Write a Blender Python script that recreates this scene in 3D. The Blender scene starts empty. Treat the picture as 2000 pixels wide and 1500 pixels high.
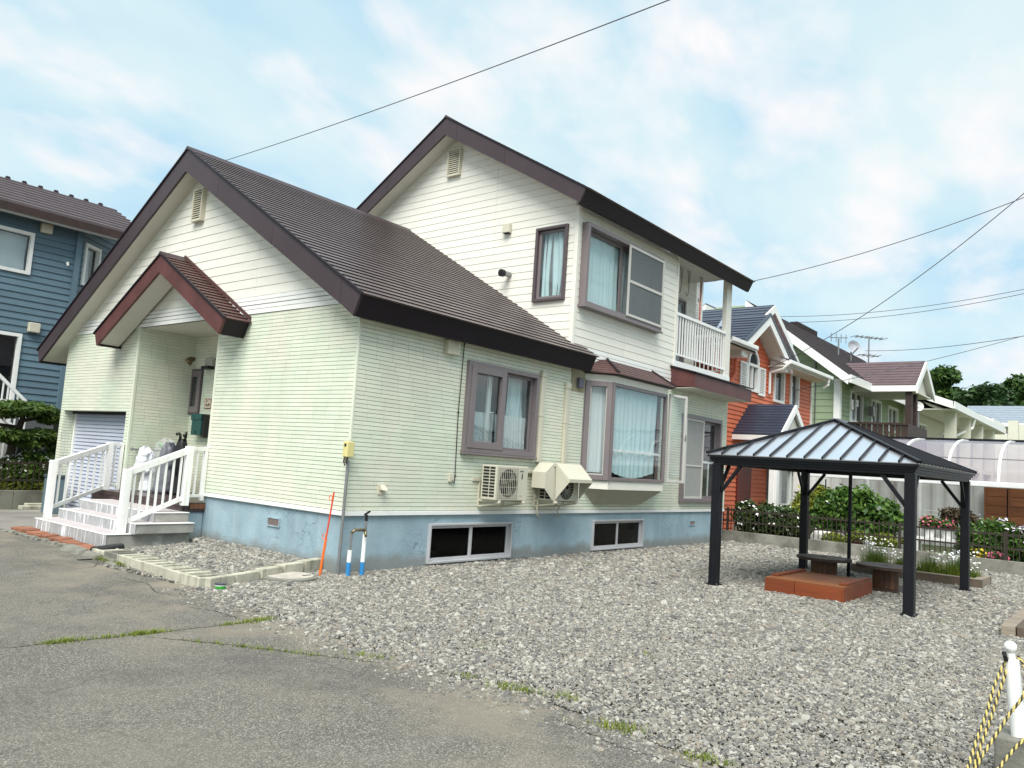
import bpy, bmesh, math, random
import numpy as np
from mathutils import Vector, Matrix

random.seed(7); RNG = np.random.default_rng(11)
SC = bpy.context.scene
COL = SC.collection
R = math.radians

# ------------------------------------------------------------------ camera
CAM = np.array([-6.952, -8.433, 1.6])
def cam_axes(yaw, pitch, roll):
    f = np.array([math.cos(pitch)*math.cos(yaw), math.cos(pitch)*math.sin(yaw), math.sin(pitch)])
    r = np.array([math.sin(yaw), -math.cos(yaw), 0.0]); u = np.cross(r, f)
    return f, math.cos(roll)*r+math.sin(roll)*u, -math.sin(roll)*r+math.cos(roll)*u
FW, RT, UP = cam_axes(R(39.204), R(5.81), R(3.76))
cd = bpy.data.cameras.new('camera'); cam = bpy.data.objects.new('camera', cd); COL.objects.link(cam)
cd.sensor_width = 36.0; cd.lens = 1538.0*36.0/2000.0; cd.clip_start = .1; cd.clip_end = 3000
cam.matrix_world = Matrix(((RT[0], UP[0], -FW[0], CAM[0]), (RT[1], UP[1], -FW[1], CAM[1]), (RT[2], UP[2], -FW[2], CAM[2]), (0, 0, 0, 1)))
SC.camera = cam

# ------------------------------------------------------------------ sky, sun, exposure
SUN_EL, SUN_AZ = 54.0, 208.0       # azimuth measured from +x towards +y, where the sun stands
world = bpy.data.worlds.new('World'); SC.world = world; world.use_nodes = True
nt = world.node_tree; nt.nodes.clear()
def nd(tree, kind, **kw):
    n = tree.nodes.new(kind)
    for k, v in kw.items():
        if k in n.inputs: n.inputs[k].default_value = v
        else: setattr(n, k, v)
    return n
def lk(tree, a, b): tree.links.new(a, b)
out = nd(nt, 'ShaderNodeOutputWorld'); bg = nd(nt, 'ShaderNodeBackground'); bg.inputs['Strength'].default_value = .05
sky = nd(nt, 'ShaderNodeTexSky', sky_type='NISHITA', sun_disc=False)
sky.sun_elevation = R(SUN_EL); sky.sun_rotation = R(90-SUN_AZ)
sky.air_density = 1.0; sky.dust_density = 1.0; sky.ozone_density = 1.5
tc = nd(nt, 'ShaderNodeTexCoord'); sep = nd(nt, 'ShaderNodeSeparateXYZ'); lk(nt, tc.outputs['Generated'], sep.inputs[0])
az = nd(nt, 'ShaderNodeMath', operation='MAXIMUM'); lk(nt, sep.outputs['Z'], az.inputs[0]); az.inputs[1].default_value = 0.0
zz = nd(nt, 'ShaderNodeMath', operation='ADD'); lk(nt, az.outputs[0], zz.inputs[0]); zz.inputs[1].default_value = .32
dx = nd(nt, 'ShaderNodeMath', operation='DIVIDE'); dy = nd(nt, 'ShaderNodeMath', operation='DIVIDE')
lk(nt, sep.outputs['X'], dx.inputs[0]); lk(nt, zz.outputs[0], dx.inputs[1]); lk(nt, sep.outputs['Y'], dy.inputs[0]); lk(nt, zz.outputs[0], dy.inputs[1])
cmb = nd(nt, 'ShaderNodeCombineXYZ'); lk(nt, dx.outputs[0], cmb.inputs[0]); lk(nt, dy.outputs[0], cmb.inputs[1])
mp = nd(nt, 'ShaderNodeMapping'); lk(nt, cmb.outputs[0], mp.inputs['Vector']); mp.inputs['Rotation'].default_value = (0, 0, R(-35)); mp.inputs['Scale'].default_value = (2.0, 2.9, 1); mp.inputs['Location'].default_value = (.9, .35, 0)
n1 = nd(nt, 'ShaderNodeTexNoise', Scale=1.6, Detail=6.0, Roughness=.52, Distortion=.15); lk(nt, mp.outputs[0], n1.inputs['Vector'])
n2 = nd(nt, 'ShaderNodeTexNoise', Scale=.9, Detail=4.0, Roughness=.5, Distortion=.1); lk(nt, mp.outputs[0], n2.inputs['Vector'])
r1 = nd(nt, 'ShaderNodeValToRGB'); r1.color_ramp.elements[0].position = .47; r1.color_ramp.elements[1].position = .68; lk(nt, n1.outputs['Fac'], r1.inputs[0])
r2 = nd(nt, 'ShaderNodeValToRGB'); r2.color_ramp.elements[0].position = .38; r2.color_ramp.elements[1].position = .62; lk(nt, n2.outputs['Fac'], r2.inputs[0])
veil = nd(nt, 'ShaderNodeMix', data_type='RGBA'); lk(nt, r2.outputs[0], veil.inputs['Factor'])
veil.inputs['A'].default_value = (4.9, 7.3, 8.7, 1); veil.inputs['B'].default_value = (7.2, 8.7, 8.9, 1)
mixs = nd(nt, 'ShaderNodeMix', data_type='RGBA'); mixs.inputs['Factor'].default_value = .88
lk(nt, sky.outputs[0], mixs.inputs['A']); lk(nt, veil.outputs['Result'], mixs.inputs['B'])
cl = nd(nt, 'ShaderNodeMix', data_type='RGBA'); lk(nt, r1.outputs[0], cl.inputs['Factor']); lk(nt, mixs.outputs['Result'], cl.inputs['A']); cl.inputs['B'].default_value = (8.9, 8.6, 8.65, 1)
lk(nt, cl.outputs['Result'], bg.inputs['Color']); lk(nt, bg.outputs[0], out.inputs[0])

sd = bpy.data.lights.new('sun', 'SUN'); sun = bpy.data.objects.new('sun', sd); COL.objects.link(sun)
sd.energy = 2.5; sd.angle = R(42); sd.color = (1.0, .97, .92)
sv = Vector((math.cos(R(SUN_EL))*math.cos(R(SUN_AZ)), math.cos(R(SUN_EL))*math.sin(R(SUN_AZ)), math.sin(R(SUN_EL))))
sun.rotation_euler = sv.to_track_quat('Z', 'Y').to_euler(); sun.location = (0, 0, 40)
SC.view_settings.view_transform = 'Standard'; SC.view_settings.look = 'None'; SC.view_settings.gamma = 1.0
SC.view_settings.use_curve_mapping = False; SC.view_settings.exposure = 1.2

# ------------------------------------------------------------------ materials
MAT = {}
def pmat(name, col, rough=.6, var=.12, scale=3.0, bump=.0, bscale=60.0, metal=0.0, spec=.4, island=0.0, objr=0.0, stretch=None, col2=None, mix2=(.45, .6), scale2=1.2, streak=None):
    if name in MAT: return MAT[name]
    m = bpy.data.materials.new(name); m.use_nodes = True; t = m.node_tree; b = t.nodes['Principled BSDF']; MAT[name] = m
    b.inputs['Roughness'].default_value = rough; b.inputs['Metallic'].default_value = metal; b.inputs['Specular IOR Level'].default_value = spec
    tc = nd(t, 'ShaderNodeTexCoord'); vec = tc.outputs['Object']
    if stretch:
        mpn = nd(t, 'ShaderNodeMapping'); mpn.inputs['Scale'].default_value = stretch; lk(t, vec, mpn.inputs['Vector']); vec = mpn.outputs[0]
    nz = nd(t, 'ShaderNodeTexNoise', Scale=scale, Detail=6.0, Roughness=.6); lk(t, vec, nz.inputs['Vector'])
    mr = nd(t, 'ShaderNodeMapRange'); lk(t, nz.outputs['Fac'], mr.inputs[0]); mr.inputs[1].default_value = .3; mr.inputs[2].default_value = .7; mr.inputs[3].default_value = 1-var; mr.inputs[4].default_value = 1+var
    fac = mr.outputs[0]
    def times(a, sock, lo, hi):
        q = nd(t, 'ShaderNodeMapRange'); lk(t, sock, q.inputs[0]); q.inputs[3].default_value = lo; q.inputs[4].default_value = hi
        w = nd(t, 'ShaderNodeMath', operation='MULTIPLY'); lk(t, a, w.inputs[0]); lk(t, q.outputs[0], w.inputs[1]); return w.outputs[0]
    if island:
        g = nd(t, 'ShaderNodeNewGeometry'); fac = times(fac, g.outputs['Random Per Island'], 1-island, 1+island)
    if objr:
        g = nd(t, 'ShaderNodeObjectInfo'); fac = times(fac, g.outputs['Random'], 1-objr, 1+objr)
    c = nd(t, 'ShaderNodeRGB'); c.outputs[0].default_value = (*col, 1); csock = c.outputs[0]
    if col2:
        nz2 = nd(t, 'ShaderNodeTexNoise', Scale=scale2, Detail=5.0, Roughness=.6); lk(t, tc.outputs['Object'], nz2.inputs['Vector'])
        q = nd(t, 'ShaderNodeMapRange'); lk(t, nz2.outputs['Fac'], q.inputs[0]); q.inputs[1].default_value = mix2[0]; q.inputs[2].default_value = mix2[1]
        mx = nd(t, 'ShaderNodeMix', data_type='RGBA'); lk(t, q.outputs[0], mx.inputs['Factor']); lk(t, csock, mx.inputs['A']); mx.inputs['B'].default_value = (*col2, 1); csock = mx.outputs['Result']
    if streak:      # (colour, amount, scale): vertical rain streaks and drips
        mpn = nd(t, 'ShaderNodeMapping'); mpn.inputs['Scale'].default_value = (streak[2], streak[2], streak[2]*.06); lk(t, tc.outputs['Object'], mpn.inputs['Vector'])
        nz3 = nd(t, 'ShaderNodeTexNoise', Scale=1.0, Detail=4.0, Roughness=.6); lk(t, mpn.outputs[0], nz3.inputs['Vector'])
        q = nd(t, 'ShaderNodeMapRange'); lk(t, nz3.outputs['Fac'], q.inputs[0]); q.inputs[1].default_value = .52; q.inputs[2].default_value = .75; q.inputs[4].default_value = streak[1]
        mx = nd(t, 'ShaderNodeMix', data_type='RGBA'); lk(t, q.outputs[0], mx.inputs['Factor']); lk(t, csock, mx.inputs['A']); mx.inputs['B'].default_value = (*streak[0], 1); csock = mx.outputs['Result']
    vm = nd(t, 'ShaderNodeVectorMath', operation='SCALE'); lk(t, csock, vm.inputs[0]); lk(t, fac, vm.inputs['Scale'])
    lk(t, vm.outputs[0], b.inputs['Base Color'])
    if bump:
        nb = nd(t, 'ShaderNodeTexNoise', Scale=bscale, Detail=4.0); lk(t, vec, nb.inputs['Vector'])
        bn = nd(t, 'ShaderNodeBump'); bn.inputs['Strength'].default_value = bump; bn.inputs['Distance'].default_value = .01; lk(t, nb.outputs['Fac'], bn.inputs['Height']); lk(t, bn.outputs[0], b.inputs['Normal'])
    return m

def glass_mat(name, tint=(.96, .98, .98), refl=.055):
    m = bpy.data.materials.new(name); m.use_nodes = True; t = m.node_tree; t.nodes.clear(); MAT[name] = m
    o = nd(t, 'ShaderNodeOutputMaterial'); tr = nd(t, 'ShaderNodeBsdfTransparent'); tr.inputs[0].default_value = (*tint, 1)
    gl = nd(t, 'ShaderNodeBsdfGlossy'); gl.inputs['Roughness'].default_value = .02
    nzt = nd(t, 'ShaderNodeTexNoise', Scale=1.7, Detail=1.0); tcn = nd(t, 'ShaderNodeTexCoord'); lk(t, tcn.outputs['Object'], nzt.inputs['Vector'])
    bp_ = nd(t, 'ShaderNodeBump'); bp_.inputs['Strength'].default_value = .06; bp_.inputs['Distance'].default_value = .05; lk(t, nzt.outputs['Fac'], bp_.inputs['Height']); lk(t, bp_.outputs[0], gl.inputs['Normal'])
    ge = nd(t, 'ShaderNodeNewGeometry'); dt = nd(t, 'ShaderNodeVectorMath', operation='DOT_PRODUCT'); lk(t, ge.outputs['Incoming'], dt.inputs[0]); lk(t, ge.outputs['Normal'], dt.inputs[1])
    ab = nd(t, 'ShaderNodeMath', operation='ABSOLUTE'); lk(t, dt.outputs['Value'], ab.inputs[0]); om = nd(t, 'ShaderNodeMath', operation='SUBTRACT'); om.inputs[0].default_value = 1.0; lk(t, ab.outputs[0], om.inputs[1])
    pw = nd(t, 'ShaderNodeMath', operation='POWER'); lk(t, om.outputs[0], pw.inputs[0]); pw.inputs[1].default_value = 5.0
    ad = nd(t, 'ShaderNodeMath', operation='MULTIPLY_ADD'); lk(t, pw.outputs[0], ad.inputs[0]); ad.inputs[1].default_value = .94; ad.inputs[2].default_value = refl; ad.use_clamp = True
    mx = nd(t, 'ShaderNodeMixShader'); lk(t, ad.outputs[0], mx.inputs[0]); lk(t, tr.outputs[0], mx.inputs[1]); lk(t, gl.outputs[0], mx.inputs[2]); lk(t, mx.outputs[0], o.inputs[0])
    return m

M_glassdk = None
def cloth_mat(name, col, trans=.25, alpha=1.0):
    m = bpy.data.materials.new(name); m.use_nodes = True; t = m.node_tree; t.nodes.clear(); MAT[name] = m
    o = nd(t, 'ShaderNodeOutputMaterial'); d = nd(t, 'ShaderNodeBsdfDiffuse'); d.inputs[0].default_value = (*col, 1)
    tr = nd(t, 'ShaderNodeBsdfTranslucent'); tr.inputs[0].default_value = (*col, 1); mx = nd(t, 'ShaderNodeMixShader'); mx.inputs[0].default_value = trans
    lk(t, d.outputs[0], mx.inputs[1]); lk(t, tr.outputs[0], mx.inputs[2]); res = mx.outputs[0]
    if alpha < 1:
        tp = nd(t, 'ShaderNodeBsdfTransparent'); m2 = nd(t, 'ShaderNodeMixShader'); m2.inputs[0].default_value = alpha
        lk(t, tp.outputs[0], m2.inputs[1]); lk(t, res, m2.inputs[2]); res = m2.outputs[0]
    lk(t, res, o.inputs[0]); return m

def leaf_mat(name, col, var=.35, trans=.3):
    m = bpy.data.materials.new(name); m.use_nodes = True; t = m.node_tree; t.nodes.clear(); MAT[name] = m
    o = nd(t, 'ShaderNodeOutputMaterial'); g = nd(t, 'ShaderNodeNewGeometry')
    q = nd(t, 'ShaderNodeMapRange'); lk(t, g.outputs['Random Per Island'], q.inputs[0]); q.inputs[3].default_value = 1-var; q.inputs[4].default_value = 1+var
    hs = nd(t, 'ShaderNodeHueSaturation'); hs.inputs['Color'].default_value = (*col, 1); lk(t, q.outputs[0], hs.inputs['Value'])
    h2 = nd(t, 'ShaderNodeMapRange'); lk(t, g.outputs['Random Per Island'], h2.inputs[0]); h2.inputs[3].default_value = .53; h2.inputs[4].default_value = .475; lk(t, h2.outputs[0], hs.inputs['Hue'])
    d = nd(t, 'ShaderNodeBsdfPrincipled'); d.inputs['Roughness'].default_value = .5; d.inputs['Specular IOR Level'].default_value = .3; lk(t, hs.outputs[0], d.inputs['Base Color'])
    tr = nd(t, 'ShaderNodeBsdfTranslucent'); lk(t, hs.outputs[0], tr.inputs[0]); mx = nd(t, 'ShaderNodeMixShader'); mx.inputs[0].default_value = trans
    lk(t, d.outputs[0], mx.inputs[1]); lk(t, tr.outputs[0], mx.inputs[2]); lk(t, mx.outputs[0], o.inputs[0]); return m

M_tile = pmat('pale_green_tile', (.635, .690, .555), .55, .05, 1.3, .25, 40, island=.045, col2=(.69, .685, .565), mix2=(.42, .6), scale2=.9, streak=((.47, .49, .37), .16, 3))
M_grout = pmat('tile_joint', (.13, .15, .095), .8, .1)
M_board = pmat('cream_board', (.73, .712, .635), .55, .04, 2, .2, 30, objr=.03, stretch=(1, 1, 6))
M_backing = pmat('wall_backing', (.50, .49, .44), .8, .1)
M_white = pmat('white_trim', (.78, .78, .75), .4, .04, 4)
M_whitepaint = pmat('white_painted_metal', (.84, .84, .82), .35, .03, 6, streak=((.45, .40, .34), .35, 14))
M_roof = pmat('brown_roof_steel', (.125, .098, .096), .34, .14, 3, .1, 120, spec=.5, objr=.10)
M_fascia = pmat('brown_fascia', (.047, .031, .035), .45, .12, 1.3, .05, 30)
M_eavef = pmat('dark_eave_fascia', (.014, .009, .013), .5, .15, 1.3, spec=.25)
M_redf = pmat('reddish_brown_fascia', (.100, .036, .033), .5, .22, 2.2, .05, 30)
M_redroof = pmat('reddish_brown_roof', (.085, .042, .038), .42, .15, 3, .1, 120, objr=.12)
M_soffit = pmat('soffit_board', (.60, .59, .52), .7, .05, 2, .35, 90)
M_frame = pmat('taupe_window_frame', (.185, .155, .158), .4, .05, 3, spec=.5)
M_framedk = pmat('dark_taupe_frame', (.085, .065, .070), .45, .05, 3)
M_alu = pmat('aluminium_frame', (.52, .52, .53), .35, .05, 5, metal=.3)
M_paleframe = pmat('pale_window_frame', (.50, .485, .445), .4, .05, 3)
M_glass = glass_mat('window_glass'); M_glassb = glass_mat('dark_basement_glass', (.55, .58, .6), .012)
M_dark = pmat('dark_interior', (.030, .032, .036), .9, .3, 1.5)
M_room = pmat('room_interior', (.16, .17, .17), .9, .3, 1.5)
M_curtain = cloth_mat('teal_white_curtain', (.72, .90, .91), .3)
M_curtain2 = cloth_mat('white_lace_curtain', (.78, .84, .84), .3)
M_screen = pmat('insect_screen', (.30, .30, .285), .8, .05, 8)
M_shutter = pmat('shutter_slat_metal', (.50, .53, .62), .45, .06, 2, metal=.1, objr=.04)
M_conc = pmat('old_concrete', (.215, .208, .178), .85, .25, 2.5, .6, 45, col2=(.115, .11, .09), mix2=(.45, .7), scale2=2.2)
M_concdk = pmat('dark_weathered_concrete', (.20, .195, .165), .9, .25, 2.0, .7, 35, col2=(.11, .105, .085), mix2=(.45, .7), scale2=1.5)
M_tread = pmat('step_tread', (.46, .42, .42), .8, .1, 6, .4, 70)
M_riser = pmat('worn_white_riser', (.34, .34, .34), .75, .15, 6, .4, 40, streak=((.80, .82, .83), 1.6, 20))
M_stepside = pmat('grey_step_side', (.30, .295, .27), .85, .2, 4, .5, 40, col2=(.56, .57, .56), mix2=(.6, .75), scale2=3)
M_porchtile = pmat('brown_porch_tile', (.060, .040, .038), .3, .15, 5, objr=.25)
M_brick = pmat('red_paving_brick', (.25, .105, .060), .85, .2, 9, .5, 60, objr=.2)
M_black = pmat('black_powder_coat', (.006, .0065, .009), .45, .25, 4, .05, 60, spec=.3)
M_iron = pmat('dark_bronze_fence', (.035, .026, .020), .5, .15, 5)
M_gzroof = pmat('grey_metal_roof_sheet', (.88, .89, .93), .28, .05, 1.5, metal=.92)
M_redwood = pmat('redwood_plank', (.175, .040, .011), .5, .2, 7, .25, 50, objr=.12, stretch=(1, .15, 1))
M_redwood2 = pmat('lighter_cedar_plank', (.18, .065, .022), .5, .2, 7, .25, 50, objr=.15, stretch=(.12, 1, 1))
M_spool = pmat('dark_stained_wood', (.050, .030, .021), .5, .3, 5, .3, 40, objr=.25)
M_stave = pmat('brown_stave', (.115, .050, .022), .55, .3, 5, .3, 40, objr=.3, stretch=(4, 4, .4))
M_timber = pmat('weathered_timber', (.24, .20, .155), .8, .3, 4, .5, 30, stretch=(3, .4, 3))
M_timber2 = pmat('weathered_timber_dark', (.105, .080, .058), .8, .3, 4, .5, 30)
M_soil = pmat('dark_soil', (.035, .028, .02), .95, .3, 20, .8, 60)
M_plastic = pmat('ivory_plastic', (.56, .53, .42), .4, .04, 4)
M_acmetal = pmat('ivory_unit_casing', (.52, .50, .40), .42, .03, 3, spec=.4)
M_acdark = pmat('unit_black_opening', (.015, .015, .015), .8, .1)
M_acfin = pmat('unit_grey_fins', (.12, .12, .10), .6, .2, 30)
M_steel = pmat('galvanised_steel', (.30, .30, .30), .4, .15, 8, metal=.7)
M_orangepl = pmat('orange_pole_paint', (.75, .14, .02), .4, .08, 8)
M_blue = pmat('blue_tape', (.03, .22, .50), .5, .1)
M_brass = pmat('brass_valve', (.22, .17, .10), .35, .3, 20, metal=.8)
M_green = pmat('dark_green_box', (.012, .075, .070), .4, .1, 5)
M_blackpl = pmat('black_plastic', (.012, .012, .013), .5, .2, 6)
M_wire = pmat('black_cable', (.09, .09, .10), .6, .1)
M_orangew = pmat('orange_siding', (.60, .150, .072), .6, .08, 1.5, .1, 30, island=.05)
M_orangebk = pmat('orange_shadow_gap', (.25, .05, .02), .8, .1)
M_greenw = pmat('sage_siding', (.27, .335, .205), .6, .08, 1.5, .1, 30, island=.05)
M_greenbk = pmat('sage_joint', (.12, .16, .09), .8, .1)
M_bluew = pmat('slate_blue_siding', (.105, .170, .212), .55, .10, 1.5, .1, 30, objr=.07)
M_bluebk = pmat('slate_blue_gap', (.02, .045, .06), .8, .1)
M_navyroof = pmat('navy_roof', (.030, .037, .060), .32, .12, 3, objr=.05, spec=.6)
M_greyroof = pmat('plum_brown_roof', (.105, .068, .072), .42, .15, 3)
M_darkroof = pmat('old_dark_roof', (.030, .022, .023), .75, .35, 4, .2, 30, spec=.2)
M_darkwood = pmat('dark_balcony_wood', (.040, .022, .018), .6, .3, 4, .2, 40)
M_brownwood = pmat('brown_shed_board', (.20, .075, .030), .6, .25, 5, .3, 40, objr=.2, stretch=(1, .2, 2))
M_corr = pmat('corrugated_white_steel', (.58, .60, .58), .5, .08, 3)
M_creamw = pmat('cream_house_wall', (.62, .61, .50), .7, .06, 1.5)
M_bark = pmat('bark', (.075, .055, .040), .9, .35, 8, .8, 30)
M_pot = pmat('white_pot', (.72, .72, .70), .5, .1)
M_potr = pmat('brown_pot', (.075, .035, .025), .6, .2)
L_dark = leaf_mat('dark_bush_leaf', (.048, .085, .022))
L_mid = leaf_mat('bush_leaf', (.072, .145, .026), .5)
L_yel = leaf_mat('yellow_green_leaf', (.21, .25, .035))
L_tree = leaf_mat('tree_leaf', (.052, .105, .022), .5)
L_tree2 = leaf_mat('tree_leaf_dark', (.036, .078, .024), .5)
L_pine = leaf_mat('pine_needles', (.080, .135, .026), .5); L_left = leaf_mat('bright_shrub_leaf', (.12, .20, .040), .45)
L_grass = leaf_mat('weed_blade', (.19, .24, .035), .3)
L_bronze = leaf_mat('bronze_leaf', (.080, .060, .035), .4)
M_petal = pmat('white_petal', (.80, .80, .78), .7, .05, island=.06)
M_petalp = pmat('pink_petal', (.60, .13, .22), .7, .1, island=.25)
M_petall = pmat('lilac_petal', (.62, .50, .68), .7, .1, island=.2)
M_petaly = pmat('yellow_petal', (.72, .50, .06), .7, .1, island=.2)

def found_mat():
    m = pmat('blue_painted_foundation', (.29, .395, .445), .7, .11, 2.2, .4, 40, col2=(.235, .325, .375), mix2=(.45, .68), scale2=1.3, streak=((.38, .47, .51), .7, 3))
    t = m.node_tree; b = t.nodes['Principled BSDF']; src = b.inputs['Base Color'].links[0].from_socket
    tc = nd(t, 'ShaderNodeTexCoord')
    wn = nd(t, 'ShaderNodeTexNoise', Scale=2.3, Detail=3.0); lk(t, tc.outputs['Object'], wn.inputs['Vector'])
    ad = nd(t, 'ShaderNodeVectorMath', operation='MULTIPLY_ADD'); lk(t, wn.outputs['Color'], ad.inputs[0]); ad.inputs[1].default_value = (.5, .5, .5); lk(t, tc.outputs['Object'], ad.inputs[2])
    vo = nd(t, 'ShaderNodeTexVoronoi', feature='DISTANCE_TO_EDGE', Scale=2.6); lk(t, ad.outputs[0], vo.inputs['Vector'])
    ck = nd(t, 'ShaderNodeMapRange'); lk(t, vo.outputs['Distance'], ck.inputs[0]); ck.inputs[1].default_value = .003; ck.inputs[2].default_value = .012; ck.inputs[3].default_value = 1; ck.inputs[4].default_value = 0
    mk = nd(t, 'ShaderNodeTexNoise', Scale=.9, Detail=2.0); lk(t, tc.outputs['Object'], mk.inputs['Vector'])
    mm = nd(t, 'ShaderNodeMapRange'); lk(t, mk.outputs['Fac'], mm.inputs[0]); mm.inputs[1].default_value = .46; mm.inputs[2].default_value = .58; mm.inputs[4].default_value = .8
    mu = nd(t, 'ShaderNodeMath', operation='MULTIPLY'); lk(t, ck.outputs[0], mu.inputs[0]); lk(t, mm.outputs[0], mu.inputs[1])
    m1 = nd(t, 'ShaderNodeMix', data_type='RGBA'); lk(t, mu.outputs[0], m1.inputs['Factor']); lk(t, src, m1.inputs['A']); m1.inputs['B'].default_value = (.13, .19, .225, 1)
    # splash-dirt line near the soil
    sp = nd(t, 'ShaderNodeSeparateXYZ'); lk(t, tc.outputs['Object'], sp.inputs[0])
    dn = nd(t, 'ShaderNodeTexNoise', Scale=3.2, Detail=5.0); lk(t, tc.outputs['Object'], dn.inputs['Vector'])
    hh = nd(t, 'ShaderNodeMath', operation='MULTIPLY_ADD'); lk(t, dn.outputs['Fac'], hh.inputs[0]); hh.inputs[1].default_value = -.28; lk(t, sp.outputs['Z'], hh.inputs[2])
    dr = nd(t, 'ShaderNodeMapRange'); lk(t, hh.outputs[0], dr.inputs[0]); dr.inputs[1].default_value = -.04; dr.inputs[2].default_value = .10; dr.inputs[3].default_value = .85; dr.inputs[4].default_value = 0
    m2 = nd(t, 'ShaderNodeMix', data_type='RGBA'); lk(t, dr.outputs[0], m2.inputs['Factor']); lk(t, m1.outputs['Result'], m2.inputs['A']); m2.inputs['B'].default_value = (.21, .22, .205, 1)
    lk(t, m2.outputs['Result'], b.inputs['Base Color']); return m
M_found = found_mat()

def asphalt_mat():
    m = bpy.data.materials.new('asphalt'); m.use_nodes = True; t = m.node_tree; b = t.nodes['Principled BSDF']; b.inputs['Roughness'].default_value = .9; b.inputs['Specular IOR Level'].default_value = .25
    tc = nd(t, 'ShaderNodeTexCoord'); v = tc.outputs['Object']
    sp = nd(t, 'ShaderNodeTexVoronoi', Scale=135.0); lk(t, v, sp.inputs['Vector'])
    rp = nd(t, 'ShaderNodeValToRGB'); lk(t, sp.outputs['Color'], rp.inputs[0]); e = rp.color_ramp.elements
    e[0].position = .15; e[0].color = (.066, .062, .055, 1); e[1].position = .9; e[1].color = (.31, .288, .245, 1)
    k = e.new(.62); k.color = (.142, .133, .115, 1)
    fine = nd(t, 'ShaderNodeTexNoise', Scale=240.0, Detail=2.0); lk(t, v, fine.inputs['Vector'])
    def mix(a, col, fac, mode='MIX'):
        x = nd(t, 'ShaderNodeMix', data_type='RGBA', blend_type=mode); lk(t, fac, x.inputs['Factor']); lk(t, a, x.inputs['A']); x.inputs['B'].default_value = (*col, 1); return x.outputs['Result']
    def band(scale, lo, hi, amt, det=6.0, vec=v):
        n = nd(t, 'ShaderNodeTexNoise', Scale=scale, Detail=det, Roughness=.62); lk(t, vec, n.inputs['Vector'])
        q = nd(t, 'ShaderNodeMapRange'); lk(t, n.outputs['Fac'], q.inputs[0]); q.inputs[1].default_value = lo; q.inputs[2].default_value = hi; q.inputs[4].default_value = amt; return q.outputs[0]
    c = rp.outputs[0]
    c = mix(c, (.180, .166, .138), band(.55, .42, .68, .55)); c = mix(c, (.066, .064, .060), band(.8, .50, .70, .5)); c = mix(c, (.22, .21, .185), band(2.6, .55, .75, .3)); c = mix(c, (.07, .067, .06), band(5.5, .56, .72, .4))
    # sandy silt where stones wash off the gravel: nearer the gravel edge (x about -2.4)
    s = nd(t, 'ShaderNodeSeparateXYZ'); lk(t, v, s.inputs[0])
    g = nd(t, 'ShaderNodeMapRange'); lk(t, s.outputs['X'], g.inputs[0]); g.inputs[1].default_value = -4.2; g.inputs[2].default_value = -2.3
    sb = nd(t, 'ShaderNodeMath', operation='MULTIPLY'); lk(t, g.outputs[0], sb.inputs[0]); lk(t, band(1.1, .46, .62, .75), sb.inputs[1])
    c = mix(c, (.24, .208, .158), sb.outputs[0])
    wn = nd(t, 'ShaderNodeTexNoise', Scale=1.6, Detail=4.0); lk(t, v, wn.inputs['Vector'])
    ad = nd(t, 'ShaderNodeVectorMath', operation='MULTIPLY_ADD'); lk(t, wn.outputs['Color'], ad.inputs[0]); ad.inputs[1].default_value = (.55, .55, 0); lk(t, v, ad.inputs[2])
    vo = nd(t, 'ShaderNodeTexVoronoi', feature='DISTANCE_TO_EDGE', Scale=.75); lk(t, ad.outputs[0], vo.inputs['Vector'])
    ck = nd(t, 'ShaderNodeMapRange'); lk(t, vo.outputs['Distance'], ck.inputs[0]); ck.inputs[1].default_value = .001; ck.inputs[2].default_value = .006; ck.inputs[3].default_value = .35; ck.inputs[4].default_value = 0
    cm = nd(t, 'ShaderNodeMath', operation='MULTIPLY'); lk(t, ck.outputs[0], cm.inputs[0]); lk(t, band(.45, .47, .56, 1.0), cm.inputs[1])
    c = mix(c, (.035, .033, .03), cm.outputs[0])
    lk(t, c, b.inputs['Base Color'])
    bn = nd(t, 'ShaderNodeBump'); bn.inputs['Strength'].default_value = .55; bn.inputs['Distance'].default_value = .004; lk(t, sp.outputs['Distance'], bn.inputs['Height']); lk(t, bn.outputs[0], b.inputs['Normal'])
    return m
M_asph = asphalt_mat()

def stone_mat(name, pal):
    m = bpy.data.materials.new(name); m.use_nodes = True; t = m.node_tree; b = t.nodes['Principled BSDF']; b.inputs['Roughness'].default_value = .8; b.inputs['Specular IOR Level'].default_value = .3
    oi = nd(t, 'ShaderNodeObjectInfo'); rp = nd(t, 'ShaderNodeValToRGB'); rp.color_ramp.interpolation = 'CONSTANT'; lk(t, oi.outputs['Random'], rp.inputs[0])
    e = rp.color_ramp.elements; e[0].position = 0; e[0].color = (*pal[0], 1); e[1].position = 1/len(pal); e[1].color = (*pal[1], 1)
    for i in range(2, len(pal)): k = e.new(i/len(pal)); k.color = (*pal[i], 1)
    nz = nd(t, 'ShaderNodeTexNoise', Scale=45.0, Detail=3.0); tc = nd(t, 'ShaderNodeTexCoord'); lk(t, tc.outputs['Object'], nz.inputs['Vector'])
    q = nd(t, 'ShaderNodeMapRange'); lk(t, nz.outputs['Fac'], q.inputs[0]); q.inputs[3].default_value = .7; q.inputs[4].default_value = 1.3
    vm = nd(t, 'ShaderNodeVectorMath', operation='SCALE'); lk(t, rp.outputs[0], vm.inputs[0]); lk(t, q.outputs[0], vm.inputs['Scale']); lk(t, vm.outputs[0], b.inputs['Base Color']); return m
M_stone = stone_mat('crushed_stone', [(.222, .214, .184), (.152, .148, .136), (.315, .303, .262), (.105, .102, .096), (.205, .187, .155), (.250, .243, .217), (.355, .343, .300), (.125, .122, .115), (.18, .168, .146), (.235, .208, .168)])
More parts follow.
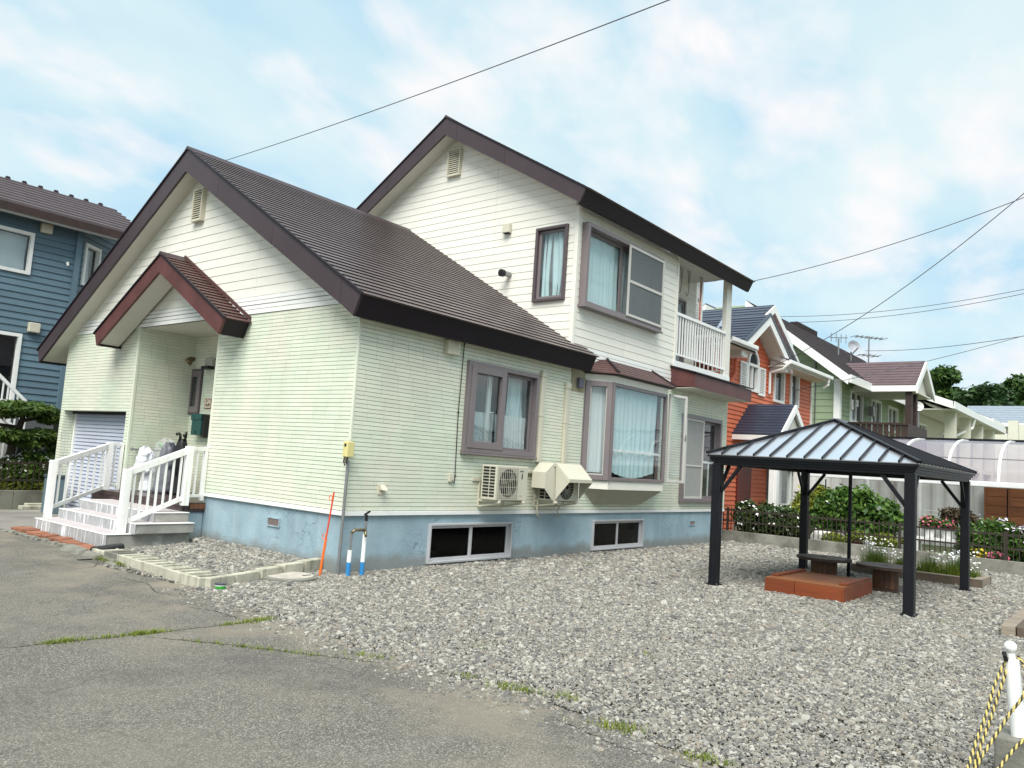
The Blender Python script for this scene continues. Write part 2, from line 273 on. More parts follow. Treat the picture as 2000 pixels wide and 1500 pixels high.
M_gravbase = pmat('gravel_fines', (.12, .112, .094), .95, .35, 30, .9, 90, col2=(.10, .095, .08), mix2=(.45, .6), scale2=40)

# ------------------------------------------------------------------ building helpers
OFF = {}                                   # world offset of every parent's origin
def tags(o, label=None, cat=None, group=None, kind=None):
    for k, v in (('label', label), ('category', cat), ('group', group), ('kind', kind)):
        if v: o[k] = v
    return o
def root(name, label, cat, loc=(0, 0, 0), group=None):
    o = bpy.data.objects.new(name, None); COL.objects.link(o); o.location = loc; o.empty_display_size = .1
    OFF[o.name] = np.array(loc, float); return tags(o, label, cat, group)

class PL:                                  # a plane with (u, v) axes and an outward normal
    def __init__(s, O, U, V, N): s.O, s.U, s.V, s.N = (np.array(a, float) for a in (O, U, V, N))
    def p(s, u, v, n=0.0): return tuple(s.O+s.U*u+s.V*v+s.N*n)
FRONT = PL((0, 0, 0), (0, 1, 0), (0, 0, 1), (-1, 0, 0))     # house front, faces the street
SIDE = PL((0, 0, 0), (1, 0, 0), (0, 0, 1), (0, -1, 0))      # long side, faces the gravel
def front_at(x): return PL((x, 0, 0), (0, 1, 0), (0, 0, 1), (-1, 0, 0))
def side_at(y): return PL((0, y, 0), (1, 0, 0), (0, 0, 1), (0, -1, 0))

class MB:
    def __init__(s): s.v = []; s.f = []; s.m = []
    def add(s, vs, fs, m=0):
        b = len(s.v); s.v.extend([tuple(map(float, q)) for q in vs]); s.f.extend([tuple(b+i for i in f) for f in fs]); s.m.extend([m]*len(fs)); return s
    def hexa(s, q, m=0):                   # 8 corners: bottom 0-3, top 4-7
        return s.add(q, [(3, 2, 1, 0), (4, 5, 6, 7), (0, 1, 5, 4), (1, 2, 6, 5), (2, 3, 7, 6), (3, 0, 4, 7)], m)
    def box(s, x0, x1, y0, y1, z0, z1, m=0):
        return s.hexa([(x0, y0, z0), (x1, y0, z0), (x1, y1, z0), (x0, y1, z0), (x0, y0, z1), (x1, y0, z1), (x1, y1, z1), (x0, y1, z1)], m)
    def pbox(s, P, u0, u1, v0, v1, n0, n1, m=0):
        return s.hexa([P.p(u0, v0, n0), P.p(u1, v0, n0), P.p(u1, v0, n1), P.p(u0, v0, n1), P.p(u0, v1, n0), P.p(u1, v1, n0), P.p(u1, v1, n1), P.p(u0, v1, n1)], m)
    def slab(s, P, poly, n0, n1, m=0):     # polygon in (u, v), back at n0, front at n1 (number or function of (u, v))
        k = len(poly); f1 = n1 if callable(n1) else (lambda u, v: n1); f0 = n0 if callable(n0) else (lambda u, v: n0)
        vs = [P.p(u, v, f0(u, v)) for u, v in poly]+[P.p(u, v, f1(u, v)) for u, v in poly]
        return s.add(vs, [tuple(range(k-1, -1, -1)), tuple(range(k, 2*k))]+[(i, (i+1) % k, k+(i+1) % k, k+i) for i in range(k)], m)
    def prism(s, pts, vec, m=0):           # closed polygon of 3-D points pushed along vec
        k = len(pts); v = np.array(vec, float); vs = [tuple(p) for p in pts]+[tuple(np.array(p)+v) for p in pts]
        return s.add(vs, [tuple(range(k-1, -1, -1)), tuple(range(k, 2*k))]+[(i, (i+1) % k, k+(i+1) % k, k+i) for i in range(k)], m)
    def bar(s, a, b, w, h=None, m=0, up=(0, 0, 1)):
        h = h or w; a = np.array(a, float); b = np.array(b, float); d = b-a; d /= np.linalg.norm(d); up = np.array(up, float)
        if abs(d@up) > .98: up = np.array((1., 0, 0))
        x = np.cross(d, up); x /= np.linalg.norm(x); y = np.cross(x, d); q = []
        for e in (a, b): q += [e-x*w/2-y*h/2, e+x*w/2-y*h/2, e+x*w/2+y*h/2, e-x*w/2+y*h/2]
        return s.hexa(q, m)
    def tube(s, pts, r, n=6, m=0, cap=True):
        pts = [np.array(p, float) for p in pts]; rr = r if hasattr(r, '__len__') else [r]*len(pts); rings = []; prev = None
        for i, p in enumerate(pts):
            d = pts[min(i+1, len(pts)-1)]-pts[max(i-1, 0)]; d /= (np.linalg.norm(d)+1e-12)
            if prev is None: a = np.array((0, 0, 1.)) if abs(d[2]) < .9 else np.array((1., 0, 0))
            else: a = prev
            x = np.cross(d, a); x /= (np.linalg.norm(x)+1e-12); y = np.cross(x, d); prev = y
            rings.append([p+rr[i]*(math.cos(2*math.pi*k/n)*x+math.sin(2*math.pi*k/n)*y) for k in range(n)])
        vs = [q for g in rings for q in g]; fs = []
        for i in range(len(pts)-1):
            for k in range(n): fs.append((i*n+k, i*n+(k+1) % n, (i+1)*n+(k+1) % n, (i+1)*n+k))
        if cap: fs += [tuple(range(n-1, -1, -1)), tuple(range((len(pts)-1)*n, len(pts)*n))]
        return s.add(vs, fs, m)
    def lathe(s, c, prof, n=20, m=0):      # profile [(r, z)...] around a vertical axis at c
        vs = []; k = len(prof)
        for r, z in prof: vs += [(c[0]+r*math.cos(2*math.pi*i/n), c[1]+r*math.sin(2*math.pi*i/n), c[2]+z) for i in range(n)]
        fs = [(j*n+i, j*n+(i+1) % n, (j+1)*n+(i+1) % n, (j+1)*n+i) for j in range(k-1) for i in range(n)]
        fs += [tuple(range(n-1, -1, -1)), tuple(range((k-1)*n, k*n))]
        return s.add(vs, fs, m)
    def build(s, name, mats, parent=None, bevel=0, smooth=False, label=None, cat=None, group=None, kind=None, recalc=True, loc=None):
        if not isinstance(mats, (list, tuple)): mats = [mats]
        off = OFF[parent.name] if parent is not None else np.zeros(3)
        if loc is not None: off = np.array(loc, float)
        me = bpy.data.meshes.new(name); v = np.array(s.v)-off; me.from_pydata(v.tolist(), [], s.f)
        for q in mats: me.materials.append(q)
        if len(mats) > 1: me.polygons.foreach_set('material_index', s.m)
        if recalc:
            bm = bmesh.new(); bm.from_mesh(me); bmesh.ops.recalc_face_normals(bm, faces=bm.faces); bm.to_mesh(me); bm.free()
        if smooth: me.polygons.foreach_set('use_smooth', [True]*len(me.polygons))
        me.update(); o = bpy.data.objects.new(name, me); COL.objects.link(o)
        if parent is not None:
            o.parent = parent; o.location = tuple(off-OFF[parent.name]); OFF[o.name] = off
        else:
            o.location = tuple(off); OFF[o.name] = off
        if bevel:
            b = o.modifiers.new('bevel', 'BEVEL'); b.width = bevel; b.segments = 2; b.limit_method = 'ANGLE'; b.angle_limit = R(40)
        return tags(o, label, cat, group, kind)

def dup(o, delta, parent=None):            # copy of one piece, sharing its mesh
    c = o.copy(); COL.objects.link(c); c.location = Vector(o.location)+Vector(delta)
    if parent is not None: c.parent = parent
    OFF[c.name] = OFF[o.name]+np.array(delta); return c
def dup_tree(r, loc, rotz=0.0, label=None):  # copy of a thing, its parts and sub-parts
    c = r.copy(); COL.objects.link(c); c.location = loc; c.rotation_euler = (0, 0, rotz); OFF[c.name] = np.array(loc, float)
    if label: c['label'] = label
    for ch in list(r.children):
        k = ch.copy(); COL.objects.link(k); k.parent = c
        for g in list(ch.children): d = g.copy(); COL.objects.link(d); d.parent = k
    return c

def clip(poly, a, b, c):                   # keep a*u + b*v <= c
    o = []
    for i in range(len(poly)):
        p, q = poly[i], poly[(i+1) % len(poly)]; dp = a*p[0]+b*p[1]-c; dq = a*q[0]+b*q[1]-c
        if dp <= 0: o.append(p)
        if dp*dq < 0: t = dp/(dp-dq); o.append((p[0]+t*(q[0]-p[0]), p[1]+t*(q[1]-p[1])))
    return o
def area(p): return abs(sum(p[i][0]*p[(i+1) % len(p)][1]-p[(i+1) % len(p)][0]*p[i][1] for i in range(len(p))))/2
def rects(u0, u1, v0, v1, holes):          # a rectangle less its rectangular holes, as rectangles
    vs = sorted({v0, v1, *[h[k] for h in holes for k in (2, 3) if v0 < h[k] < v1]}); o = []
    for a, b in zip(vs, vs[1:]):
        segs = [(u0, u1)]
        for h in holes:
            if h[2] < b-1e-6 and h[3] > a+1e-6:
                n = []
                for s, e in segs:
                    if h[0] > s+1e-6: n.append((s, min(e, h[0])))
                    if h[1] < e-1e-6: n.append((max(s, h[1]), e))
                segs = [q for q in n if q[1]-q[0] > 1e-4]
        o += [(s, e, a, b) for s, e in segs]
    return o
def poly_of(r, planes):
    p = [(r[0], r[2]), (r[1], r[2]), (r[1], r[3]), (r[0], r[3])]
    for pl in planes:
        if len(p) >= 3: p = clip(p, *pl)
    return p if len(p) >= 3 and area(p) > 2e-4 else None
def tile_wall(mb, P, u0, u1, v0, v1, holes=(), planes=(), ph=.0585, tw=.303, t=.013, g=.0054):
    k = 0; v = v0
    while v < v1-1e-4:
        ve = min(v+ph, v1); band = k//3; off = (.137*band+.051*((band*7) % 5)) % tw; e = [u0]+[x for x in np.arange(u0-tw+off, u1, tw) if u0+.03 < x < u1-.03]+[u1]
        for a, b in zip(e, e[1:]):
            for r in rects(a+g*.30, b-g*.30, v+g*.6, ve-g*.6, holes):
                p = poly_of(r, planes)
                if p: mb.slab(P, p, 0, t)
        v = ve; k += 1
def plain_wall(mb, P, u0, u1, v0, v1, holes=(), planes=(), n0=-.03, n1=0.0, m=0):
    for r in rects(u0, u1, v0, v1, holes):
        p = poly_of(r, planes)
        if p: mb.slab(P, p, n0, n1, m)
def board_objs(name, mat, parent, P, u0, u1, v0, v1, ph, holes=(), planes=(), joints=(), t0=.008, t1=.0145, first=None, joined=False, kind=None):
    """lapped boards: each its own object (or, joined, one mesh)"""
    v = v0; J = MB() if joined else None
    while v < v1-1e-3:
        ve = min(v+(first or ph), v1); first = None; e = [u0]+[j for j in joints if u0 < j < u1]+[u1]
        for a, b in zip(e, e[1:]):
            h = max(ve-v, 1e-3); groups = []; fn = (lambda vv, hh: (lambda u, w: t1+(t0-t1)*min(1, max(0, (w-vv)/hh))))(v, h)
            for r in rects(a+.002, b-.002, v+.003, ve, holes):
                p = poly_of(r, planes)
                if not p: continue
                hit = [g for g in groups if any(abs(q[3]-r[2]) < 1e-6 and q[0] < r[1]-1e-6 and r[0] < q[1]-1e-6 for q, _ in g)]
                m_ = [(r, p)]+[z for g in hit for z in g]; groups = [g for g in groups if g not in hit]+[m_]
            for g in groups:
                mb = J or MB()
                for _, p in g: mb.slab(P, p, 0, fn)
                if not joined: mb.build(name, mat, parent)
        v = ve
    if joined and J.v: return J.build(name, mat, parent, kind=kind)

def curtain(parent, P, u0, u1, v0, v1, n, mat, waves=7, amp=.025, nm='curtain', sag=0.0, gather=0.0):
    mb = MB(); k = max(16, int(waves*8)); rows = 8; g = []
    for j in range(rows+1):
        f = j/rows; row = []
        for i in range(k+1):
            s = i/k; uu = u0+(u1-u0)*s; uu += gather*(uu-(u0+u1)/2)*math.sin(math.pi*f)
            row.append(P.p(uu+.008*math.sin(5*f+9*s), v0+(v1-v0)*f+sag*math.sin(math.pi*s)*(1-f)*-1, n+amp*(.65*math.sin(2*math.pi*waves*s+2.6*math.sin(5.3*s+.8*f+waves))+.45*math.sin(2*math.pi*waves*.43*s+1.7*f+1.1*waves))*(1.2-.55*f)))
        g.append(row)
    vs = [q for r in g for q in r]; fs = [(j*(k+1)+i, j*(k+1)+i+1, (j+1)*(k+1)+i+1, (j+1)*(k+1)+i) for j in range(rows) for i in range(k)]
    mb.add(vs, fs); return mb.build(nm, mat, parent, smooth=True, recalc=False)

def window(parent, P, u0, u1, v0, v1, fm, fw=.07, out=.045, inn=-.06, panes=2, sash=.045, sashm=None, room=.9, roommat=None, gm=None, name='window', sill=True, offs=None, glassn=None, label=None):
    """frame, panes with sashes, and a dark room behind; returns the window part"""
    sashm = sashm or fm; mb = MB(); oo = out+.006
    mb.pbox(P, u0, u0+fw, v0, v1, inn, out); mb.pbox(P, u1-fw, u1, v0, v1, inn, out); mb.pbox(P, u0+fw, u1-fw, v1-fw, v1, inn, oo-.003); mb.pbox(P, u0+fw, u1-fw, v0, v0+fw, inn, oo)
    w = mb.build(name, fm, parent, bevel=.006, label=label)
    if sill: MB().pbox(P, u0-.02, u1+.02, v0-.035, v0-.002, -.0, out+.03).build('sill', fm, w, bevel=.004)
    a, b = u0+fw, u1-fw; c, d = v0+fw, v1-fw; es = offs or [a+(b-a)*i/panes for i in range(panes+1)]
    for i, (s, e) in enumerate(zip(es, es[1:])):
        k = -.012-.022*(i % 2); mb = MB(); ov = .012
        mb.pbox(P, s-ov*(i > 0), s+sash, c, d, k-.02, k+.014); mb.pbox(P, e-sash, e+ov*(i < len(es)-2), c, d, k-.02, k+.014)
        mb.pbox(P, s+sash, e-sash, d-sash, d, k-.02, k+.012); mb.pbox(P, s+sash, e-sash, c, c+sash, k-.02, k+.012); mb.build('sash', sashm, w, bevel=.004)
        MB().pbox(P, s+sash-.004, e-sash+.004, c+sash-.004, d-sash+.004, k-.008, k-.003).build('pane', gm or M_glass, w)
    if room:
        mb = MB(); q = [P.p(*t) for t in ((u0, v0, inn), (u1, v0, inn), (u1, v1, inn), (u0, v1, inn), (u0, v0, -room), (u1, v0, -room), (u1, v1, -room), (u0, v1, -room))]
        mb.add(q, [(4, 5, 6, 7), (0, 1, 5, 4), (1, 2, 6, 5), (2, 3, 7, 6), (3, 0, 4, 7)]); mb.build('room_lining', roommat or M_dark, w, recalc=False)
    return w

def leaves(name, mat, blobs, n, size, parent=None, flat=0.0, aspect=1.6, shell=.55, loc=None, extra=None, **kw):
    """n leaf-sized folded quads spread through ellipsoid blobs (cx,cy,cz,rx,ry,rz)"""
    B = np.array(blobs, float); wgt = (B[:, 3]*B[:, 4]+B[:, 4]*B[:, 5]+B[:, 3]*B[:, 5]); idx = RNG.choice(len(B), n, p=wgt/wgt.sum()); q = B[idx]
    d = RNG.normal(size=(n, 3)); d /= np.linalg.norm(d, axis=1)[:, None]; rad = (shell+(1-shell)*RNG.random(n)**.7)*(1+.16*RNG.normal(size=n)*.6)
    c = q[:, :3]+d*rad[:, None]*q[:, 3:]
    nrm = d*.5+RNG.normal(size=(n, 3))*.6+np.array((0, 0, .45+flat)); nrm /= np.linalg.norm(nrm, axis=1)[:, None]
    t = np.cross(nrm, RNG.normal(size=(n, 3))); t /= np.linalg.norm(t, axis=1)[:, None]; b = np.cross(nrm, t)
    s = size*(.6+.8*RNG.random(n))[:, None]
    v = np.stack([c-t*s*aspect*.5, c+b*s*.42+nrm*s*.1, c+t*s*aspect*.5, c-b*s*.42+nrm*s*.1], 1).reshape(-1, 3)
    return raw_quads(name, mat, v, parent, loc, **kw)
def raw_quads(name, mat, v, parent=None, loc=None, label=None, cat=None, group=None, kind=None):
    off = OFF[parent.name] if parent is not None else (np.array(loc, float) if loc is not None else np.zeros(3)); v = v-off; n = len(v)//4
    me = bpy.data.meshes.new(name); me.vertices.add(len(v)); me.vertices.foreach_set('co', v.astype(np.float32).ravel()); me.loops.add(4*n); me.loops.foreach_set('vertex_index', np.arange(4*n, dtype=np.int32))
    me.polygons.add(n); me.polygons.foreach_set('loop_start', np.arange(0, 4*n, 4, dtype=np.int32)); me.update(calc_edges=True); me.validate(); me.materials.append(mat)
    o = bpy.data.objects.new(name, me); COL.objects.link(o)
    if parent is not None: o.parent = parent
    else: o.location = tuple(off)
    OFF[o.name] = off; return tags(o, label, cat, group, kind)
def blades(name, mat, pts, h, w, lean=.5, **kw):     # grass blades as thin tapered quads
    pts = np.array(pts, float); n = len(pts); a = RNG.random(n)*2*math.pi; hh = h*(.4+.9*RNG.random(n)); t = np.stack([np.cos(a), np.sin(a), np.zeros(n)], 1)
    b = np.stack([-np.sin(a), np.cos(a), np.zeros(n)], 1); tip = pts+b*(lean*hh*(RNG.random(n)-.1))[:, None]+np.array((0, 0, 1.))*hh[:, None]
    v = np.stack([pts-t*w, pts+t*w, tip+t*w*.25, tip-t*w*.25], 1).reshape(-1, 3); return raw_quads(name, mat, v, **kw)

# ------------------------------------------------------------------ the setting: ground, asphalt, gravel
def sheet(name, pts, z, mat, kind='structure'):
    mb = MB(); mb.add([(x, y, z) for x, y in pts], [tuple(range(len(pts)))]); return mb.build(name, mat, kind=kind, recalc=False)
M_earth = pmat('garden_earth', (.13, .125, .085), .95, .3, 1.5, .6, 20, col2=(.07, .11, .03), mix2=(.45, .6), scale2=.6)
sheet('ground', [(-600, -600), (900, -600), (900, 600), (-600, 600)], -.06, M_earth)
edge = [(-1.2, 9.8), (-1.75, 9.6), (-1.95, 6.1), (-2.25, 4.4), (-2.38, 2.9), (-2.30, 1.9), (-2.22, .8), (-2.05, -.2), (-2.17, -.75), (-2.2, -1.3), (-2.28, -1.9), (-2.3, -2.5), (-2.42, -3.2), (-2.38, -3.9), (-2.46, -4.5), (-2.36, -5.0), (-2.42, -5.6), (-2.56, -6.15), (-2.6, -6.6), (-2.7, -7.4), (-2.75, -9), (-2.8, -20)]
fine = [edge[0]]
for a, b in zip(edge, edge[1:]):
    k = max(1, int(math.dist(a, b)/.12))
    for i in range(1, k+1):
        s = i/k; fine.append((a[0]+(b[0]-a[0])*s+random.gauss(0, .018), a[1]+(b[1]-a[1])*s+random.gauss(0, .018)))
sheet('asphalt_drive', [(-40, -20), *reversed(fine), (-1.2, 10.2), (-40, 10.2)], .0, M_asph)
M_slabc = pmat('drive_concrete', (.24, .225, .20), .9, .2, 3, .5, 30, col2=(.15, .14, .125), mix2=(.45, .65), scale2=1.5)
sheet('step_apron', [(-2.6, 2.5), (-1.0, 2.5), (-1.0, 6.4), (-2.3, 6.4)], -.008, M_asph)
sheet('garage_apron', [(-1.95, 6.0), (-.05, 6.3), (-.05, 9.75), (-1.75, 9.75)], .004, M_slabc)
sheet('gravel_yard', [(-3.2, -20), (12.62, -20), (12.62, 9.0), (-.0, 9.0), (-1.6, 3), (-3.0, 3)], -.022, M_gravbase)

def gravel_points():
    P_ = []; S_ = []; ey = np.array([q[1] for q in edge][::-1]); exx = np.array([q[0] for q in edge][::-1])
    # open yard: fewer, slightly larger stones farther away; a loose fringe spills on the asphalt, a few thin patches and wheel ruts
    n = 860000; x = RNG.uniform(-3.3, 12.55, n); y = RNG.uniform(-11.5, 0.0, n)
    dpt = (x-CAM[0])*FW[0]+(y-CAM[1])*FW[1]; lat = (x-CAM[0])*RT[0]+(y-CAM[1])*RT[1]; ex = np.interp(y, ey, exx)
    spill = np.clip((x-ex+.55*RNG.random(n)**3)/.16, 0, 1); thin = .5+.5*np.sin(1.7*x+.9*y+1.2*np.sin(1.1*y+.7*x))*np.sin(1.3*y-.6*x+2.0)
    keep = (RNG.random(n) < np.clip(6.4/np.maximum(dpt, 4.0), .32, 1.0)*spill*(.82+.18*thin)) & (dpt > 3.0) & (np.abs(lat) < .74*dpt+.6)
    keep &= ~((x > 0) & (y > -.012)); keep &= ~((x > 4.62) & (x < 6.03) & (y > -5.13) & (y < -4.02))
    m = keep.sum(); P_.append(np.stack([x[keep], y[keep], np.zeros(m)], 1)); S_.append((.0078+.00078*np.maximum(0, dpt[keep]-5))*RNG.lognormal(0, .42, m))
    n = 17000; x = RNG.uniform(-2.3, 0, n); y = RNG.uniform(-.6, 1.9, n); yb = -.17+.31*(x+1.97); ex = np.interp(y, ey, exx)
    k1 = (y < yb) & (x > ex); k2 = (y >= yb) & (x < -2.02) & (x > ex+.03) & (RNG.random(n) < .3); k = k1 | k2; m = k.sum(); P_.append(np.stack([x[k], y[k], np.zeros(m)], 1)); S_.append(.0105*RNG.lognormal(0, .4, m))
    n = 15500; x = RNG.uniform(-1.93, -.01, n); y = RNG.uniform(-.2, 3.4, n); k = (y > -.05+.31*(x+1.97)) & ((y < 2.9) | ((x > -.3) & (y < 3.4))); x, y = x[k], y[k]; m = len(x)
    P_.append(np.stack([x, y, .045+.06*np.clip((x+1.95)/1.9, 0, 1)], 1)); S_.append(.0145*RNG.lognormal(0, .38, m))
    return np.concatenate(P_), np.concatenate(S_)
def gravel(name, pts, rad, mat):
    """one sheet of real stones: points in a mesh, a small family of rough stones instanced on them by geometry nodes"""
    me = bpy.data.meshes.new(name); me.from_pydata(pts.tolist(), [], []); o = bpy.data.objects.new(name, me); COL.objects.link(o); o['kind'] = 'stuff'
    at = me.attributes.new('size', 'FLOAT', 'POINT'); at.data.foreach_set('value', rad.astype(np.float32))
    g = bpy.data.node_groups.new('stones', 'GeometryNodeTree'); g.interface.new_socket('Geometry', in_out='INPUT', socket_type='NodeSocketGeometry'); g.interface.new_socket('Geometry', in_out='OUTPUT', socket_type='NodeSocketGeometry')
    gi = g.nodes.new('NodeGroupInput'); go = g.nodes.new('NodeGroupOutput'); j = g.nodes.new('GeometryNodeGeometryToInstance')
    for k in range(6):
        ico = g.nodes.new('GeometryNodeMeshIcoSphere'); ico.inputs['Radius'].default_value = 1.0; ico.inputs['Subdivisions'].default_value = 2
        nz = g.nodes.new('ShaderNodeTexVoronoi'); nz.inputs['Scale'].default_value = .9+.1*k
        ps = g.nodes.new('GeometryNodeInputPosition'); of = g.nodes.new('ShaderNodeVectorMath'); of.operation = 'ADD'; of.inputs[1].default_value = (7.3*k, 3.1*k, k); g.links.new(ps.outputs[0], of.inputs[0]); g.links.new(of.outputs[0], nz.inputs['Vector'])
        su = g.nodes.new('ShaderNodeMath'); su.operation = 'MULTIPLY_ADD'; g.links.new(nz.outputs['Distance'], su.inputs[0]); su.inputs[1].default_value = .75; su.inputs[2].default_value = -.45
        sc = g.nodes.new('ShaderNodeVectorMath'); sc.operation = 'SCALE'; g.links.new(ps.outputs[0], sc.inputs[0]); g.links.new(su.outputs[0], sc.inputs['Scale'])
        sp = g.nodes.new('GeometryNodeSetPosition'); g.links.new(ico.outputs['Mesh'], sp.inputs['Geometry']); g.links.new(sc.outputs[0], sp.inputs['Offset'])
        tf = g.nodes.new('GeometryNodeTransform'); g.links.new(sp.outputs[0], tf.inputs['Geometry']); tf.inputs['Scale'].default_value = (1.25, .95-.04*k, .62+.05*(k % 3))
        sm = g.nodes.new('GeometryNodeSetMaterial'); sm.inputs['Material'].default_value = mat; g.links.new(tf.outputs[0], sm.inputs[0]); g.links.new(sm.outputs[0], j.inputs[0])
    io = g.nodes.new('GeometryNodeInstanceOnPoints'); io.inputs['Pick Instance'].default_value = True
    g.links.new(gi.outputs[0], io.inputs['Points']); g.links.new(j.outputs[0], io.inputs['Instance'])
    rv = g.nodes.new('FunctionNodeRandomValue'); rv.data_type = 'FLOAT_VECTOR'; rv.inputs['Min'].default_value = (-.6, -.6, 0); rv.inputs['Max'].default_value = (.6, .6, 6.28); g.links.new(rv.outputs[0], io.inputs['Rotation'])
    na = g.nodes.new('GeometryNodeInputNamedAttribute'); na.data_type = 'FLOAT'; na.inputs['Name'].default_value = 'size'; g.links.new(na.outputs[0], io.inputs['Scale'])
    g.links.new(io.outputs[0], go.inputs[0]); md = o.modifiers.new('stones', 'NODES'); md.node_group = g; return o
gp, gr_ = gravel_points(); gravel('gravel', gp, gr_, M_stone)

# ------------------------------------------------------------------ the house
H = root('two_storey_house', 'cream and pale green two-storey house with brown gabled roofs and blue base', 'house', (0, 0, 0))
W, L, XS, WU = 9.47, 12.18, 5.07, 6.76
ZS = .79
YR, ZR1, SL1, ZR0, SL0 = 4.66, 6.745, .602, 6.335, .592       # low roof: ridge y, top plane, soffit plane
UYR, UZR1, USL1, UZR0, USL0 = 3.38, 9.01, .592, 8.61, .573  # upper roof
low = [(SL0, 1, ZR0+.02+SL0*YR), (-SL0, 1, ZR0+.02-SL0*YR)]    # z <= soffit planes in (y, z)
upp = [(USL0, 1, UZR0+.02+USL0*UYR), (-USL0, 1, UZR0+.02-USL0*UYR)]
RY0, RY1, RX, RZ0, RZ1 = 3.54, 6.35, 1.15, .655, 3.70          # entrance recess
GY0, GY1, GZ1 = 6.52, 9.31, 2.11                               # garage opening
hf = [(RY0, RY1, 0, RZ1), (GY0, GY1, 0, GZ1)]
W1 = (2.21, 4.075, 1.745, 3.20); W3 = (9.66, 11.72, .99, 3.03); BAY = (5.75, 8.55, 1.30, 3.42)
B1 = (1.64, 3.62, .035, .635); B2 = (6.13, 8.10, .04, .63)
U1 = (5.20, 8.23, 4.69, 6.31); UG = (.20, .965, 4.78, 6.265)
BAL = (9.14, 12.18, 4.12, 7.0)
hs = [W1, W3, BAY]

mb = MB()      # backing walls behind the cladding
plain_wall(mb, FRONT, 0, W, ZS, 3.85, hf, low); plain_wall(mb, SIDE, 0.03, L, ZS, 3.6, hs); mb.build('inner_wall', M_grout, H, kind='stuff')
mb = MB(); plain_wall(mb, FRONT, 0, W, 3.85, 6.5, [], low)
plain_wall(mb, SIDE, XS, BAL[0], 3.6, 6.62, [U1]); plain_wall(mb, front_at(XS), 0.03, WU, 3.0, 8.8, [UG], upp)
mb.build('inner_wall', M_backing, H, kind='stuff')
mb = MB()      # plain rear and far walls
mb.box(.03, XS, W-.03, W, 0, 3.2); mb.box(XS, L, WU-.03, WU, 0, 6.6); mb.box(XS, XS+.03, WU, W-.03, 0, 6.0); mb.box(L-.03, L, 1.0, WU-.03, 0, 6.9); mb.box(L-.03, L, .03, 1.0, 0, 4.1); mb.box(XS+.03, L, .9, WU, 4.0, 4.1)
mb.build('rear_wall', M_board, H, kind='stuff')
mb = MB(); tile_wall(mb, FRONT, 0, RY0, ZS+.04, 3.78, hf, low); mb.build('tile_siding', M_tile, H, kind='stuff')
mb = MB(); tile_wall(mb, FRONT, RY1, W, ZS+.04-.76, 3.78, hf, low); mb.build('tile_siding', M_tile, H, kind='stuff')
mb = MB(); tile_wall(mb, SIDE, .0, L, ZS+.04, 3.55, hs); mb.build('tile_siding', M_tile, H, kind='stuff')
mb = MB(); plain_wall(mb, FRONT, RY1, W, 0.0, ZS, hf); mb.build('garage_wall', M_grout, H, kind='stuff')
# entrance recess
RL = PL((0, RY1, 0), (1, 0, 0), (0, 0, 1), (0, -1, 0)); RB = front_at(RX); RR = PL((0, RY0, 0), (1, 0, 0), (0, 0, 1), (0, 1, 0))
mb = MB(); tile_wall(mb, RL, .0, RX, RZ0, RZ1); tile_wall(mb, RR, .0, RX, RZ0, RZ1); mb.build('tile_siding', M_tile, H, kind='stuff')
mb = MB(); tile_wall(mb, RB, RY0+.012, RY1-.012, RZ0, RZ1, [(5.96, 6.46, 2.15, 3.06)]); mb.build('tile_siding', M_tile, H, kind='stuff')
mb = MB(); plain_wall(mb, RL, .0, RX, RZ0, RZ1); plain_wall(mb, RR, 0, RX, RZ0, RZ1); plain_wall(mb, RB, RY0, RY1, RZ0, RZ1); mb.build('recess_wall', M_backing, H)
MB().box(-.012, RX, RY0+.012, RY1-.012, RZ1, RZ1+.03).build('recess_ceiling', M_soffit, H)
mb = MB()      # corner beads
mb.box(-.020, .03, RY0-.028, RY0+.022, RZ0, RZ1); mb.build('corner_bead', M_tile, H, bevel=.004); MB().box(-.020, .03, RY1-.022, RY1+.028, RZ0, RZ1).build('corner_bead', M_tile, H, bevel=.004)
MB().box(-.018, .018, -.018, .018, ZS+.03, 3.42).build('corner_bead', M_tile, H, bevel=.005)
mb = MB()      # white belt course, three fluted strips
for k in range(4):
    z0 = 3.70+.07*k if k == 0 else 3.71+.07*k
    for r in rects(0, W, z0, 3.71+.07*(k+1)-.012, []):
        p = poly_of(r, low)
        if p: mb.slab(FRONT, p, 0, .028-.005*(k % 2))
mb.build('belt_course', M_white, H)
mb = MB()
for k in range(4): mb.pbox(SIDE, XS, BAL[0], 3.58+.09*k, 3.58+.09*(k+1)-.012, 0, .026-.005*(k % 2))
mb.build('belt_course', M_white, H)
# cream boards, each its own piece
board_objs('siding_board', M_board, H, FRONT, 0, W, 3.985, 6.5, .152, planes=low, joints=(2.62, 5.70))
board_objs('siding_board', M_board, H, front_at(XS), .06, WU, 3.3, 8.8, .152, holes=[UG], planes=upp, joints=(2.10,))
board_objs('siding_board', M_board, H, SIDE, XS+.06, BAL[0], 3.945, 6.55, .152, holes=[U1], joints=(6.95,))
MB().box(XS-.03, XS+.06, -.03, .06, 3.7, 6.6).build('corner_trim', M_board, H, bevel=.006)
# foundation
mb = MB(); plain_wall(mb, side_at(.015), .216, L-.01, -.3, ZS-.02, [B1, B2], n0=-.2); plain_wall(mb, front_at(.015), .015, RY0, -.3, ZS-.02, n0=-.2); mb.box(-.343, .0, 3.51, 6.0, -.2, .499)
mb.box(.2, .4, RY1, W-.2, -.2, 0)
mb.build('foundation', M_found, H)
mb = MB(); mb.pbox(SIDE, -.03, L, ZS-.025, ZS+.035, -.01, .03); mb.pbox(FRONT, -.0, RY0, ZS-.026, ZS+.034, -.01, .029)
mb.build('drip_trim', M_white, H, bevel=.004)
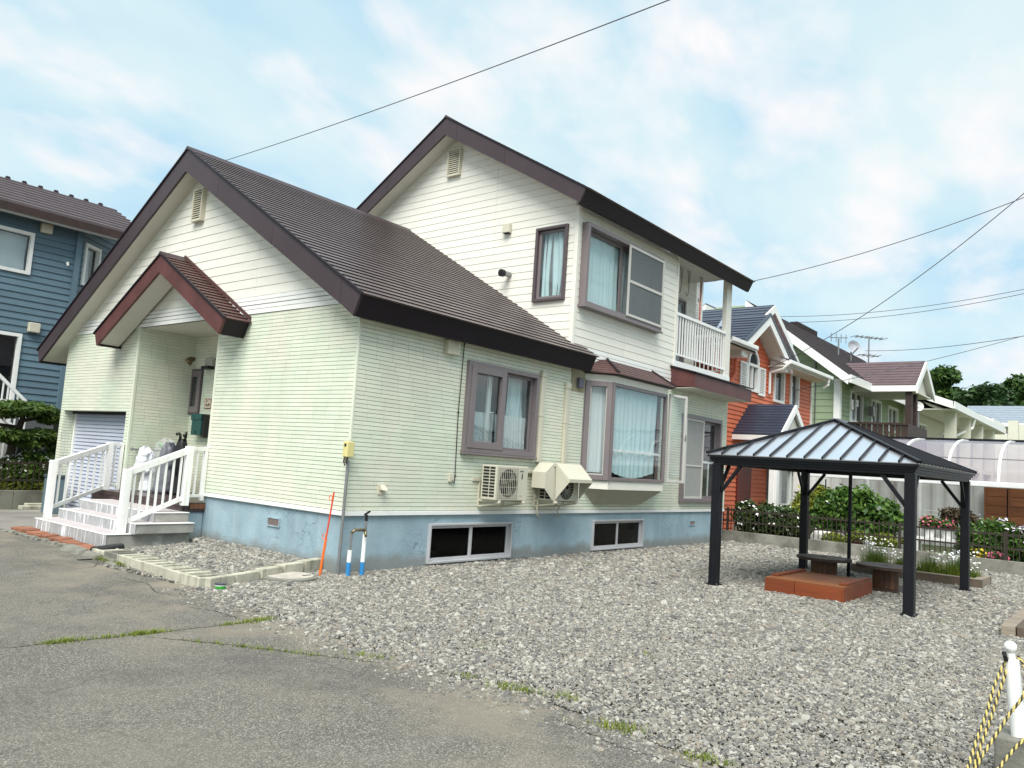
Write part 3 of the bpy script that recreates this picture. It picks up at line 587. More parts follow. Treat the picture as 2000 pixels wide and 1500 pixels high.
# basement windows
for b in (B1, B2): window(H, side_at(.015), *b, M_alu, fw=.035, out=.05, sash=.045, room=1.2, sill=False, name='basement_window', gm=M_glassb)
def louvre(P, u0, u1, v0, v1, depth, n, mat, parent, nm='louvre_vent', dark=True):
    mb = MB(); f = .028; mb.pbox(P, u0, u0+f, v0, v1, 0, depth); mb.pbox(P, u1-f, u1, v0, v1, 0, depth); mb.pbox(P, u0+f, u1-f, v1-f, v1, 0, depth-.002); mb.pbox(P, u0+f, u1-f, v0, v0+f, 0, depth-.002)
    o = mb.build(nm, mat, parent, bevel=.003); MB().pbox(P, u0+f, u1-f, v0+f, v1-f, .002, .012).build('vent_opening', M_acdark, o); h = (v1-v0-2*f)/n
    for k in range(n):
        z = v0+f+h*k; MB().slab(P, [(u0+f, z+h*.10), (u1-f, z+h*.10), (u1-f, z+h*.80), (u0+f, z+h*.80)], lambda u, v, z=z: depth*.93-(v-z)/h*depth*.28-.010, lambda u, v, z=z: depth*.93-(v-z)/h*depth*.28).build('louvre_slat', mat, o)
    return o
louvre(FRONT, 4.43, 4.75, 5.49, 6.08, .10, 13, M_plastic, H); louvre(front_at(XS), 3.18, 3.56, 7.79, 8.40, .09, 12, M_plastic, H)
for P, a, b, c, d in ((front_at(.015), 1.42, 1.73, .465, .60), (side_at(.015), 10.31, 10.61, .445, .56)):
    mb = MB(); mb.pbox(P, a, b, c, c+.018, 0, .02); mb.pbox(P, a, b, d-.018, d, 0, .02); mb.pbox(P, a, a+.018, c+.018, d-.018, 0, .019); mb.pbox(P, b-.018, b, c+.018, d-.018, 0, .019)
    o = mb.build('foundation_vent', M_found, H); MB().pbox(P, a+.018, b-.018, c+.018, d-.018, .002, .006).build('vent_opening', M_acdark, o); mb = MB()
    for k in range(10): u = a+.026+(b-a-.05)*k/10; mb.pbox(P, u, u+.016, c+.018, d-.018, .006, .014)
    mb.build('vent_grille', pmat('rusty_grille', (.22, .17, .155), .7, .2, 20), o)

# ---- roofs
def roof_slope(P, u0, u1, s0, s1, n, mat, parent, joined=False, th=.022, name='roof_course'):
    d = (s1-s0)/n; J = MB()
    for k in range(n):
        a, b = s0+d*k, s0+d*(k+1)+.012; mb = J if joined else MB()
        e0 = u0-random.uniform(0, .012); e1 = u1+random.uniform(0, .012)
        mb.hexa([P.p(e0, a+.034, -.014), P.p(e1, a+.034, -.014), P.p(e1, b, -.014), P.p(e0, b, -.014), P.p(e0, a-.006, th), P.p(e1, a-.006, th), P.p(e1, b, .003), P.p(e0, b, .003)])
        if not joined: mb.build(name, mat, parent)
    if joined: return J.build(name, mat, parent, kind='stuff')
def slope_plane(yr, zr, sl, right=True):      # u = x, v = distance from the ridge down is negative: v runs up the slope from a point at the ridge
    c = 1/math.hypot(1, sl); sg = 1 if right else -1
    return PL((0, yr, zr), (1, 0, 0), (0, sg*c, sl*c), (0, -sg*sl*c, c))
def gable_roof(parent, nm, x0, x1, yr, zr1, sl1, zr0, sl0, ye, yl, n, mat, fmat, emat, joints=(), x1r=None, right_joined=False, x0left=None, rake_w=.045, rakeback=False, gcap=True):
    """body with soffits, rake boards, eave boards and stepped courses; ye, yl: right and left eave y at the top edge"""
    zt = lambda y: zr1-sl1*abs(y-yr); zb = lambda y: zr0-sl0*abs(y-yr)
    rf = MB()
    lip = .03
    body = [(x0+rake_w, ye+.175, zt(ye+.175)-.03), (x0+rake_w, yr, zr1-.03), (x0+rake_w, yl-.175, zt(yl-.175)-.03), (x0+rake_w, yl-.175, zb(yl-.175)+.012), (x0+rake_w, yr, zr0+.012), (x0+rake_w, ye+.175, zb(ye+.175)+.012)]
    rf.prism(body, (x1-x0-2*rake_w, 0, 0)); r = rf.build(nm, M_soffit, parent)
    for (ya, tag) in ((ye, 0), (yl, 1)):
        sg = 1 if ya > yr else -1
        # eave board: leaning board between soffit edge and roof edge
        yo, yi = ya-sg*.02, ya-sg*.145; z1 = zt(yo)-.012; z0 = zb(yi)-.012
        MB().prism([(x0+rake_w, yi, z0), (x0+rake_w, yo, z1), (x0+rake_w, yo-sg*.05, z1), (x0+rake_w, yi-sg*.05, z0+.002)], ((x1r or x1)-x0-rake_w-.004, 0, 0)).build('eave_board', emat, r)
        # rake board(s) on the near end, split at joints
        cuts = [0.0]+[j for j in joints if j < abs(yi-yr)]+[1.0]; cut = []
        for c0, c1 in zip(cuts, cuts[1:]):
            a = yr+sg*c0 if c0 else yr; b = yr+sg*c1 if c1 != 1.0 else None
            ga = 0 if a == yr else sg*.003
            if b is not None: q = [(x0, a+ga, zb(a)), (x0, a+ga, zt(a)-.018), (x0, b-sg*.003, zt(b)-.018), (x0, b-sg*.003, zb(b))]
            else: q = [(x0, a+ga, zb(a)), (x0, a+ga, zt(a)-.018), (x0, yo, z1), (x0, yi, z0)]
            MB().prism(q, (rake_w-.003, 0, 0)).build('rake_board', fmat, r)
            if rakeback: MB().prism([(x1-rake_w+.003, *t[1:]) for t in q], (rake_w-.003, 0, 0)).build('rake_board', fmat, r)
        # thin metal edge above the rake board
        MB().prism([(x0-.02, yr, zr1-.016), (x0-.02, yr, zr1+.022), (x0-.02, ya+sg*.012, zt(ya)+.014), (x0-.02, ya+sg*.012, zt(ya)-.022)], (.05, 0, 0)).build('rake_edge', M_eavef, r)
        P = slope_plane(yr, zr1, sl1, right=(ya < yr)); sl = abs(ya-yr)*math.hypot(1, sl1)
        xr = (x1r or x1) if ya < yr else x1
        roof_slope(P, x0+.03, xr, -sl-.03, -.03, n, mat, r, joined=(ya > yr) or right_joined)
    if gcap: MB().prism([(x0-.022, yr-.10, zr1-.045), (x0-.022, yr, zr1+.045), (x0-.022, yr+.10, zr1-.045), (x0-.022, yr, zr1-.01)], (x1-x0, 0, 0)).build('ridge_cap', M_fascia, r)
    return r
LOWR = gable_roof(H, 'lower_roof', -.33, XS-.012, YR, ZR1, SL1, ZR0, SL0, -.38, 10.24, 37, M_roof, M_fascia, M_eavef, joints=(1.15, 2.85, 4.6), x1r=5.42)
UPPR = gable_roof(H, 'upper_roof', 4.67, 12.62, UYR, UZR1, USL1, UZR0, USL0, -.42, 7.18, 30, M_roof, M_fascia, M_eavef, joints=(.35, 1.75), right_joined=True, rakeback=True)
POR = gable_roof(H, 'porch_roof', -.47, -.02, 4.93, 4.845, .565, 4.52, .56, 2.66, 7.20, 19, M_redroof, M_redf, M_eavef, joints=(.28,))
# white flashing where the porch roof meets the wall
mb = MB()
for sg in (-1, 1): mb.prism([(-.03, 4.93, 4.86), (-.03, 4.93, 4.93), (-.03, 4.93+sg*2.28, 3.66), (-.03, 4.93+sg*2.28, 3.59)], (.012, 0, 0))
mb.build('roof_flashing', M_redroof, H)
# little gable wall inside the porch roof: boards already on the front wall; add its soffit return boards
MB().box(-.43, -.03, 2.86, 6.98, 3.42, 3.425).build('porch_soffit', M_soffit, H) if False else None

# ---- ground-floor window with a thick left sash
w = window(H, SIDE, *W1, M_frame, fw=.075, out=.075, inn=-.08, panes=2, sash=.05, roommat=M_room, room=1.4)
P = SIDE; a, b, c, d = 2.275, 3.14, 1.815, 3.135; mb = MB(); s = .115
mb.pbox(P, a, a+s, c, d, .02, .095); mb.pbox(P, b-s, b, c, d, .02, .095); mb.pbox(P, a+s, b-s, d-s, d, .02, .093); mb.pbox(P, a+s, b-s, c, c+s, .02, .093); mb.build('tilting_sash', M_frame, w, bevel=.008)
MB().pbox(P, a+s-.005, b-s+.005, c+s-.005, d-s+.005, .04, .046).build('pane', M_glass, w)
curtain(w, SIDE, 2.3, 3.12, 1.82, 2.42, -.14, M_curtain2, 9, .014); curtain(w, SIDE, 3.18, 4.0, 1.86, 2.42, -.14, M_curtain2, 9, .014); curtain(w, SIDE, 3.55, 3.95, 2.40, 3.16, -.20, M_curtain, 4, .03)
mb = MB(); mb.pbox(SIDE, 2.86, 2.90, 1.85, 3.1, -.10, -.06); mb.pbox(SIDE, 2.93, 2.95, 1.85, 3.1, -.10, -.07); mb.pbox(SIDE, 2.90, 2.99, 2.42, 2.44, -.05, -.03); mb.build('inner_stile', M_white, w)
# ---- terrace door on the right
w = window(H, SIDE, *W3, M_frame, fw=.09, out=.10, inn=-.08, panes=2, sash=.06, sashm=M_frame, roommat=M_room, room=1.6, sill=False, name='terrace_door')
P = SIDE; a, b, c, d = 9.78, 10.73, 1.07, 2.95; mb = MB(); s = .055
mb.pbox(P, a, a+s, c, d, .045, .085); mb.pbox(P, b-s, b, c, d, .045, .085); mb.pbox(P, a+s, b-s, d-s, d, .045, .083); mb.pbox(P, a+s, b-s, c, c+s, .045, .083); mb.pbox(P, a+s, b-s, 1.82, 1.86, .05, .08); mb.build('screen_frame', M_paleframe, w, bevel=.004)
MB().pbox(P, a+s, b-s, c+s, d-s, .060, .064).build('insect_screen', M_screen, w)
curtain(w, SIDE, 10.75, 11.15, 1.1, 2.9, -.16, M_curtain, 3, .03)
mb = MB(); mb.pbox(SIDE, 11.2, 11.5, 1.9, 2.9, -.5, -.45); mb.build('cupboard', pmat('brown_cupboard', (.16, .075, .025), .5, .2), w)
mb = MB(); mb.pbox(SIDE, 10.8, 11.6, 1.93, 1.98, -.07, -.05); mb.pbox(SIDE, 11.3, 11.34, 1.1, 1.93, -.07, -.05); mb.build('indoor_rail', M_white, w)
# ---- upper side window (proud box frame, right half a screen)
w = window(H, SIDE, *U1, M_frame, fw=.085, out=.16, inn=-.06, panes=2, sash=.06, roommat=M_room, room=1.2)
curtain(w, SIDE, 5.32, 6.72, 4.8, 6.2, -.10, M_curtain, 9, .035); curtain(w, SIDE, 6.78, 8.1, 4.8, 6.2, -.12, M_curtain2, 8, .03)
P = SIDE; a, b, c, d = 6.70, 8.19, 4.76, 6.25; mb = MB(); s = .055
mb.pbox(P, a, a+s, c, d, .165, .195); mb.pbox(P, b-s, b, c, d, .165, .195); mb.pbox(P, a+s, b-s, d-s, d, .165, .193); mb.pbox(P, a+s, b-s, c, c+s, .165, .193); mb.pbox(P, a+s, b-s, 5.46, 5.52, .167, .192); mb.build('screen_frame', M_paleframe, w, bevel=.004)
MB().pbox(P, a+s, b-s, c+s, d-s, .176, .179).build('insect_screen', cloth_mat('fine_insect_mesh', (.20, .22, .225), .1, .60), w)
# ---- upper gable window
w = window(H, front_at(XS), *UG, M_framedk, fw=.055, out=.07, inn=-.06, panes=1, sash=.055, sashm=M_frame, roommat=M_room, room=1.0, sill=False)
curtain(w, front_at(XS), .28, .88, 4.86, 6.2, -.12, M_curtain, 6, .03, gather=.1)
# ---- narrow window in the entrance recess
w = window(H, front_at(RX-.05), 5.96, 6.46, 2.17, 3.06, M_framedk, fw=.03, out=-.006, inn=-.048, panes=1, sash=.12, sashm=M_frame, room=None, sill=False)
MB().pbox(front_at(RX-.05), 6.0, 6.42, 2.21, 3.02, -.046, -.044).build('dark_backing', M_dark, w)

# ---- bay window
bay = MB(); x0, x1, x2, x3, D = 5.62, 6.00, 8.20, 8.58, .38
def ring(z, e=0.0): return [(x0-e, 0.0, z), (x1-e*.5, -D-e, z), (x2+e*.5, -D-e, z), (x3+e, 0.0, z)]
def loft(mb, a, b):
    k = len(a); mb.add(list(a)+list(b), [tuple(range(k-1, -1, -1)), tuple(range(k, 2*k))]+[(i, (i+1) % k, k+(i+1) % k, k+i) for i in range(k)]); return mb
BW = loft(MB(), ring(1.24), ring(1.40)).build('bay_window', M_board, H)
loft(MB(), [(6.05, .0, .95), (6.20, -.12, .95), (7.75, -.12, .95), (7.95, .0, .95)], ring(1.235, -.02)).build('bay_underside', pmat('bay_underside_panel', (.36, .345, .27), .6, .05), BW)
loft(MB(), ring(3.30, .01), ring(3.43, .02)).build('bay_head', M_board, BW)
loft(MB(), ring(3.43, .10), ring(3.462, .16)).build('bay_eave', M_eavef, BW)
M_bayroof = M_redroof
ev = ring(3.462, .17); rg = [(6.06, .0, 3.80), (6.30, -.02, 3.80), (8.15, -.02, 3.80), (8.42, .0, 3.80)]
nb = 6
for k in range(nb):
    t0, t1 = k/nb, (k+1)/nb+.01
    A = [tuple(np.array(p)*(1-t0)+np.array(q)*t0+np.array((0, 0, .016))) for p, q in zip(ev, rg)]; Bq = [tuple(np.array(p)*(1-t1)+np.array(q)*t1) for p, q in zip(ev, rg)]
    A0 = [(p[0], p[1], p[2]-.03) for p in A]; B0 = [(p[0], p[1], p[2]-.03) for p in Bq]; mb = MB()
    for i in range(3): mb.hexa([A0[i], A0[i+1], B0[i+1], B0[i], A[i], A[i+1], Bq[i+1], Bq[i]])
    mb.build('bay_roof_course', M_bayroof, BW, recalc=True)
mb = MB()
for i in (1, 2): mb.bar(np.array(ev[i])+(0, 0, .02), np.array(rg[i])+(0, 0, .02), .05, .03)
mb.build('bay_hip', M_eavef, BW)
# bay faces
dl = math.hypot(x1-x0, D); BL = PL((x0, 0, 0), ((x1-x0)/dl, -D/dl, 0), (0, 0, 1), (-D/dl, -(x1-x0)/dl, 0)); BF = side_at(-D)
BR = PL((x2, -D, 0), ((x3-x2)/dl, D/dl, 0), (0, 0, 1), (D/dl, -(x3-x2)/dl, 0))
def bay_frame(P, u0, u1, v0, v1, fw, nm, out=.03, sash=None):
    mb = MB(); mb.pbox(P, u0, u0+fw, v0, v1, -.05, out); mb.pbox(P, u1-fw, u1, v0, v1, -.05, out); mb.pbox(P, u0+fw, u1-fw, v1-fw, v1, -.05, out-.002); mb.pbox(P, u0+fw, u1-fw, v0, v0+fw, -.05, out-.002)
    o = mb.build(nm, M_frame, BW, bevel=.006); MB().pbox(P, u0+fw-.004, u1-fw+.004, v0+fw-.004, v1-fw+.004, -.012, -.006).build('pane', M_glass, BW); return o
bay_frame(BL, .0, dl-.012, 1.41, 3.30, .10, 'side_sash', .05); MB().pbox(BL, .105, dl-.115, 1.50, 1.53, -.005, .02).build('sash_bead', M_paleframe, BW)
mb = MB(); mb.pbox(BL, .10, .115, 1.51, 3.20, -.005, .03); mb.pbox(BL, dl-.127, dl-.112, 1.51, 3.20, -.005, .03); mb.build('sash_bead', M_paleframe, BW)
MB().pbox(BL, -.06, -.005, 1.38, 3.34, .0, .045).build('bay_jamb', M_frame, BW, bevel=.005)
bay_frame(BF, x1+.012, x2, 1.41, 3.30, .065, 'front_frame'); MB().bar((x1, -D-.02, 1.41), (x1, -D-.02, 3.30), .05, .05).build('corner_post', M_frame, BW)
mb = MB(); mb.pbox(BR, .0, dl, 1.41, 1.47, -.05, .02); mb.pbox(BR, .0, dl, 3.24, 3.30, -.05, .02); mb.pbox(BR, dl-.05, dl, 1.47, 3.24, -.05, .02); mb.build('side_opening', M_frame, BW)
curtain(BW, BF, 6.06, 7.98, 1.62, 3.26, -.10, M_curtain, 11, .02, sag=.14); curtain(BW, BL, .08, dl-.03, 1.55, 3.22, -.10, M_curtain2, 3, .02)
curtain(BW, BF, 6.5, 7.6, 1.55, 2.5, -.16, M_curtain, 5, .02, sag=.1)
mb = MB(); mb.add([(5.7, .02, 1.4), (8.5, .02, 1.4), (8.5, .02, 3.3), (5.7, .02, 3.3), (5.7, 1.4, 1.4), (8.5, 1.4, 1.4), (8.5, 1.4, 3.3), (5.7, 1.4, 3.3)], [(4, 5, 6, 7), (0, 1, 5, 4), (1, 2, 6, 5), (2, 3, 7, 6), (3, 0, 4, 7)]); mb.build('room_lining', M_room, BW, recalc=False)
mb = MB(); mb.pbox(BF, 6.1, 8.1, 1.98, 2.02, -.06, -.045); mb.build('inner_rail', M_white, BW)
# outward-swung casement at the bay's right side
SW = PL((8.30, -.40, 0), (.985, -.17, 0), (0, 0, 1), (-.17, -.985, 0)); mb = MB(); s = .055
mb.pbox(SW, 0, s, 1.43, 3.33, -.02, .02); mb.pbox(SW, .62-s*1.4, .62, 1.43, 3.33, -.02, .02); mb.pbox(SW, s, .62-s*1.4, 3.33-s, 3.33, -.02, .018); mb.pbox(SW, s, .62-s*1.4, 1.43, 1.43+s, -.02, .018)
cs = mb.build('open_casement', M_paleframe, BW, bevel=.004); MB().pbox(SW, s, .62-s*1.4, 1.43+s, 3.33-s, -.004, .002).build('casement_pane', M_glass, BW)
mb = MB(); mb.pbox(SW, .55, .60, 2.36, 2.40, .02, .035); mb.pbox(SW, .57, .585, 2.40, 2.48, .02, .04); mb.build('casement_catch', M_steel, BW)

# ---- garage shutter
GS = front_at(.26); mb = MB(); mb.box(.0, .26, GY1, GY1+.02, 0, GZ1); mb.box(.0, .26, GY0-.02, GY0, 0, GZ1); mb.box(.0, .26, GY0, GY1, GZ1, GZ1+.02); mb.build('garage_reveal', M_grout, H)
J1 = PL((0, GY1, 0), (1, 0, 0), (0, 0, 1), (0, -1, 0)); mb = MB(); tile_wall(mb, J1, 0, .26, 0, GZ1, tw=.06); mb.build('tile_siding', M_tile, H, kind='stuff')
sh = MB(); sh.pbox(GS, GY1-.07, GY1-.012, 0, GZ1-.03, -.02, .05); sh.pbox(GS, GY0, GY0+.05, 0, GZ1-.03, -.02, .05); SHT = sh.build('roller_shutter', M_white, H)
proto = None; zz_ = .02; k = 0
while zz_ < GZ1-.01:
    if proto is None: mb = MB(); mb.slab(GS, [(GY0+.05, .02), (GY1-.07, .02), (GY1-.07, .085), (GY0+.05, .085)], -.02, lambda u, v: .022 if v < .05 else .004); mb.pbox(GS, GY0+.05, GY1-.07, .085, .092, -.02, -.014); proto = mb.build('shutter_slat', M_shutter, SHT)
    else: dup(proto, (0, 0, zz_-.02), SHT)
    zz_ += .0735
MB().pbox(GS, GY0, GY1, GZ1-.05, GZ1, -.02, .10).build('shutter_housing', M_dark, SHT)
# ---- balcony
FL = MB(); FL.box(BAL[0], L, -.02, 1.0, 4.05, 4.11); BALC = FL.build('balcony', M_white, H)
mb = MB(); mb.pbox(SIDE, BAL[0]-.03, L, 4.0, 4.20, -.02, .035); mb.build('balcony_curb', M_white, BALC, bevel=.004)
mb = MB(); mb.pbox(SIDE, BAL[0]-.02, BAL[0]+.055, 4.2, 6.55, -.05, .03); mb.build('balcony_jamb', M_board, BALC)
mb = MB(); mb.box(L-.30, L, -.02, .10, 4.11, 6.75); mb.build('balcony_post', M_board, BALC, bevel=.008)
mb = MB(); mb.pbox(SIDE, BAL[0]+.055, L-.30, 5.26, 5.33, -.04, .03); mb.pbox(SIDE, BAL[0]+.055, L-.30, 4.34, 4.375, -.02, .015); mb.box(L-.08, L-.01, .1, 1.0, 5.26, 5.33); mb.box(L-.06, L-.03, .1, 1.0, 4.34, 4.375); mb.build('balcony_rail', M_whitepaint, BALC)
pb = MB().pbox(SIDE, BAL[0]+.12, BAL[0]+.15, 4.375, 5.26, -.018, .01).build('baluster', M_whitepaint, BALC)
for k in range(1, 20): dup(pb, (.133*k, 0, 0))
pb = MB().box(L-.055, L-.03, .18, .205, 4.375, 5.26).build('baluster', M_whitepaint, BALC)
for k in range(1, 7): dup(pb, (0, .12*k, 0))
BB = side_at(1.0)
mb = MB(); plain_wall(mb, BB, BAL[0], L, 4.1, 6.75); mb.build('balcony_back_wall', M_backing, BALC)
board_objs('balcony_board', M_board, BALC, BB, BAL[0], L, 4.11, 6.75, .152, holes=[(9.9, 11.5, 4.15, 6.14)])
window(H, side_at(.94), 9.9, 11.5, 4.15, 6.14, M_frame, fw=.07, out=.02, inn=-.052, panes=2, sash=.06, room=None, sill=False, name='balcony_door')
MB().pbox(side_at(.94), 9.95, 11.45, 4.2, 6.1, -.05, -.047).build('dark_backing', M_room, BALC)
MB().box(BAL[0]+.0, 11.9, -.03, 1.0, 6.70, 6.73).build('balcony_ceiling', M_soffit, BALC)
# brown canopy board under the balcony
cn = MB(); xa, xb_ = 8.72, 12.2
cn.prism([(9.02, .0, 3.60), (9.02, .0, 4.02), (9.02, -.03, 4.02), (9.02, -.62, 3.86), (9.02, -.62, 3.56)], (xb_-9.02, 0, 0)); CAN = cn.build('canopy', M_redf, H)
MB().prism([(8.98, .0, 4.03), (8.98, -.66, 3.865), (8.98, -.66, 3.90), (8.98, .0, 4.07)], (xb_-8.98+.03, 0, 0)).build('canopy_roof', M_eavef, CAN)
MB().box(9.03, xb_-.01, -.6, -.001, 3.545, 3.558).build('canopy_soffit', M_soffit, CAN)
# clothes hooks under the balcony ceiling
for k, (x, z) in enumerate(((10.15, 6.68), (10.55, 6.68), (11.25, 6.68))):
    mb = MB(); y = .45
    mb.tube([(x, y, z), (x, y, z-.02), (x+.14, y, z-.02), (x+.14, y, z), ], .012); mb.tube([(x+.02, y, z-.02), (x+.07, y, z-.25), (x+.10, y, z-.42), (x+.06, y, z-.62), (x-.02, y, z-.66), (x-.06, y, z-.58)], .012); mb.tube([(x+.14, y, z-.02), (x+.11, y, z-.25), (x+.10, y, z-.42)], .012)
    mb.build('laundry_hook', M_steel, label=('light metal laundry hook under the balcony ceiling nearest the house wall', 'middle metal laundry hook hanging from the balcony ceiling', 'metal laundry hook under the balcony ceiling nearest the corner post')[k], cat='hook', group='laundry hooks over the balcony', loc=(x, y, z))
print('house done', len(bpy.data.objects))

# ------------------------------------------------------------------ entrance steps, rails, things on the porch
ST = root('entrance_steps', 'grey concrete entrance steps with worn white risers up to the brown tiled porch', 'steps', (-1, 4.5, 0))
for x0, x1, y0, y1, z0, z1 in ((-1.63, -.345, 3.22, 5.80, -.05, .22), (-1.27, -.345, 3.12, 5.82, .22, .375), (-.92, -.345, 3.30, 5.92, .375, .52)):
    o = MB().box(x0+.012, x1, y0+.012, y1-.012, z0, z1-.012).build('step', M_stepside, ST, bevel=.01)
    MB().box(x0, x0+.0119, y0, y1, z0, z1-.0125).build('riser', M_riser, o, bevel=.003); MB().box(x0+.03, x1, y0+.05, y1-.05, z1-.0119, z1).build('tread', M_tread, o, bevel=.004)
    mb = MB(); mb.box(x0-.004, x0+.03, y0-.002, y1, z1-.0119, z1+.002); mb.box(x0+.03, x1, y0-.002, y0+.05, z1-.0119, z1+.001); mb.box(x0+.03, x1, y1-.05, y1, z1-.0119, z1+.001); mb.build('white_nosing', M_whitepaint, o, kind='stuff', bevel=.004)
PO = MB().box(-.345, RX, 3.50, 6.33, .50, .645).box(-.345, -.03, 6.331, 6.80, .10, .645).build('porch_slab', M_porchtile, ST)
pt = MB().box(-.36, -.345, 3.51, 3.585, .512, .578).build('porch_tile', M_porchtile, PO, bevel=.003)
for r in range(2):
    for k in range(41):
        if r or k: dup(pt, (0, .0785*k, .071*r))
pt = MB().box(-.335, -.262, 3.485, 3.50, .512, .578).build('porch_tile', M_porchtile, PO, bevel=.003)
for r in range(2):
    for k in range(5):
        if r or k: dup(pt, (.0785*k, 0, .071*r))
pt = MB().box(-.355, -.207, 3.50, 3.648, .646, .658).build('floor_tile', M_porchtile, PO, bevel=.003)
for a in range(10):
    for b in range(19):
        if a or b: dup(pt, (.151*a, .1495*b, 0))
MB().box(-.25, -.0, 3.47, 3.49, .56, .64).build('edge_board', M_stave, PO)

def handrail(label, a, b, c, za, zb, n):
    """posts at a (foot) and b, short level piece from b to the wall at c; za, zb: tops"""
    r = root('white_handrail', label, 'handrail', (a[0], a[1], a[2]), 'white handrails beside the entrance steps'); w = .105
    for p, zt, nm in ((a, za, 'post'), (b, zb, 'post')):
        o = MB().box(p[0]-w/2, p[0]+w/2, p[1]-w/2, p[1]+w/2, p[2], zt).build(nm, M_whitepaint, r, bevel=.006)
        mb = MB()
        for dy in (-.025, .025): mb.tube([(p[0]-w/2-.006, p[1]+dy, p[2]+.05), (p[0]-w/2+.004, p[1]+dy, p[2]+.05)], .008, 6)
        mb.build('bolt', M_steel, o, kind='stuff')
    MB().bar((a[0], a[1], za-.06), (b[0], b[1], zb-.06), .06, .10).build('top_rail', M_whitepaint, r, bevel=.008)
    MB().bar((a[0], a[1], za-.80), (b[0], b[1], zb-.80), .04, .07).build('bottom_rail', M_whitepaint, r, bevel=.006)
    for k in range(1, n+1):
        f = k/(n+1); x, y = a[0]+(b[0]-a[0])*f, a[1]+(b[1]-a[1])*f; z = za+(zb-za)*f
        MB().box(x-.014, x+.014, y-.014, y+.014, z-.80, z-.06).build('baluster', M_whitepaint, r)
    MB().bar((b[0], b[1], zb-.035), (c[0], c[1], zb-.035), .05, .06).build('level_rail', M_whitepaint, r, bevel=.005); MB().bar((b[0], b[1], zb-.78), (c[0], c[1], zb-.78), .035, .05).build('level_bottom_rail', M_whitepaint, r, bevel=.004)
    mx, my = (b[0]+c[0])/2, (b[1]+c[1])/2; MB().box(mx-.014, mx+.014, my-.014, my+.014, zb-.78, zb-.035).build('baluster', M_whitepaint, r)
    MB().box(c[0]-.03, c[0]+.03, c[1]-.03, c[1]+.03, zb-.86, zb).build('wall_post', M_whitepaint, r, bevel=.004)
handrail('sloping white handrail on the garage side of the entrance steps', (-1.42, 5.86, .222), (-.30, 6.38, .60), (-.06, 6.43, 0), 1.17, 1.52, 7)
handrail('sloping white handrail on the gravel side of the entrance steps', (-1.36, 3.36, .222), (-.40, 3.40, .62), (-.05, 3.52, 0), 1.16, 1.55, 7)
mb = MB(); mb.tube([(.05, RY1-.11, 1.42), (.75, RY1-.11, 1.42)], .018, 8); mb.tube([(.05, RY1-.12, 1.42), (.02, RY1-.12, 1.42)], .035, 10); mb.tube([(.15, RY1-.12, 1.42), (.15, RY1-.01, 1.42)], .014, 8); mb.tube([(.7, RY1-.12, 1.42), (.7, RY1-.01, 1.42)], .014, 8); mb.build('grab_bar', M_steel, label='short metal grab bar on the tiled porch wall behind the bags', cat='grab bar', loc=(.4, RY1, 1.42))

def lump(mb, c, r, h, n=14, m=9, seed=1, top=.35, wob=.16, pleat=9):
    rg = random.Random(seed); ph = [rg.random()*6.28 for _ in range(4)]; vs = []; fs = []
    for j in range(m+1):
        f = j/m; rr = (1-.28*f) if f < .75 else (1-.28*.75)*(1-((f-.75)/.25)**2*(1-top))
        for i in range(n):
            a = 2*math.pi*i/n; k = 1+wob*math.sin(3*a+ph[0]+2*f)+wob*.6*math.sin(pleat*a+ph[1]+5*f)+wob*.5*math.sin(5*a+9*f+ph[2])
            vs.append((c[0]+r[0]*rr*k*math.cos(a), c[1]+r[1]*rr*k*math.sin(a), c[2]+h*f+.03*math.sin(4*a+ph[3]+3*f)*(f > 0)))
    for j in range(m):
        for i in range(n): fs.append((j*n+i, j*n+(i+1) % n, (j+1)*n+(i+1) % n, (j+1)*n+i))
    fs += [tuple(range(n-1, -1, -1)), tuple(range(m*n, (m+1)*n))]; mb.add(vs, fs); return mb
def crumple(par, k, size):
    o = [q for q in bpy.data.objects if q.parent == par and not q.modifiers and q.name.split('.')[0] in ('plastic_cover', 'bag_body', 'bag_tail')][-1]
    tx = bpy.data.textures.new('crumple', 'CLOUDS'); tx.noise_scale = size; tx.noise_depth = 3; sb_ = o.modifiers.new('subdivide', 'SUBSURF'); sb_.levels = sb_.render_levels = 1
    dm = o.modifiers.new('crumple', 'DISPLACE'); dm.texture = tx; dm.strength = k; dm.mid_level = .5; dm.texture_coords = 'LOCAL'
M_clear = bpy.data.materials.new('clear_plastic_sheet'); M_clear.use_nodes = True; t = M_clear.node_tree; b_ = t.nodes['Principled BSDF']; b_.inputs['Base Color'].default_value = (.75, .78, .82, 1); b_.inputs['Roughness'].default_value = .22; b_.inputs['Alpha'].default_value = .17
G = 'bags left on the porch'
r = root('covered_bag', 'dark golf bag wrapped in clear plastic standing on the porch', 'bag', (.40, 5.62, .66), G)
lump(MB(), (.42, 5.60, .665), (.21, .22), .90, 24, 14, 3, .5, .07).build('dark_bag', pmat('navy_black_cloth', (.035, .040, .055), .7, .4, 5), r, smooth=True)
lump(MB(), (.38, 5.66, .66), (.26, .30), 1.00, 44, 16, 4, .18, .09, 13).build('plastic_cover', M_clear, r, smooth=True); crumple(r, .07, .10)
mb = MB(); mb.tube([(.30, 5.70, 1.50), (.26, 5.66, 1.56), (.28, 5.60, 1.50)], .02, 6); mb.build('green_tag', pmat('green_tag', (.10, .30, .06), .5, .1), r)
r = root('white_plastic_bag', 'crumpled white plastic bag leaning on the wrapped golf bag', 'bag', (.28, 6.05, .66), G)
M_wbag = pmat('white_film', (.74, .76, .80), .35, .1, 8, .3, 25)
lump(MB(), (.20, 6.02, .98), (.17, .20), .50, 30, 12, 8, .2, .14, 11).build('bag_body', M_wbag, r, smooth=True); crumple(r, .11, .11)
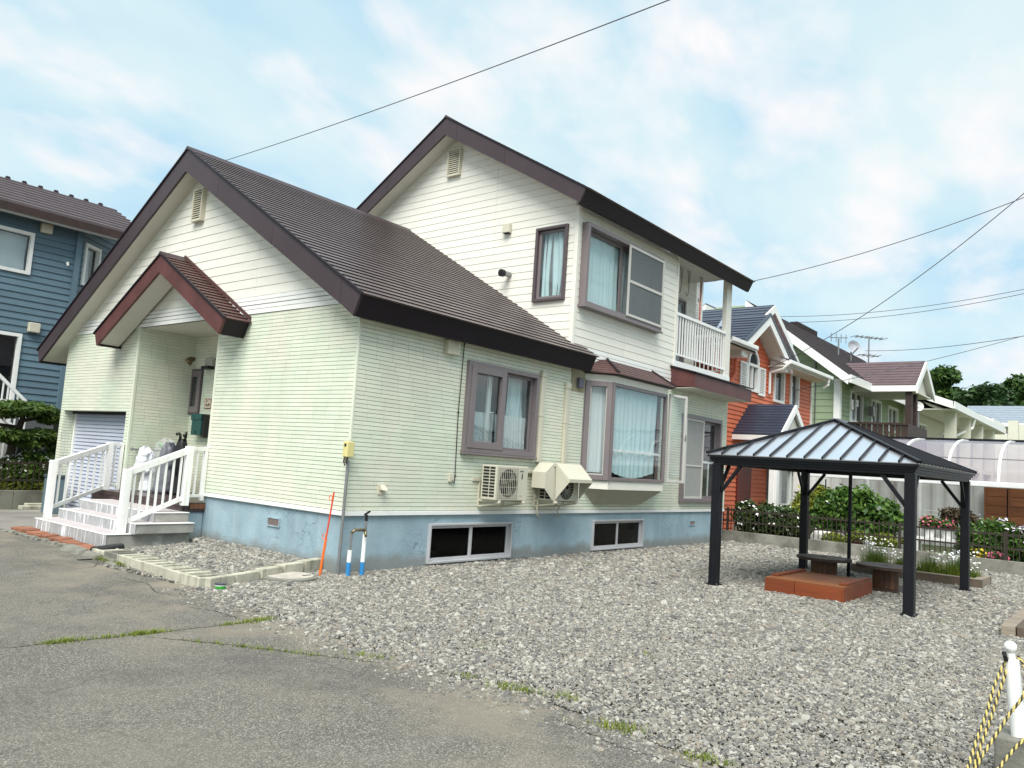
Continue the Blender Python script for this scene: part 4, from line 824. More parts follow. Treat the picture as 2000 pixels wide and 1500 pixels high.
lump(MB(), (.24, 5.98, .66), (.11, .13), .36, 24, 8, 5, .8, .12, 7).build('bag_tail', M_wbag, r, smooth=True); crumple(r, .06, .09)
r = root('black_golf_bag', 'upright black golf bag beside the plastic-wrapped one', 'bag', (.42, 5.22, .66), G)
lump(MB(), (.44, 5.20, .665), (.13, .14), .98, 24, 14, 6, .62, .06).build('bag_body', M_blackpl, r, smooth=True)
mb = MB()
for k in range(4): a = k*1.6; mb.tube([(.44+.05*math.cos(a), 5.20+.05*math.sin(a), 1.6), (.44+.07*math.cos(a), 5.20+.07*math.sin(a), 1.74), (.40+.09*math.cos(a), 5.20+.10*math.sin(a), 1.79-.02*k)], [.012, .012, .03], 8)
mb.build('club_head_cover', M_blackpl, r, kind='stuff', smooth=True)
mb = MB(); mb.tube([(.33, 5.14, 1.45), (.30, 5.10, 1.25), (.33, 5.12, 1.02)], .018, 6); mb.build('strap', M_blackpl, r)

# mailbox, lamp, sign and fittings in the recess
XB = RX-.014
r = root('mailbox', 'dark green wall mailbox under the small sign in the entrance recess', 'mailbox', (XB, 5.75, 1.8)); PB_ = front_at(XB)
MB().pbox(PB_, 5.58, 5.93, 1.76, 2.15, 0, .16).build('body', M_green, r, bevel=.012); MB().pbox(PB_, 5.57, 5.94, 2.05, 2.165, 0, .18).build('lid', M_green, r, bevel=.01); MB().pbox(PB_, 5.735, 5.775, 1.80, 1.84, .16, .17).build('lock', M_blackpl, r); MB().pbox(PB_, 5.50, 5.57, 1.72, 2.16, -.0, .14).build('side_panel', M_blackpl, r)
r = root('name_plate', 'small framed beige name plate on the recess wall above the mailbox', 'sign', (XB, 5.68, 2.38))
MB().pbox(PB_, 5.545, 5.79, 2.28, 2.475, 0, .015).build('frame', pmat('reddish_wood_frame', (.20, .06, .03), .5, .2), r); MB().pbox(PB_, 5.56, 5.775, 2.295, 2.46, .015, .018).build('face', pmat('beige_plate', (.62, .52, .40), .6, .05), r)
mb = MB()
for u0, u1, v0, v1 in ((5.65, 5.74, 2.425, 2.435), (5.67, 5.72, 2.41, 2.418), (5.70, 5.735, 2.335, 2.375), (5.66, 5.69, 2.33, 2.36), (5.61, 5.645, 2.34, 2.385), (5.585, 5.60, 2.33, 2.365), (5.625, 5.655, 2.32, 2.33)): mb.pbox(PB_, u0, u1, v0, v1, .018, .020)
mb.build('lettering', M_blackpl, r, kind='stuff')
r = root('wall_lamp', 'round brass porch lamp beside the recess corner', 'lamp', (XB, 6.37, 3.26))
mb = MB(); mb.tube([(XB, 6.37, 3.27), (XB-.03, 6.37, 3.27)], .05, 14); mb.build('base', M_brass, r); mb = MB(); mb.tube([(XB-.03, 6.37, 3.30), (XB-.06, 6.37, 3.27), (XB-.12, 6.37, 3.21), (XB-.15, 6.37, 3.17)], [.03, .06, .085, .09], 14); mb.build('shade', M_brass, r, smooth=True)
r = root('intercom_light', 'grey sensor light box over the mailbox in the entrance recess', 'light', (XB, 5.72, 3.15)); MB().pbox(PB_, 5.56, 5.82, 3.10, 3.26, 0, .08).build('body', pmat('grey_box', (.40, .40, .36), .5, .05), r, bevel=.008); MB().pbox(PB_, 5.58, 5.84, 3.04, 3.10, .0, .14).build('lamp_head', M_blackpl, r, bevel=.01)

# rubbish bin and bricks at the foot of the steps
r = root('storage_bin', 'narrow blue grey bin between the garage corner and the left handrail', 'bin', (-.16, 8.95, 0)); M_bin = pmat('blue_grey_plastic', (.12, .17, .19), .5, .1)
MB().box(-.30, -.04, 8.72, 9.12, 0, .72).build('body', M_bin, r, bevel=.015); MB().box(-.32, -.02, 8.70, 9.14, .72, .78).build('lid', pmat('dark_blue_grey', (.05, .07, .08), .5, .1), r, bevel=.01)
r = root('brick_edging', 'row of red paving bricks set along the foot of the steps', 'edging', (-1.85, 4.6, 0))
for k in range(14):
    y = 3.15+.215*k; x = -1.79-.02*math.sin(k)+.004*k; mb = MB(); d = random.uniform(-.01, .01); h = .045+random.uniform(-.012, .012)
    mb.hexa([(x-.10, y+d, -.02), (x+.10, y, -.02), (x+.10, y+.205, -.02), (x-.10, y+.205+d, -.02), (x-.10, y+d, h), (x+.10, y, h+.012), (x+.10, y+.205, h+.012), (x-.10, y+.205+d, h)]); mb.build('brick', M_brick, r, bevel=.008)
for k in range(16):
    y = 3.0+.2*k+random.uniform(-.05, .05); x = -1.93-.004*k; mb = MB(); w = random.uniform(.07, .17); h = random.uniform(.015, .04); j = [random.uniform(-.02, .02) for _ in range(8)]
    mb.hexa([(x-.05+j[0], y, -.02), (x+.04, y+j[1], -.02), (x+.04, y+w, -.02), (x-.05+j[2], y+w+j[3], -.02), (x-.04+j[4], y, h), (x+.04, y, h), (x+.04, y+w, h), (x-.04+j[5], y+w, h)]); mb.build('kerb_stone', M_conc if k % 3 else M_concdk, r, bevel=.01)
r = root('broken_kerb', 'broken dark concrete kerb lumps by the black rubber piece', 'kerb', (-2.1, 2.6, 0))
for x, y, dx, dy, h in ((-2.12, 2.95, .16, .55, .07), (-2.10, 2.45, .13, .45, .05), (-2.05, 2.05, .12, .34, .035), (-2.18, 1.75, .08, .25, .03)):
    j = [random.uniform(-.03, .03) for _ in range(6)]; mb = MB(); mb.hexa([(x, y+j[0], -.03), (x+dx, y, -.03), (x+dx, y+dy+j[1], -.03), (x+j[2], y+dy, -.03), (x+.02, y+.02, h*.7), (x+dx-.01, y+.02, h), (x+dx, y+dy-.03, h*1.1), (x+.03+j[3], y+dy-.02, h)]); mb.build('concrete_lump', M_concdk, r, bevel=.015)
MB().hexa([(-1.95, 2.72, .0), (-1.55, 2.78, .0), (-1.5, 2.98, .0), (-1.95, 3.02, .0), (-1.93, 2.74, .085), (-1.55, 2.80, .13), (-1.5, 2.95, .13), (-1.93, 2.98, .09)]).build('rubber_ramp', M_blackpl, label='black rubber corner piece against the lowest step', cat='ramp', bevel=.02, loc=(-1.7, 2.9, 0))
# hollow concrete blocks laid flat round the raised gravel bed
r = root('block_border', 'border of hollow concrete blocks laid flat round the raised gravel bed', 'border', (-1.95, 1.2, 0))
M_blk = pmat('pale_hollow_block', (.46, .44, .35), .85, .18, 4, .6, 60, col2=(.26, .25, .19), mix2=(.5, .7), scale2=3, streak=((.13, .13, .09), .7, 9))
for k, (y0, h) in enumerate(((2.44, .085), (2.02, .10), (1.60, .105), (1.16, .105), (.72, .11), (.27, .11), (-.17, .115))):
    x = -1.93-.022*k+.0; ln = .40; mb = MB(); mb.box(x-.045, x, y0, y0+ln, -.05, h)
    for q in (0, .178, .355): mb.box(x, x+.30, y0+q, y0+q+.045, -.05, h-.002)
    if k not in (1,): mb.build('hollow_block', M_blk, r, bevel=.007)
    else: mb.build('hollow_block', M_concdk, r, bevel=.007)
for k in range(5):
    a, b = k/5, (k+1)/5-.012; pa = np.array((-2.02, -.20, 0)); pb_ = np.array((.02, .42, 0)); p, q = pa+(pb_-pa)*a, pa+(pb_-pa)*b; h = .11+(.005 if k < 2 else .012*k)
    MB().bar(p+(0, 0, h/2-.02), q+(0, 0, h/2-.02), .09 if k < 2 else .12, h+.04).build('kerb_block', M_blk, r, bevel=.012)
# manhole cover
r = root('manhole_cover', 'round concrete manhole cover in the gravel by the house corner', 'manhole cover', (-.82, -.10, 0)); c = (-.82, -.06, 0)
MB().lathe(c, [(.33, -.05), (.345, .0), (.345, .035), (.30, .045), (.295, .040)], 36).build('rim', M_conc, r); MB().lathe(c, [(.292, .0), (.292, .048)], 36).build('lid', pmat('manhole_concrete', (.40, .37, .32), .85, .2, 8, .5, 60), r); MB().box(-.72, -.60, -.20, -.17, .048, .053).build('lifting_slot', M_dark, r)
r = root('litter_tub', 'crushed white and green plastic tub lying at the gravel edge', 'litter', (-1.95, -.36, 0)); MB().lathe((-1.95, -.36, .0), [(.050, .0), (.062, .05), (.064, .06)], 16).build('tub', M_petal, r); MB().lathe((-1.95, -.36, .06), [(.067, .0), (.067, .012), (.05, .016)], 16).build('lid', pmat('dark_lid', (.05, .05, .07), .4, .1), r)
mb = MB(); mb.lathe((-1.95, -.36, .0), [(.0535, .012), (.0635, .047)], 16); o = mb.build('green_band', pmat('green_label', (.06, .42, .06), .4, .05), r)

# marker pole, meter post, standpipes
r = root('marker_pole', 'thin orange snow pole leaning beside the grey meter post', 'pole', (-.31, -.03, 0)); p0, p1 = np.array((-.33, -.02, -.02)), np.array((-.22, .0-.03, 1.08))
MB().tube([p0, p0+(p1-p0)*.45], .017, 8).build('lower_section', M_orangepl, r); MB().tube([p0+(p1-p0)*.42, p1], .011, 8).build('upper_section', pmat('red_orange_pole_paint', (.60, .06, .02), .4, .08, 8), r)
for f in (.47, .93):
    q = p0+(p1-p0)*f; MB().tube([q+np.array((.0, .012+.035+.035*math.cos(a), .035*math.sin(a))) for a in np.linspace(math.pi, 3*math.pi, 15)], .005, 6).build('ring', M_orangepl, r)
r = root('meter_post', 'grey steel post carrying a yellowed meter box at the house corner', 'meter post', (-.1, .0, 0))
MB().tube([(-.10, -.10, -.05), (-.085, -.10, 1.50)], .021, 10).build('post', M_steel, r)
MB().box(-.135, -.045, -.075, -.045, 1.47, 1.78).build('back_plate', M_plastic, r, bevel=.006); MB().box(-.175, -.055, -.17, -.075, 1.55, 1.76).build('meter_box', pmat('yellowed_plastic', (.62, .55, .24), .45, .08), r, bevel=.012)
MB().box(-.177, -.174, -.145, -.105, 1.69, 1.73).build('display', M_blackpl, r); MB().tube([(-.12, -.12, 1.55), (-.14, -.13, 1.46), (-.17, -.14, 1.44), (-.19, -.13, 1.50), (-.17, -.13, 1.56)], .008, 6).build('cable', M_blackpl, r)
r = root('standpipe', 'white and blue wrapped standpipes with brass taps against the blue base', 'standpipe', (.02, -.3, 0))
for x, y, zt in ((-.03, -.22, .56), (.17, -.26, .78)):
    MB().tube([(x, y, -.03), (x, y, .18)], .030, 10).build('blue_sleeve', M_blue, r); MB().tube([(x, y, .18), (x+.004, y, zt*.6 if zt < .7 else .55)], .029, 10).build('white_sleeve', M_white, r); MB().tube([(x+.004, y, zt*.6 if zt < .7 else .55), (x+.006, y, zt)], .017, 8).build('riser_pipe', M_steel, r)
mb = MB(); mb.tube([(-.03, -.22, .56), (.02, -.23, .60), (.09, -.24, .60), (.17, -.26, .60)], .020, 8); mb.tube([(.17, -.26, .60), (.13, -.32, .57), (.12, -.34, .52)], .018, 8); mb.build('tap', M_brass, r, smooth=True); mb = MB(); mb.bar((.14, -.26, .80), (.22, -.27, .85), .03, .02); mb.tube([(.176, -.26, .72), (.176, -.26, .80)], .02, 8); mb.build('tap_handle', M_blackpl, r)

# ------------------------------------------------------------------ fittings on the long wall
def acunit(mb_dummy=None): pass
r = root('outdoor_unit', 'ivory air conditioner outdoor unit with round fan grille on a wall bracket', 'air conditioner', (3.0, -.3, 1.0), 'outdoor units on the long wall')
x0, x1, y0, y1, z0, z1 = 2.60, 3.41, -.45, -.14, 1.02, 1.57
MB().box(x0, x1, y0, y1, z0, z1).build('casing', M_acmetal, r, bevel=.012)
PF = side_at(y0); PLft = front_at(x0)
MB().pbox(PF, x0+.045, x0+.555, z0+.03, z1-.035, .0, .004).build('grille_recess', pmat('grille_panel', (.33, .32, .26), .6, .05), r)
n = 28; cx, cz, rr = x0+.30, (z0+z1)/2, .225
mb = MB(); mb.add([PF.p(cx+rr*math.cos(2*math.pi*i/n), cz+rr*math.sin(2*math.pi*i/n), .006) for i in range(n)], [tuple(range(n))]); mb.build('fan_opening', M_acdark, r, recalc=False)
mb = MB()
for k in range(3):
    a = k*2.09+.4; q = [PF.p(cx+.03*math.cos(a), cz+.03*math.sin(a), .008), PF.p(cx+.20*math.cos(a), cz+.20*math.sin(a), .008), PF.p(cx+.19*math.cos(a+.75), cz+.19*math.sin(a+.75), .010), PF.p(cx+.03*math.cos(a+.9), cz+.03*math.sin(a+.9), .010)]; mb.add(q, [(0, 1, 2, 3)])
mb.build('fan_blade', M_acfin, r, kind='stuff')
mb = MB()
for k in range(11): u = x0+.06+.048*k; mb.pbox(PF, u, u+.0045, z0+.035, z1-.04, .012, .016)
for k in range(4): v = z0+.09+.12*k; mb.pbox(PF, x0+.05, x0+.55, v, v+.006, .009, .012)
mb.build('wire_guard', M_acmetal, r, kind='stuff')
MB().pbox(PF, x1-.17, x1-.145, z1-.20, z1-.12, .001, .004).build('badge', M_blackpl, r); MB().pbox(PF, x1-.215, x1-.125, z1-.085, z1-.065, .001, .004).build('brand_mark', pmat('grey_print', (.12, .12, .12), .5, .1), r); MB().pbox(PF, x1-.20, x1-.15, z0+.07, z0+.078, .001, .003).build('model_print', M_acfin, r)
for c_, (ua, ub) in enumerate(((.03, .13), (.15, .27))):
    for k in range(10): v = z0+.05+.049*k; MB().box(x0-.004, x0+.002, y0+ua, y0+ub-.0, v, v+.032).build('side_slot', M_acdark, r)
for x in (2.70, 3.32):
    mb = MB(); mb.bar((x, -.48, 1.0), (x, -.02, 1.0), .035, .04); mb.bar((x, -.46, .98), (x, -.03, .90), .02, .03); mb.bar((x, -.02, .90), (x, -.02, 1.33), .035, .03); mb.build('bracket', M_plastic, r, bevel=.003)
MB().pbox(SIDE, 2.52, 3.6, 1.30, 1.345, .012, .04).build('bracket_rail', M_plastic, r)
r = root('hooded_outdoor_unit', 'ivory outdoor unit fitted with angular snow hoods left of the bay window', 'air conditioner', (4.5, -.3, 1.0), 'outdoor units on the long wall')
x0, x1 = 4.12, 4.92
MB().box(x0, x1, -.45, -.14, 1.02, 1.60).build('casing', M_acmetal, r, bevel=.01)
hd = MB()   # front hood: open below
q = [(x0+.03, -.45, 1.66), (x1-.02, -.45, 1.66), (x1+.02, -.76, 1.38), (x0+.10, -.76, 1.38), (x0+.10, -.755, 1.335), (x1+.02, -.755, 1.335)]
hd.add([(x0+.05, -.46, 1.665), (x1, -.46, 1.665), (x1, -.72, 1.41), (x0+.10, -.72, 1.41), (x0+.10, -.72, 1.355), (x1, -.72, 1.355), (x0+.09, -.46, 1.05), (x1, -.46, 1.05)], [(0, 1, 2, 3), (3, 2, 5, 4), (0, 3, 4, 6), (1, 7, 5, 2)])
hood = hd.build('front_hood', M_acmetal, r, recalc=False); sm = hood.modifiers.new('thickness', 'SOLIDIFY'); sm.thickness = .008
hd = MB(); hd.add([(x0, -.14, 1.655), (x0, -.45, 1.655), (x0-.20, -.43, 1.50), (x0-.20, -.16, 1.50), (x0-.21, -.43, 1.23), (x0-.21, -.16, 1.23), (x0, -.45, 1.03), (x0, -.14, 1.03)], [(0, 1, 2, 3), (3, 2, 4, 5), (1, 6, 4, 2), (0, 3, 5, 7)])
hood = hd.build('side_hood', M_acmetal, r, recalc=False); sm = hood.modifiers.new('thickness', 'SOLIDIFY'); sm.thickness = .008
MB().box(x0, x1, -.46, -.13, 1.60, 1.672).build('top_hood', M_acmetal, r, bevel=.01)
PF = side_at(-.452); cx, cz, rr = x0+.42, 1.26, .215; mb = MB(); mb.add([PF.p(cx+rr*math.cos(2*math.pi*i/28), cz+rr*math.sin(2*math.pi*i/28), .001) for i in range(28)], [tuple(range(28))]); mb.build('fan_opening', M_acdark, r, recalc=False)
mb = MB()
for k in range(22): a = 2*math.pi*k/22; mb.bar(PF.p(cx+.04*math.cos(a), cz+.04*math.sin(a), .012), PF.p(cx+.215*math.cos(a+.2), cz+.215*math.sin(a+.2), .012), .006, .006, up=(0, 1, 0))
mb.build('wire_guard', M_acmetal, r, kind='stuff')
for i in range(2):
    for k in range(3): MB().box(x0-.006, x0+.002, -.40+.12*i, -.31+.12*i, 1.05+.055*k, 1.09+.055*k).build('side_slot', M_acdark, r)
for x in (4.20, 4.84):
    mb = MB(); mb.bar((x, -.50, 1.0), (x, -.02, 1.0), .035, .04); mb.bar((x, -.46, .98), (x, -.03, .90), .02, .03); mb.bar((x, -.02, .90), (x, -.02, 1.33), .035, .03); mb.build('bracket', M_plastic, r, bevel=.003)
for pts in (((4.17, -.12, 1.02), (4.16, -.11, .88), (4.18, -.10, .78), (4.25, -.10, .70)), ((4.72, -.30, 1.0), (4.73, -.20, .92), (4.76, -.12, .82), (4.84, -.10, .72))): MB().tube(pts, .016, 8).build('drain_hose', M_plastic, r, smooth=True)
for (x, za, zb, lab) in ((4.21, 1.66, 3.29, 'taller ivory pipe duct on the long wall, nearer the wide window'), (4.98, 1.66, 3.17, 'shorter ivory pipe duct on the long wall, nearer the bay window')):
    r = root('pipe_duct', lab, 'duct', (x, -.05, za), 'pipe ducts above the outdoor units'); MB().pbox(SIDE, x-.06, x+.06, za, zb-.10, .012, .07).build('duct', M_plastic, r, bevel=.015); MB().pbox(SIDE, x-.07, x+.07, zb-.12, zb, .012, .085).build('duct_head', M_plastic, r, bevel=.02); MB().pbox(SIDE, x-.066, x+.066, (za+zb)/2, (za+zb)/2+.03, .012, .074).build('joint_band', M_plastic, r, bevel=.005)
o = MB().pbox(SIDE, 3.5, 4.14, 1.46, 1.53, .012, .07).build('pipe_cover', M_plastic, label='short level pipe cover joining the two outdoor units', cat='duct', bevel=.015, loc=(3.8, 0, 1.5))
r = root('lamp_panel', 'square tan wall panel with a small black wall lamp beside the bay', 'lamp', (5.34, -.02, 3.2)); MB().pbox(SIDE, 5.12, 5.56, 3.05, 3.46, .012, .026).build('panel', pmat('tan_panel', (.30, .27, .17), .7, .1, 4), r); MB().pbox(SIDE, 5.28, 5.42, 3.12, 3.31, .026, .10).build('lamp', pmat('slate_lamp', (.10, .10, .13), .4, .1), r, bevel=.01)
r = root('eave_light', 'ivory square light box on the long wall under the eave', 'light', (1.8, -.05, 3.3)); MB().pbox(SIDE, 1.66, 1.92, 3.22, 3.44, .012, .12).build('body', M_plastic, r, bevel=.01); mb = MB()
for k in range(8): mb.pbox(SIDE, 1.69+.026*k, 1.70+.026*k, 3.23, 3.43, .12, .126)
mb.build('ribs', M_plastic, r, kind='stuff')
r = root('cable_drop', 'black cable running down the long wall to a small ivory outlet', 'cable', (2.1, -.03, 2.4)); MB().tube([(2.10, -.03, 3.46), (2.09, -.028, 3.0), (2.075, -.026, 2.35), (2.09, -.026, 1.8), (2.10, -.03, 1.36), (2.07, -.05, 1.25), (2.02, -.05, 1.30)], .007, 6).build('cable', M_blackpl, r); MB().pbox(SIDE, 1.96, 2.06, 1.27, 1.40, .012, .05).build('outlet', M_plastic, r, bevel=.006)
mb = MB()
for x, y, z in ((2.10, -.03, 3.44), (2.076, -.03, 2.35), (2.10, -.035, 1.36)): mb.tube([(x, y, z-.012), (x, y, z+.012)], .014, 8)
mb.build('clip', M_blackpl, r, kind='stuff')
r = root('pipe_vent', 'small ivory hooded pipe vent low on the long wall near the corner', 'vent', (.62, -.03, 1.13)); MB().pbox(SIDE, .55, .68, 1.06, 1.20, .012, .03).build('plate', M_plastic, r); mb = MB(); mb.slab(SIDE, [(.57, 1.12), (.66, 1.12), (.66, 1.19), (.57, 1.19)], .03, lambda u, v: .12-(v-1.12)*.9); mb.build('hood', M_plastic, r, bevel=.008)
XU = front_at(XS-.022)
r = root('vent_hood', 'small white vent hood on the upper gable wall left of its window', 'vent', (XS, 1.7, 6.4)); MB().pbox(XU, 1.63, 1.81, 6.28, 6.47, 0, .09).build('hood', M_plastic, r, bevel=.01); MB().pbox(XU, 1.65, 1.79, 6.268, 6.28, .01, .08).build('opening', M_acdark, r)
r = root('flue_pipe', 'dark flue pipe stub poking out of the upper gable wall', 'flue', (XS, 1.6, 5.4)); mb = MB(); mb.tube([(XS-.02, 1.60, 5.41), (XS-.20, 1.62, 5.40)], .055, 14); mb.build('pipe', M_steel, r, smooth=False); mb = MB(); mb.tube([(XS-.20, 1.62, 5.40), (XS-.28, 1.63, 5.395)], .075, 14); mb.tube([(XS-.285, 1.63, 5.395), (XS-.29, 1.63, 5.395)], .04, 14); mb.build('cap', M_blackpl, r)
print('fittings done', len(bpy.data.objects))

# ------------------------------------------------------------------ gazebo and what stands under it
GZ = root('gazebo', 'black metal gazebo with a ribbed hip roof standing on the gravel', 'gazebo', (6.35, -4.66, 0))
gx0, gx1, gy0, gy1 = 4.38, 8.30, -6.0, -3.33
for x, y in ((gx0, gy0), (gx0, gy1), (gx1, gy1), (gx1, gy0)):
    o = MB().box(x-.065, x+.065, y-.065, y+.065, -.02, 1.82).build('post', M_black, GZ, bevel=.006)
    for k in (-1, 1): MB().box(x-.069, x+.069, y+k*.03-.004, y+k*.03+.004, .0, 1.81).build('post_groove', M_black, o)
    MB().box(x-.09, x+.09, y-.09, y+.09, -.02, .028).build('foot_plate', M_black, o)
    mb = MB()
    for bx in (-.078, .078):
        for by in (-.078, .078): mb.tube([(x+bx, y+by, .028), (x+bx, y+by, .042)], .009, 6)
    mb.build('foot_bolt', M_steel, o, kind='stuff')
    sx = 1 if x == gx0 else -1; sy = 1 if y == gy0 else -1
    MB().bar((x+sx*.03, y, 1.36), (x+sx*.40, y, 1.80), .04, .05).build('brace', M_black, GZ, bevel=.003); MB().bar((x, y+sy*.03, 1.36), (x, y+sy*.36, 1.80), .04, .05).build('brace', M_black, GZ, bevel=.003)
e = .10
def gbeam(x0, x1, y0, y1, nm):
    mb = MB(); mb.box(x0, x1, y0, y1, 1.80, 1.90); mb.build(nm, M_black, GZ, bevel=.005)
gbeam(gx0-.05, gx0+.05, gy0-.05, gy1+.05, 'beam'); gbeam(gx1-.05, gx1+.05, gy0-.05, gy1+.05, 'beam'); gbeam(gx0+.05, gx1-.05, gy0-.05, gy0+.05, 'beam'); gbeam(gx0+.05, gx1-.05, gy1-.05, gy1+.05, 'beam')
mb = MB()   # stepped cornice moulding
for q, z0, z1 in ((.07, 1.84, 1.875), (.095, 1.875, 1.91), (.125, 1.91, 1.945)):
    X0, X1, Y0, Y1 = gx0-q, gx1+q, gy0-q, gy1+q
    mb.box(X0, X0+.05, Y0, Y1, z0, z1); mb.box(X1-.05, X1, Y0, Y1, z0, z1); mb.box(X0+.05, X1-.05, Y0, Y0+.05, z0, z1); mb.box(X0+.05, X1-.05, Y1-.05, Y1, z0, z1)
mb.build('cornice', M_black, GZ, kind='stuff')
X0, X1, Y0, Y1, ze, za = gx0-.13, gx1+.13, gy0-.13, gy1+.13, 1.95, 2.615; A0, A1 = np.array((6.0, -4.54, za)), np.array((6.5, -4.54, za))
def roof_face(c0, c1, t0, t1, n, seam=True):
    """n sheets between two eave corners c0..c1 and the ridge points t0..t1 (hip lines cut the end sheets)"""
    c0, c1, t0, t1 = (np.array(q, float) for q in (c0, c1, t0, t1)); ln = np.linalg.norm(c1-c0); ux = (c1-c0)/ln
    a0, a1 = (t0-c0)@ux, (t1-c0)@ux; h = t0-c0-ux*a0; H_ = np.linalg.norm(h); vy = h/H_; N = np.cross(ux, vy); N /= np.linalg.norm(N); N = N if N[2] > 0 else -N
    P = PL(c0, ux, vy, N); pls = [(-H_, a0, 0), (H_, ln-a1, H_*ln), (0, 1, H_)]
    for k in range(n):
        p = poly_of((ln*k/n+.002, ln*(k+1)/n-.002, 0, H_), pls)
        if p: MB().slab(P, p, -.008, .004).build('roof_sheet', M_gzroof, GZ)
        if k and seam:
            u = ln*k/n; v1 = min(H_, u*H_/max(a0, 1e-6), (ln-u)*H_/max(ln-a1, 1e-6)); MB().pbox(P, u-.011, u+.011, -.01, v1-.01, .004, .034).build('roof_seam', M_black, GZ)
c = [(X0, Y0, ze), (X1, Y0, ze), (X1, Y1, ze), (X0, Y1, ze)]
roof_face(c[3], c[0], A0, A0, 12); roof_face(c[0], c[1], A0, A1, 17); roof_face(c[1], c[2], A1, A1, 12); roof_face(c[2], c[3], A1, A0, 17)
for a, b in ((c[0], A0), (c[3], A0), (c[1], A1), (c[2], A1)): MB().bar(np.array(a)+(0, 0, .02), np.array(b)+(0, 0, .02), .06, .045).build('hip_cap', M_black, GZ)
MB().bar(A0+(-.04, 0, .02), A1+(.04, 0, .02), .10, .05).build('ridge_cap', pmat('grey_cap', (.22, .23, .26), .4, .05, metal=.5), GZ)
r = root('thin_pole', 'thin black pole standing under the middle of the gazebo', 'pole', (7.05, -4.5, 0)); MB().box(7.025, 7.075, -4.525, -4.475, -.02, 2.52).build('shaft', M_black, r, bevel=.004); MB().box(6.99, 7.11, -4.56, -4.44, -.02, .012).build('foot', M_black, r)
SB = root('sandbox', 'low reddish wooden sandbox with a closed plank lid in front of the spool tables', 'sandbox', (5.33, -4.58, 0))
sx0, sx1, sy0, sy1 = 4.60, 6.05, -5.13, -4.02
ym = (sy0+sy1)/2+.12; xm = (sx0+sx1)/2+.1
for a, b in ((sy0+.025, ym-.003), (ym+.003, sy1-.025)): MB().box(sx0, sx0+.025, a, b, -.02, .19).build('side_plank', M_redwood, SB, bevel=.004)
for a, b in ((sx0, xm-.003), (xm+.003, sx1)): MB().box(a, b, sy0, sy0+.0245, -.02, .19).build('side_plank', M_redwood, SB, bevel=.004); MB().box(a, b, sy1-.0245, sy1, -.02, .19).build('side_plank', M_redwood, SB, bevel=.004)
MB().box(sx1-.025, sx1, sy0+.025, sy1-.025, -.02, .19).build('side_plank', M_redwood, SB, bevel=.004)
for k in range(11): a = sx0+.01+.13*k; MB().box(a, a+.124, sy0+.01, sy1-.01, .192, .212+.001*(k % 2)).build('lid_plank', M_redwood2, SB, bevel=.003)
for y0, y1 in ((sy0+.02, sy0+.12), (sy1-.12, sy1-.02)): MB().box(sx0+.20, sx1-.02, y0, y1, .2135, .245).build('lid_batten', M_redwood, SB, bevel=.004)
def spool(cx, cy, h, R1, R2, label):
    r = root('spool_table', label, 'table', (cx, cy, 0), 'cable-drum tables under the gazebo')
    for z0, z1, rr, nm in ((h-.045, h, R1, 'top_disc'), (-.01, .035, R1*.96, 'bottom_disc')):
        for k in range(6):   # planks of the disc
            a, b = -rr+2*rr*k/6+.003, -rr+2*rr*(k+1)/6-.003; pts = []
            for i in range(9): u = a+(b-a)*i/8; pts.append((u, math.sqrt(max(rr*rr-u*u, 1e-5))))
            poly = pts+[(u, -v) for u, v in reversed(pts)]; MB().prism([(cx+u, cy+v, z0) for u, v in poly], (0, 0, z1-z0)).build('disc_plank' if nm == 'top_disc' else 'base_plank', M_spool, r)
    for k in range(16):
        a = 2*math.pi*k/16; w = R2*math.tan(math.pi/16)-.002; x = np.array((math.cos(a), math.sin(a), 0)); y = np.array((-math.sin(a), math.cos(a), 0)); c_ = np.array((cx, cy, 0))
        q = [c_+x*(R2-.025)-y*w*.9, c_+x*R2-y*w, c_+x*R2+y*w, c_+x*(R2-.025)+y*w*.9]; MB().prism([p+np.array((0, 0, .036)) for p in q], (0, 0, h-.082)).build('stave', M_stave, r, bevel=.003)
    MB().lathe((cx, cy, h-.001), [(.05, 0), (.05, .003)], 14).build('centre_hole', M_dark, r); return r
spool(6.72, -4.20, .41, .43, .205, 'spool table whose drum stands just behind the sandbox lid'); spool(6.85, -5.12, .385, .44, .19, 'spool table at the right end of the sandbox, partly behind the gazebo post')

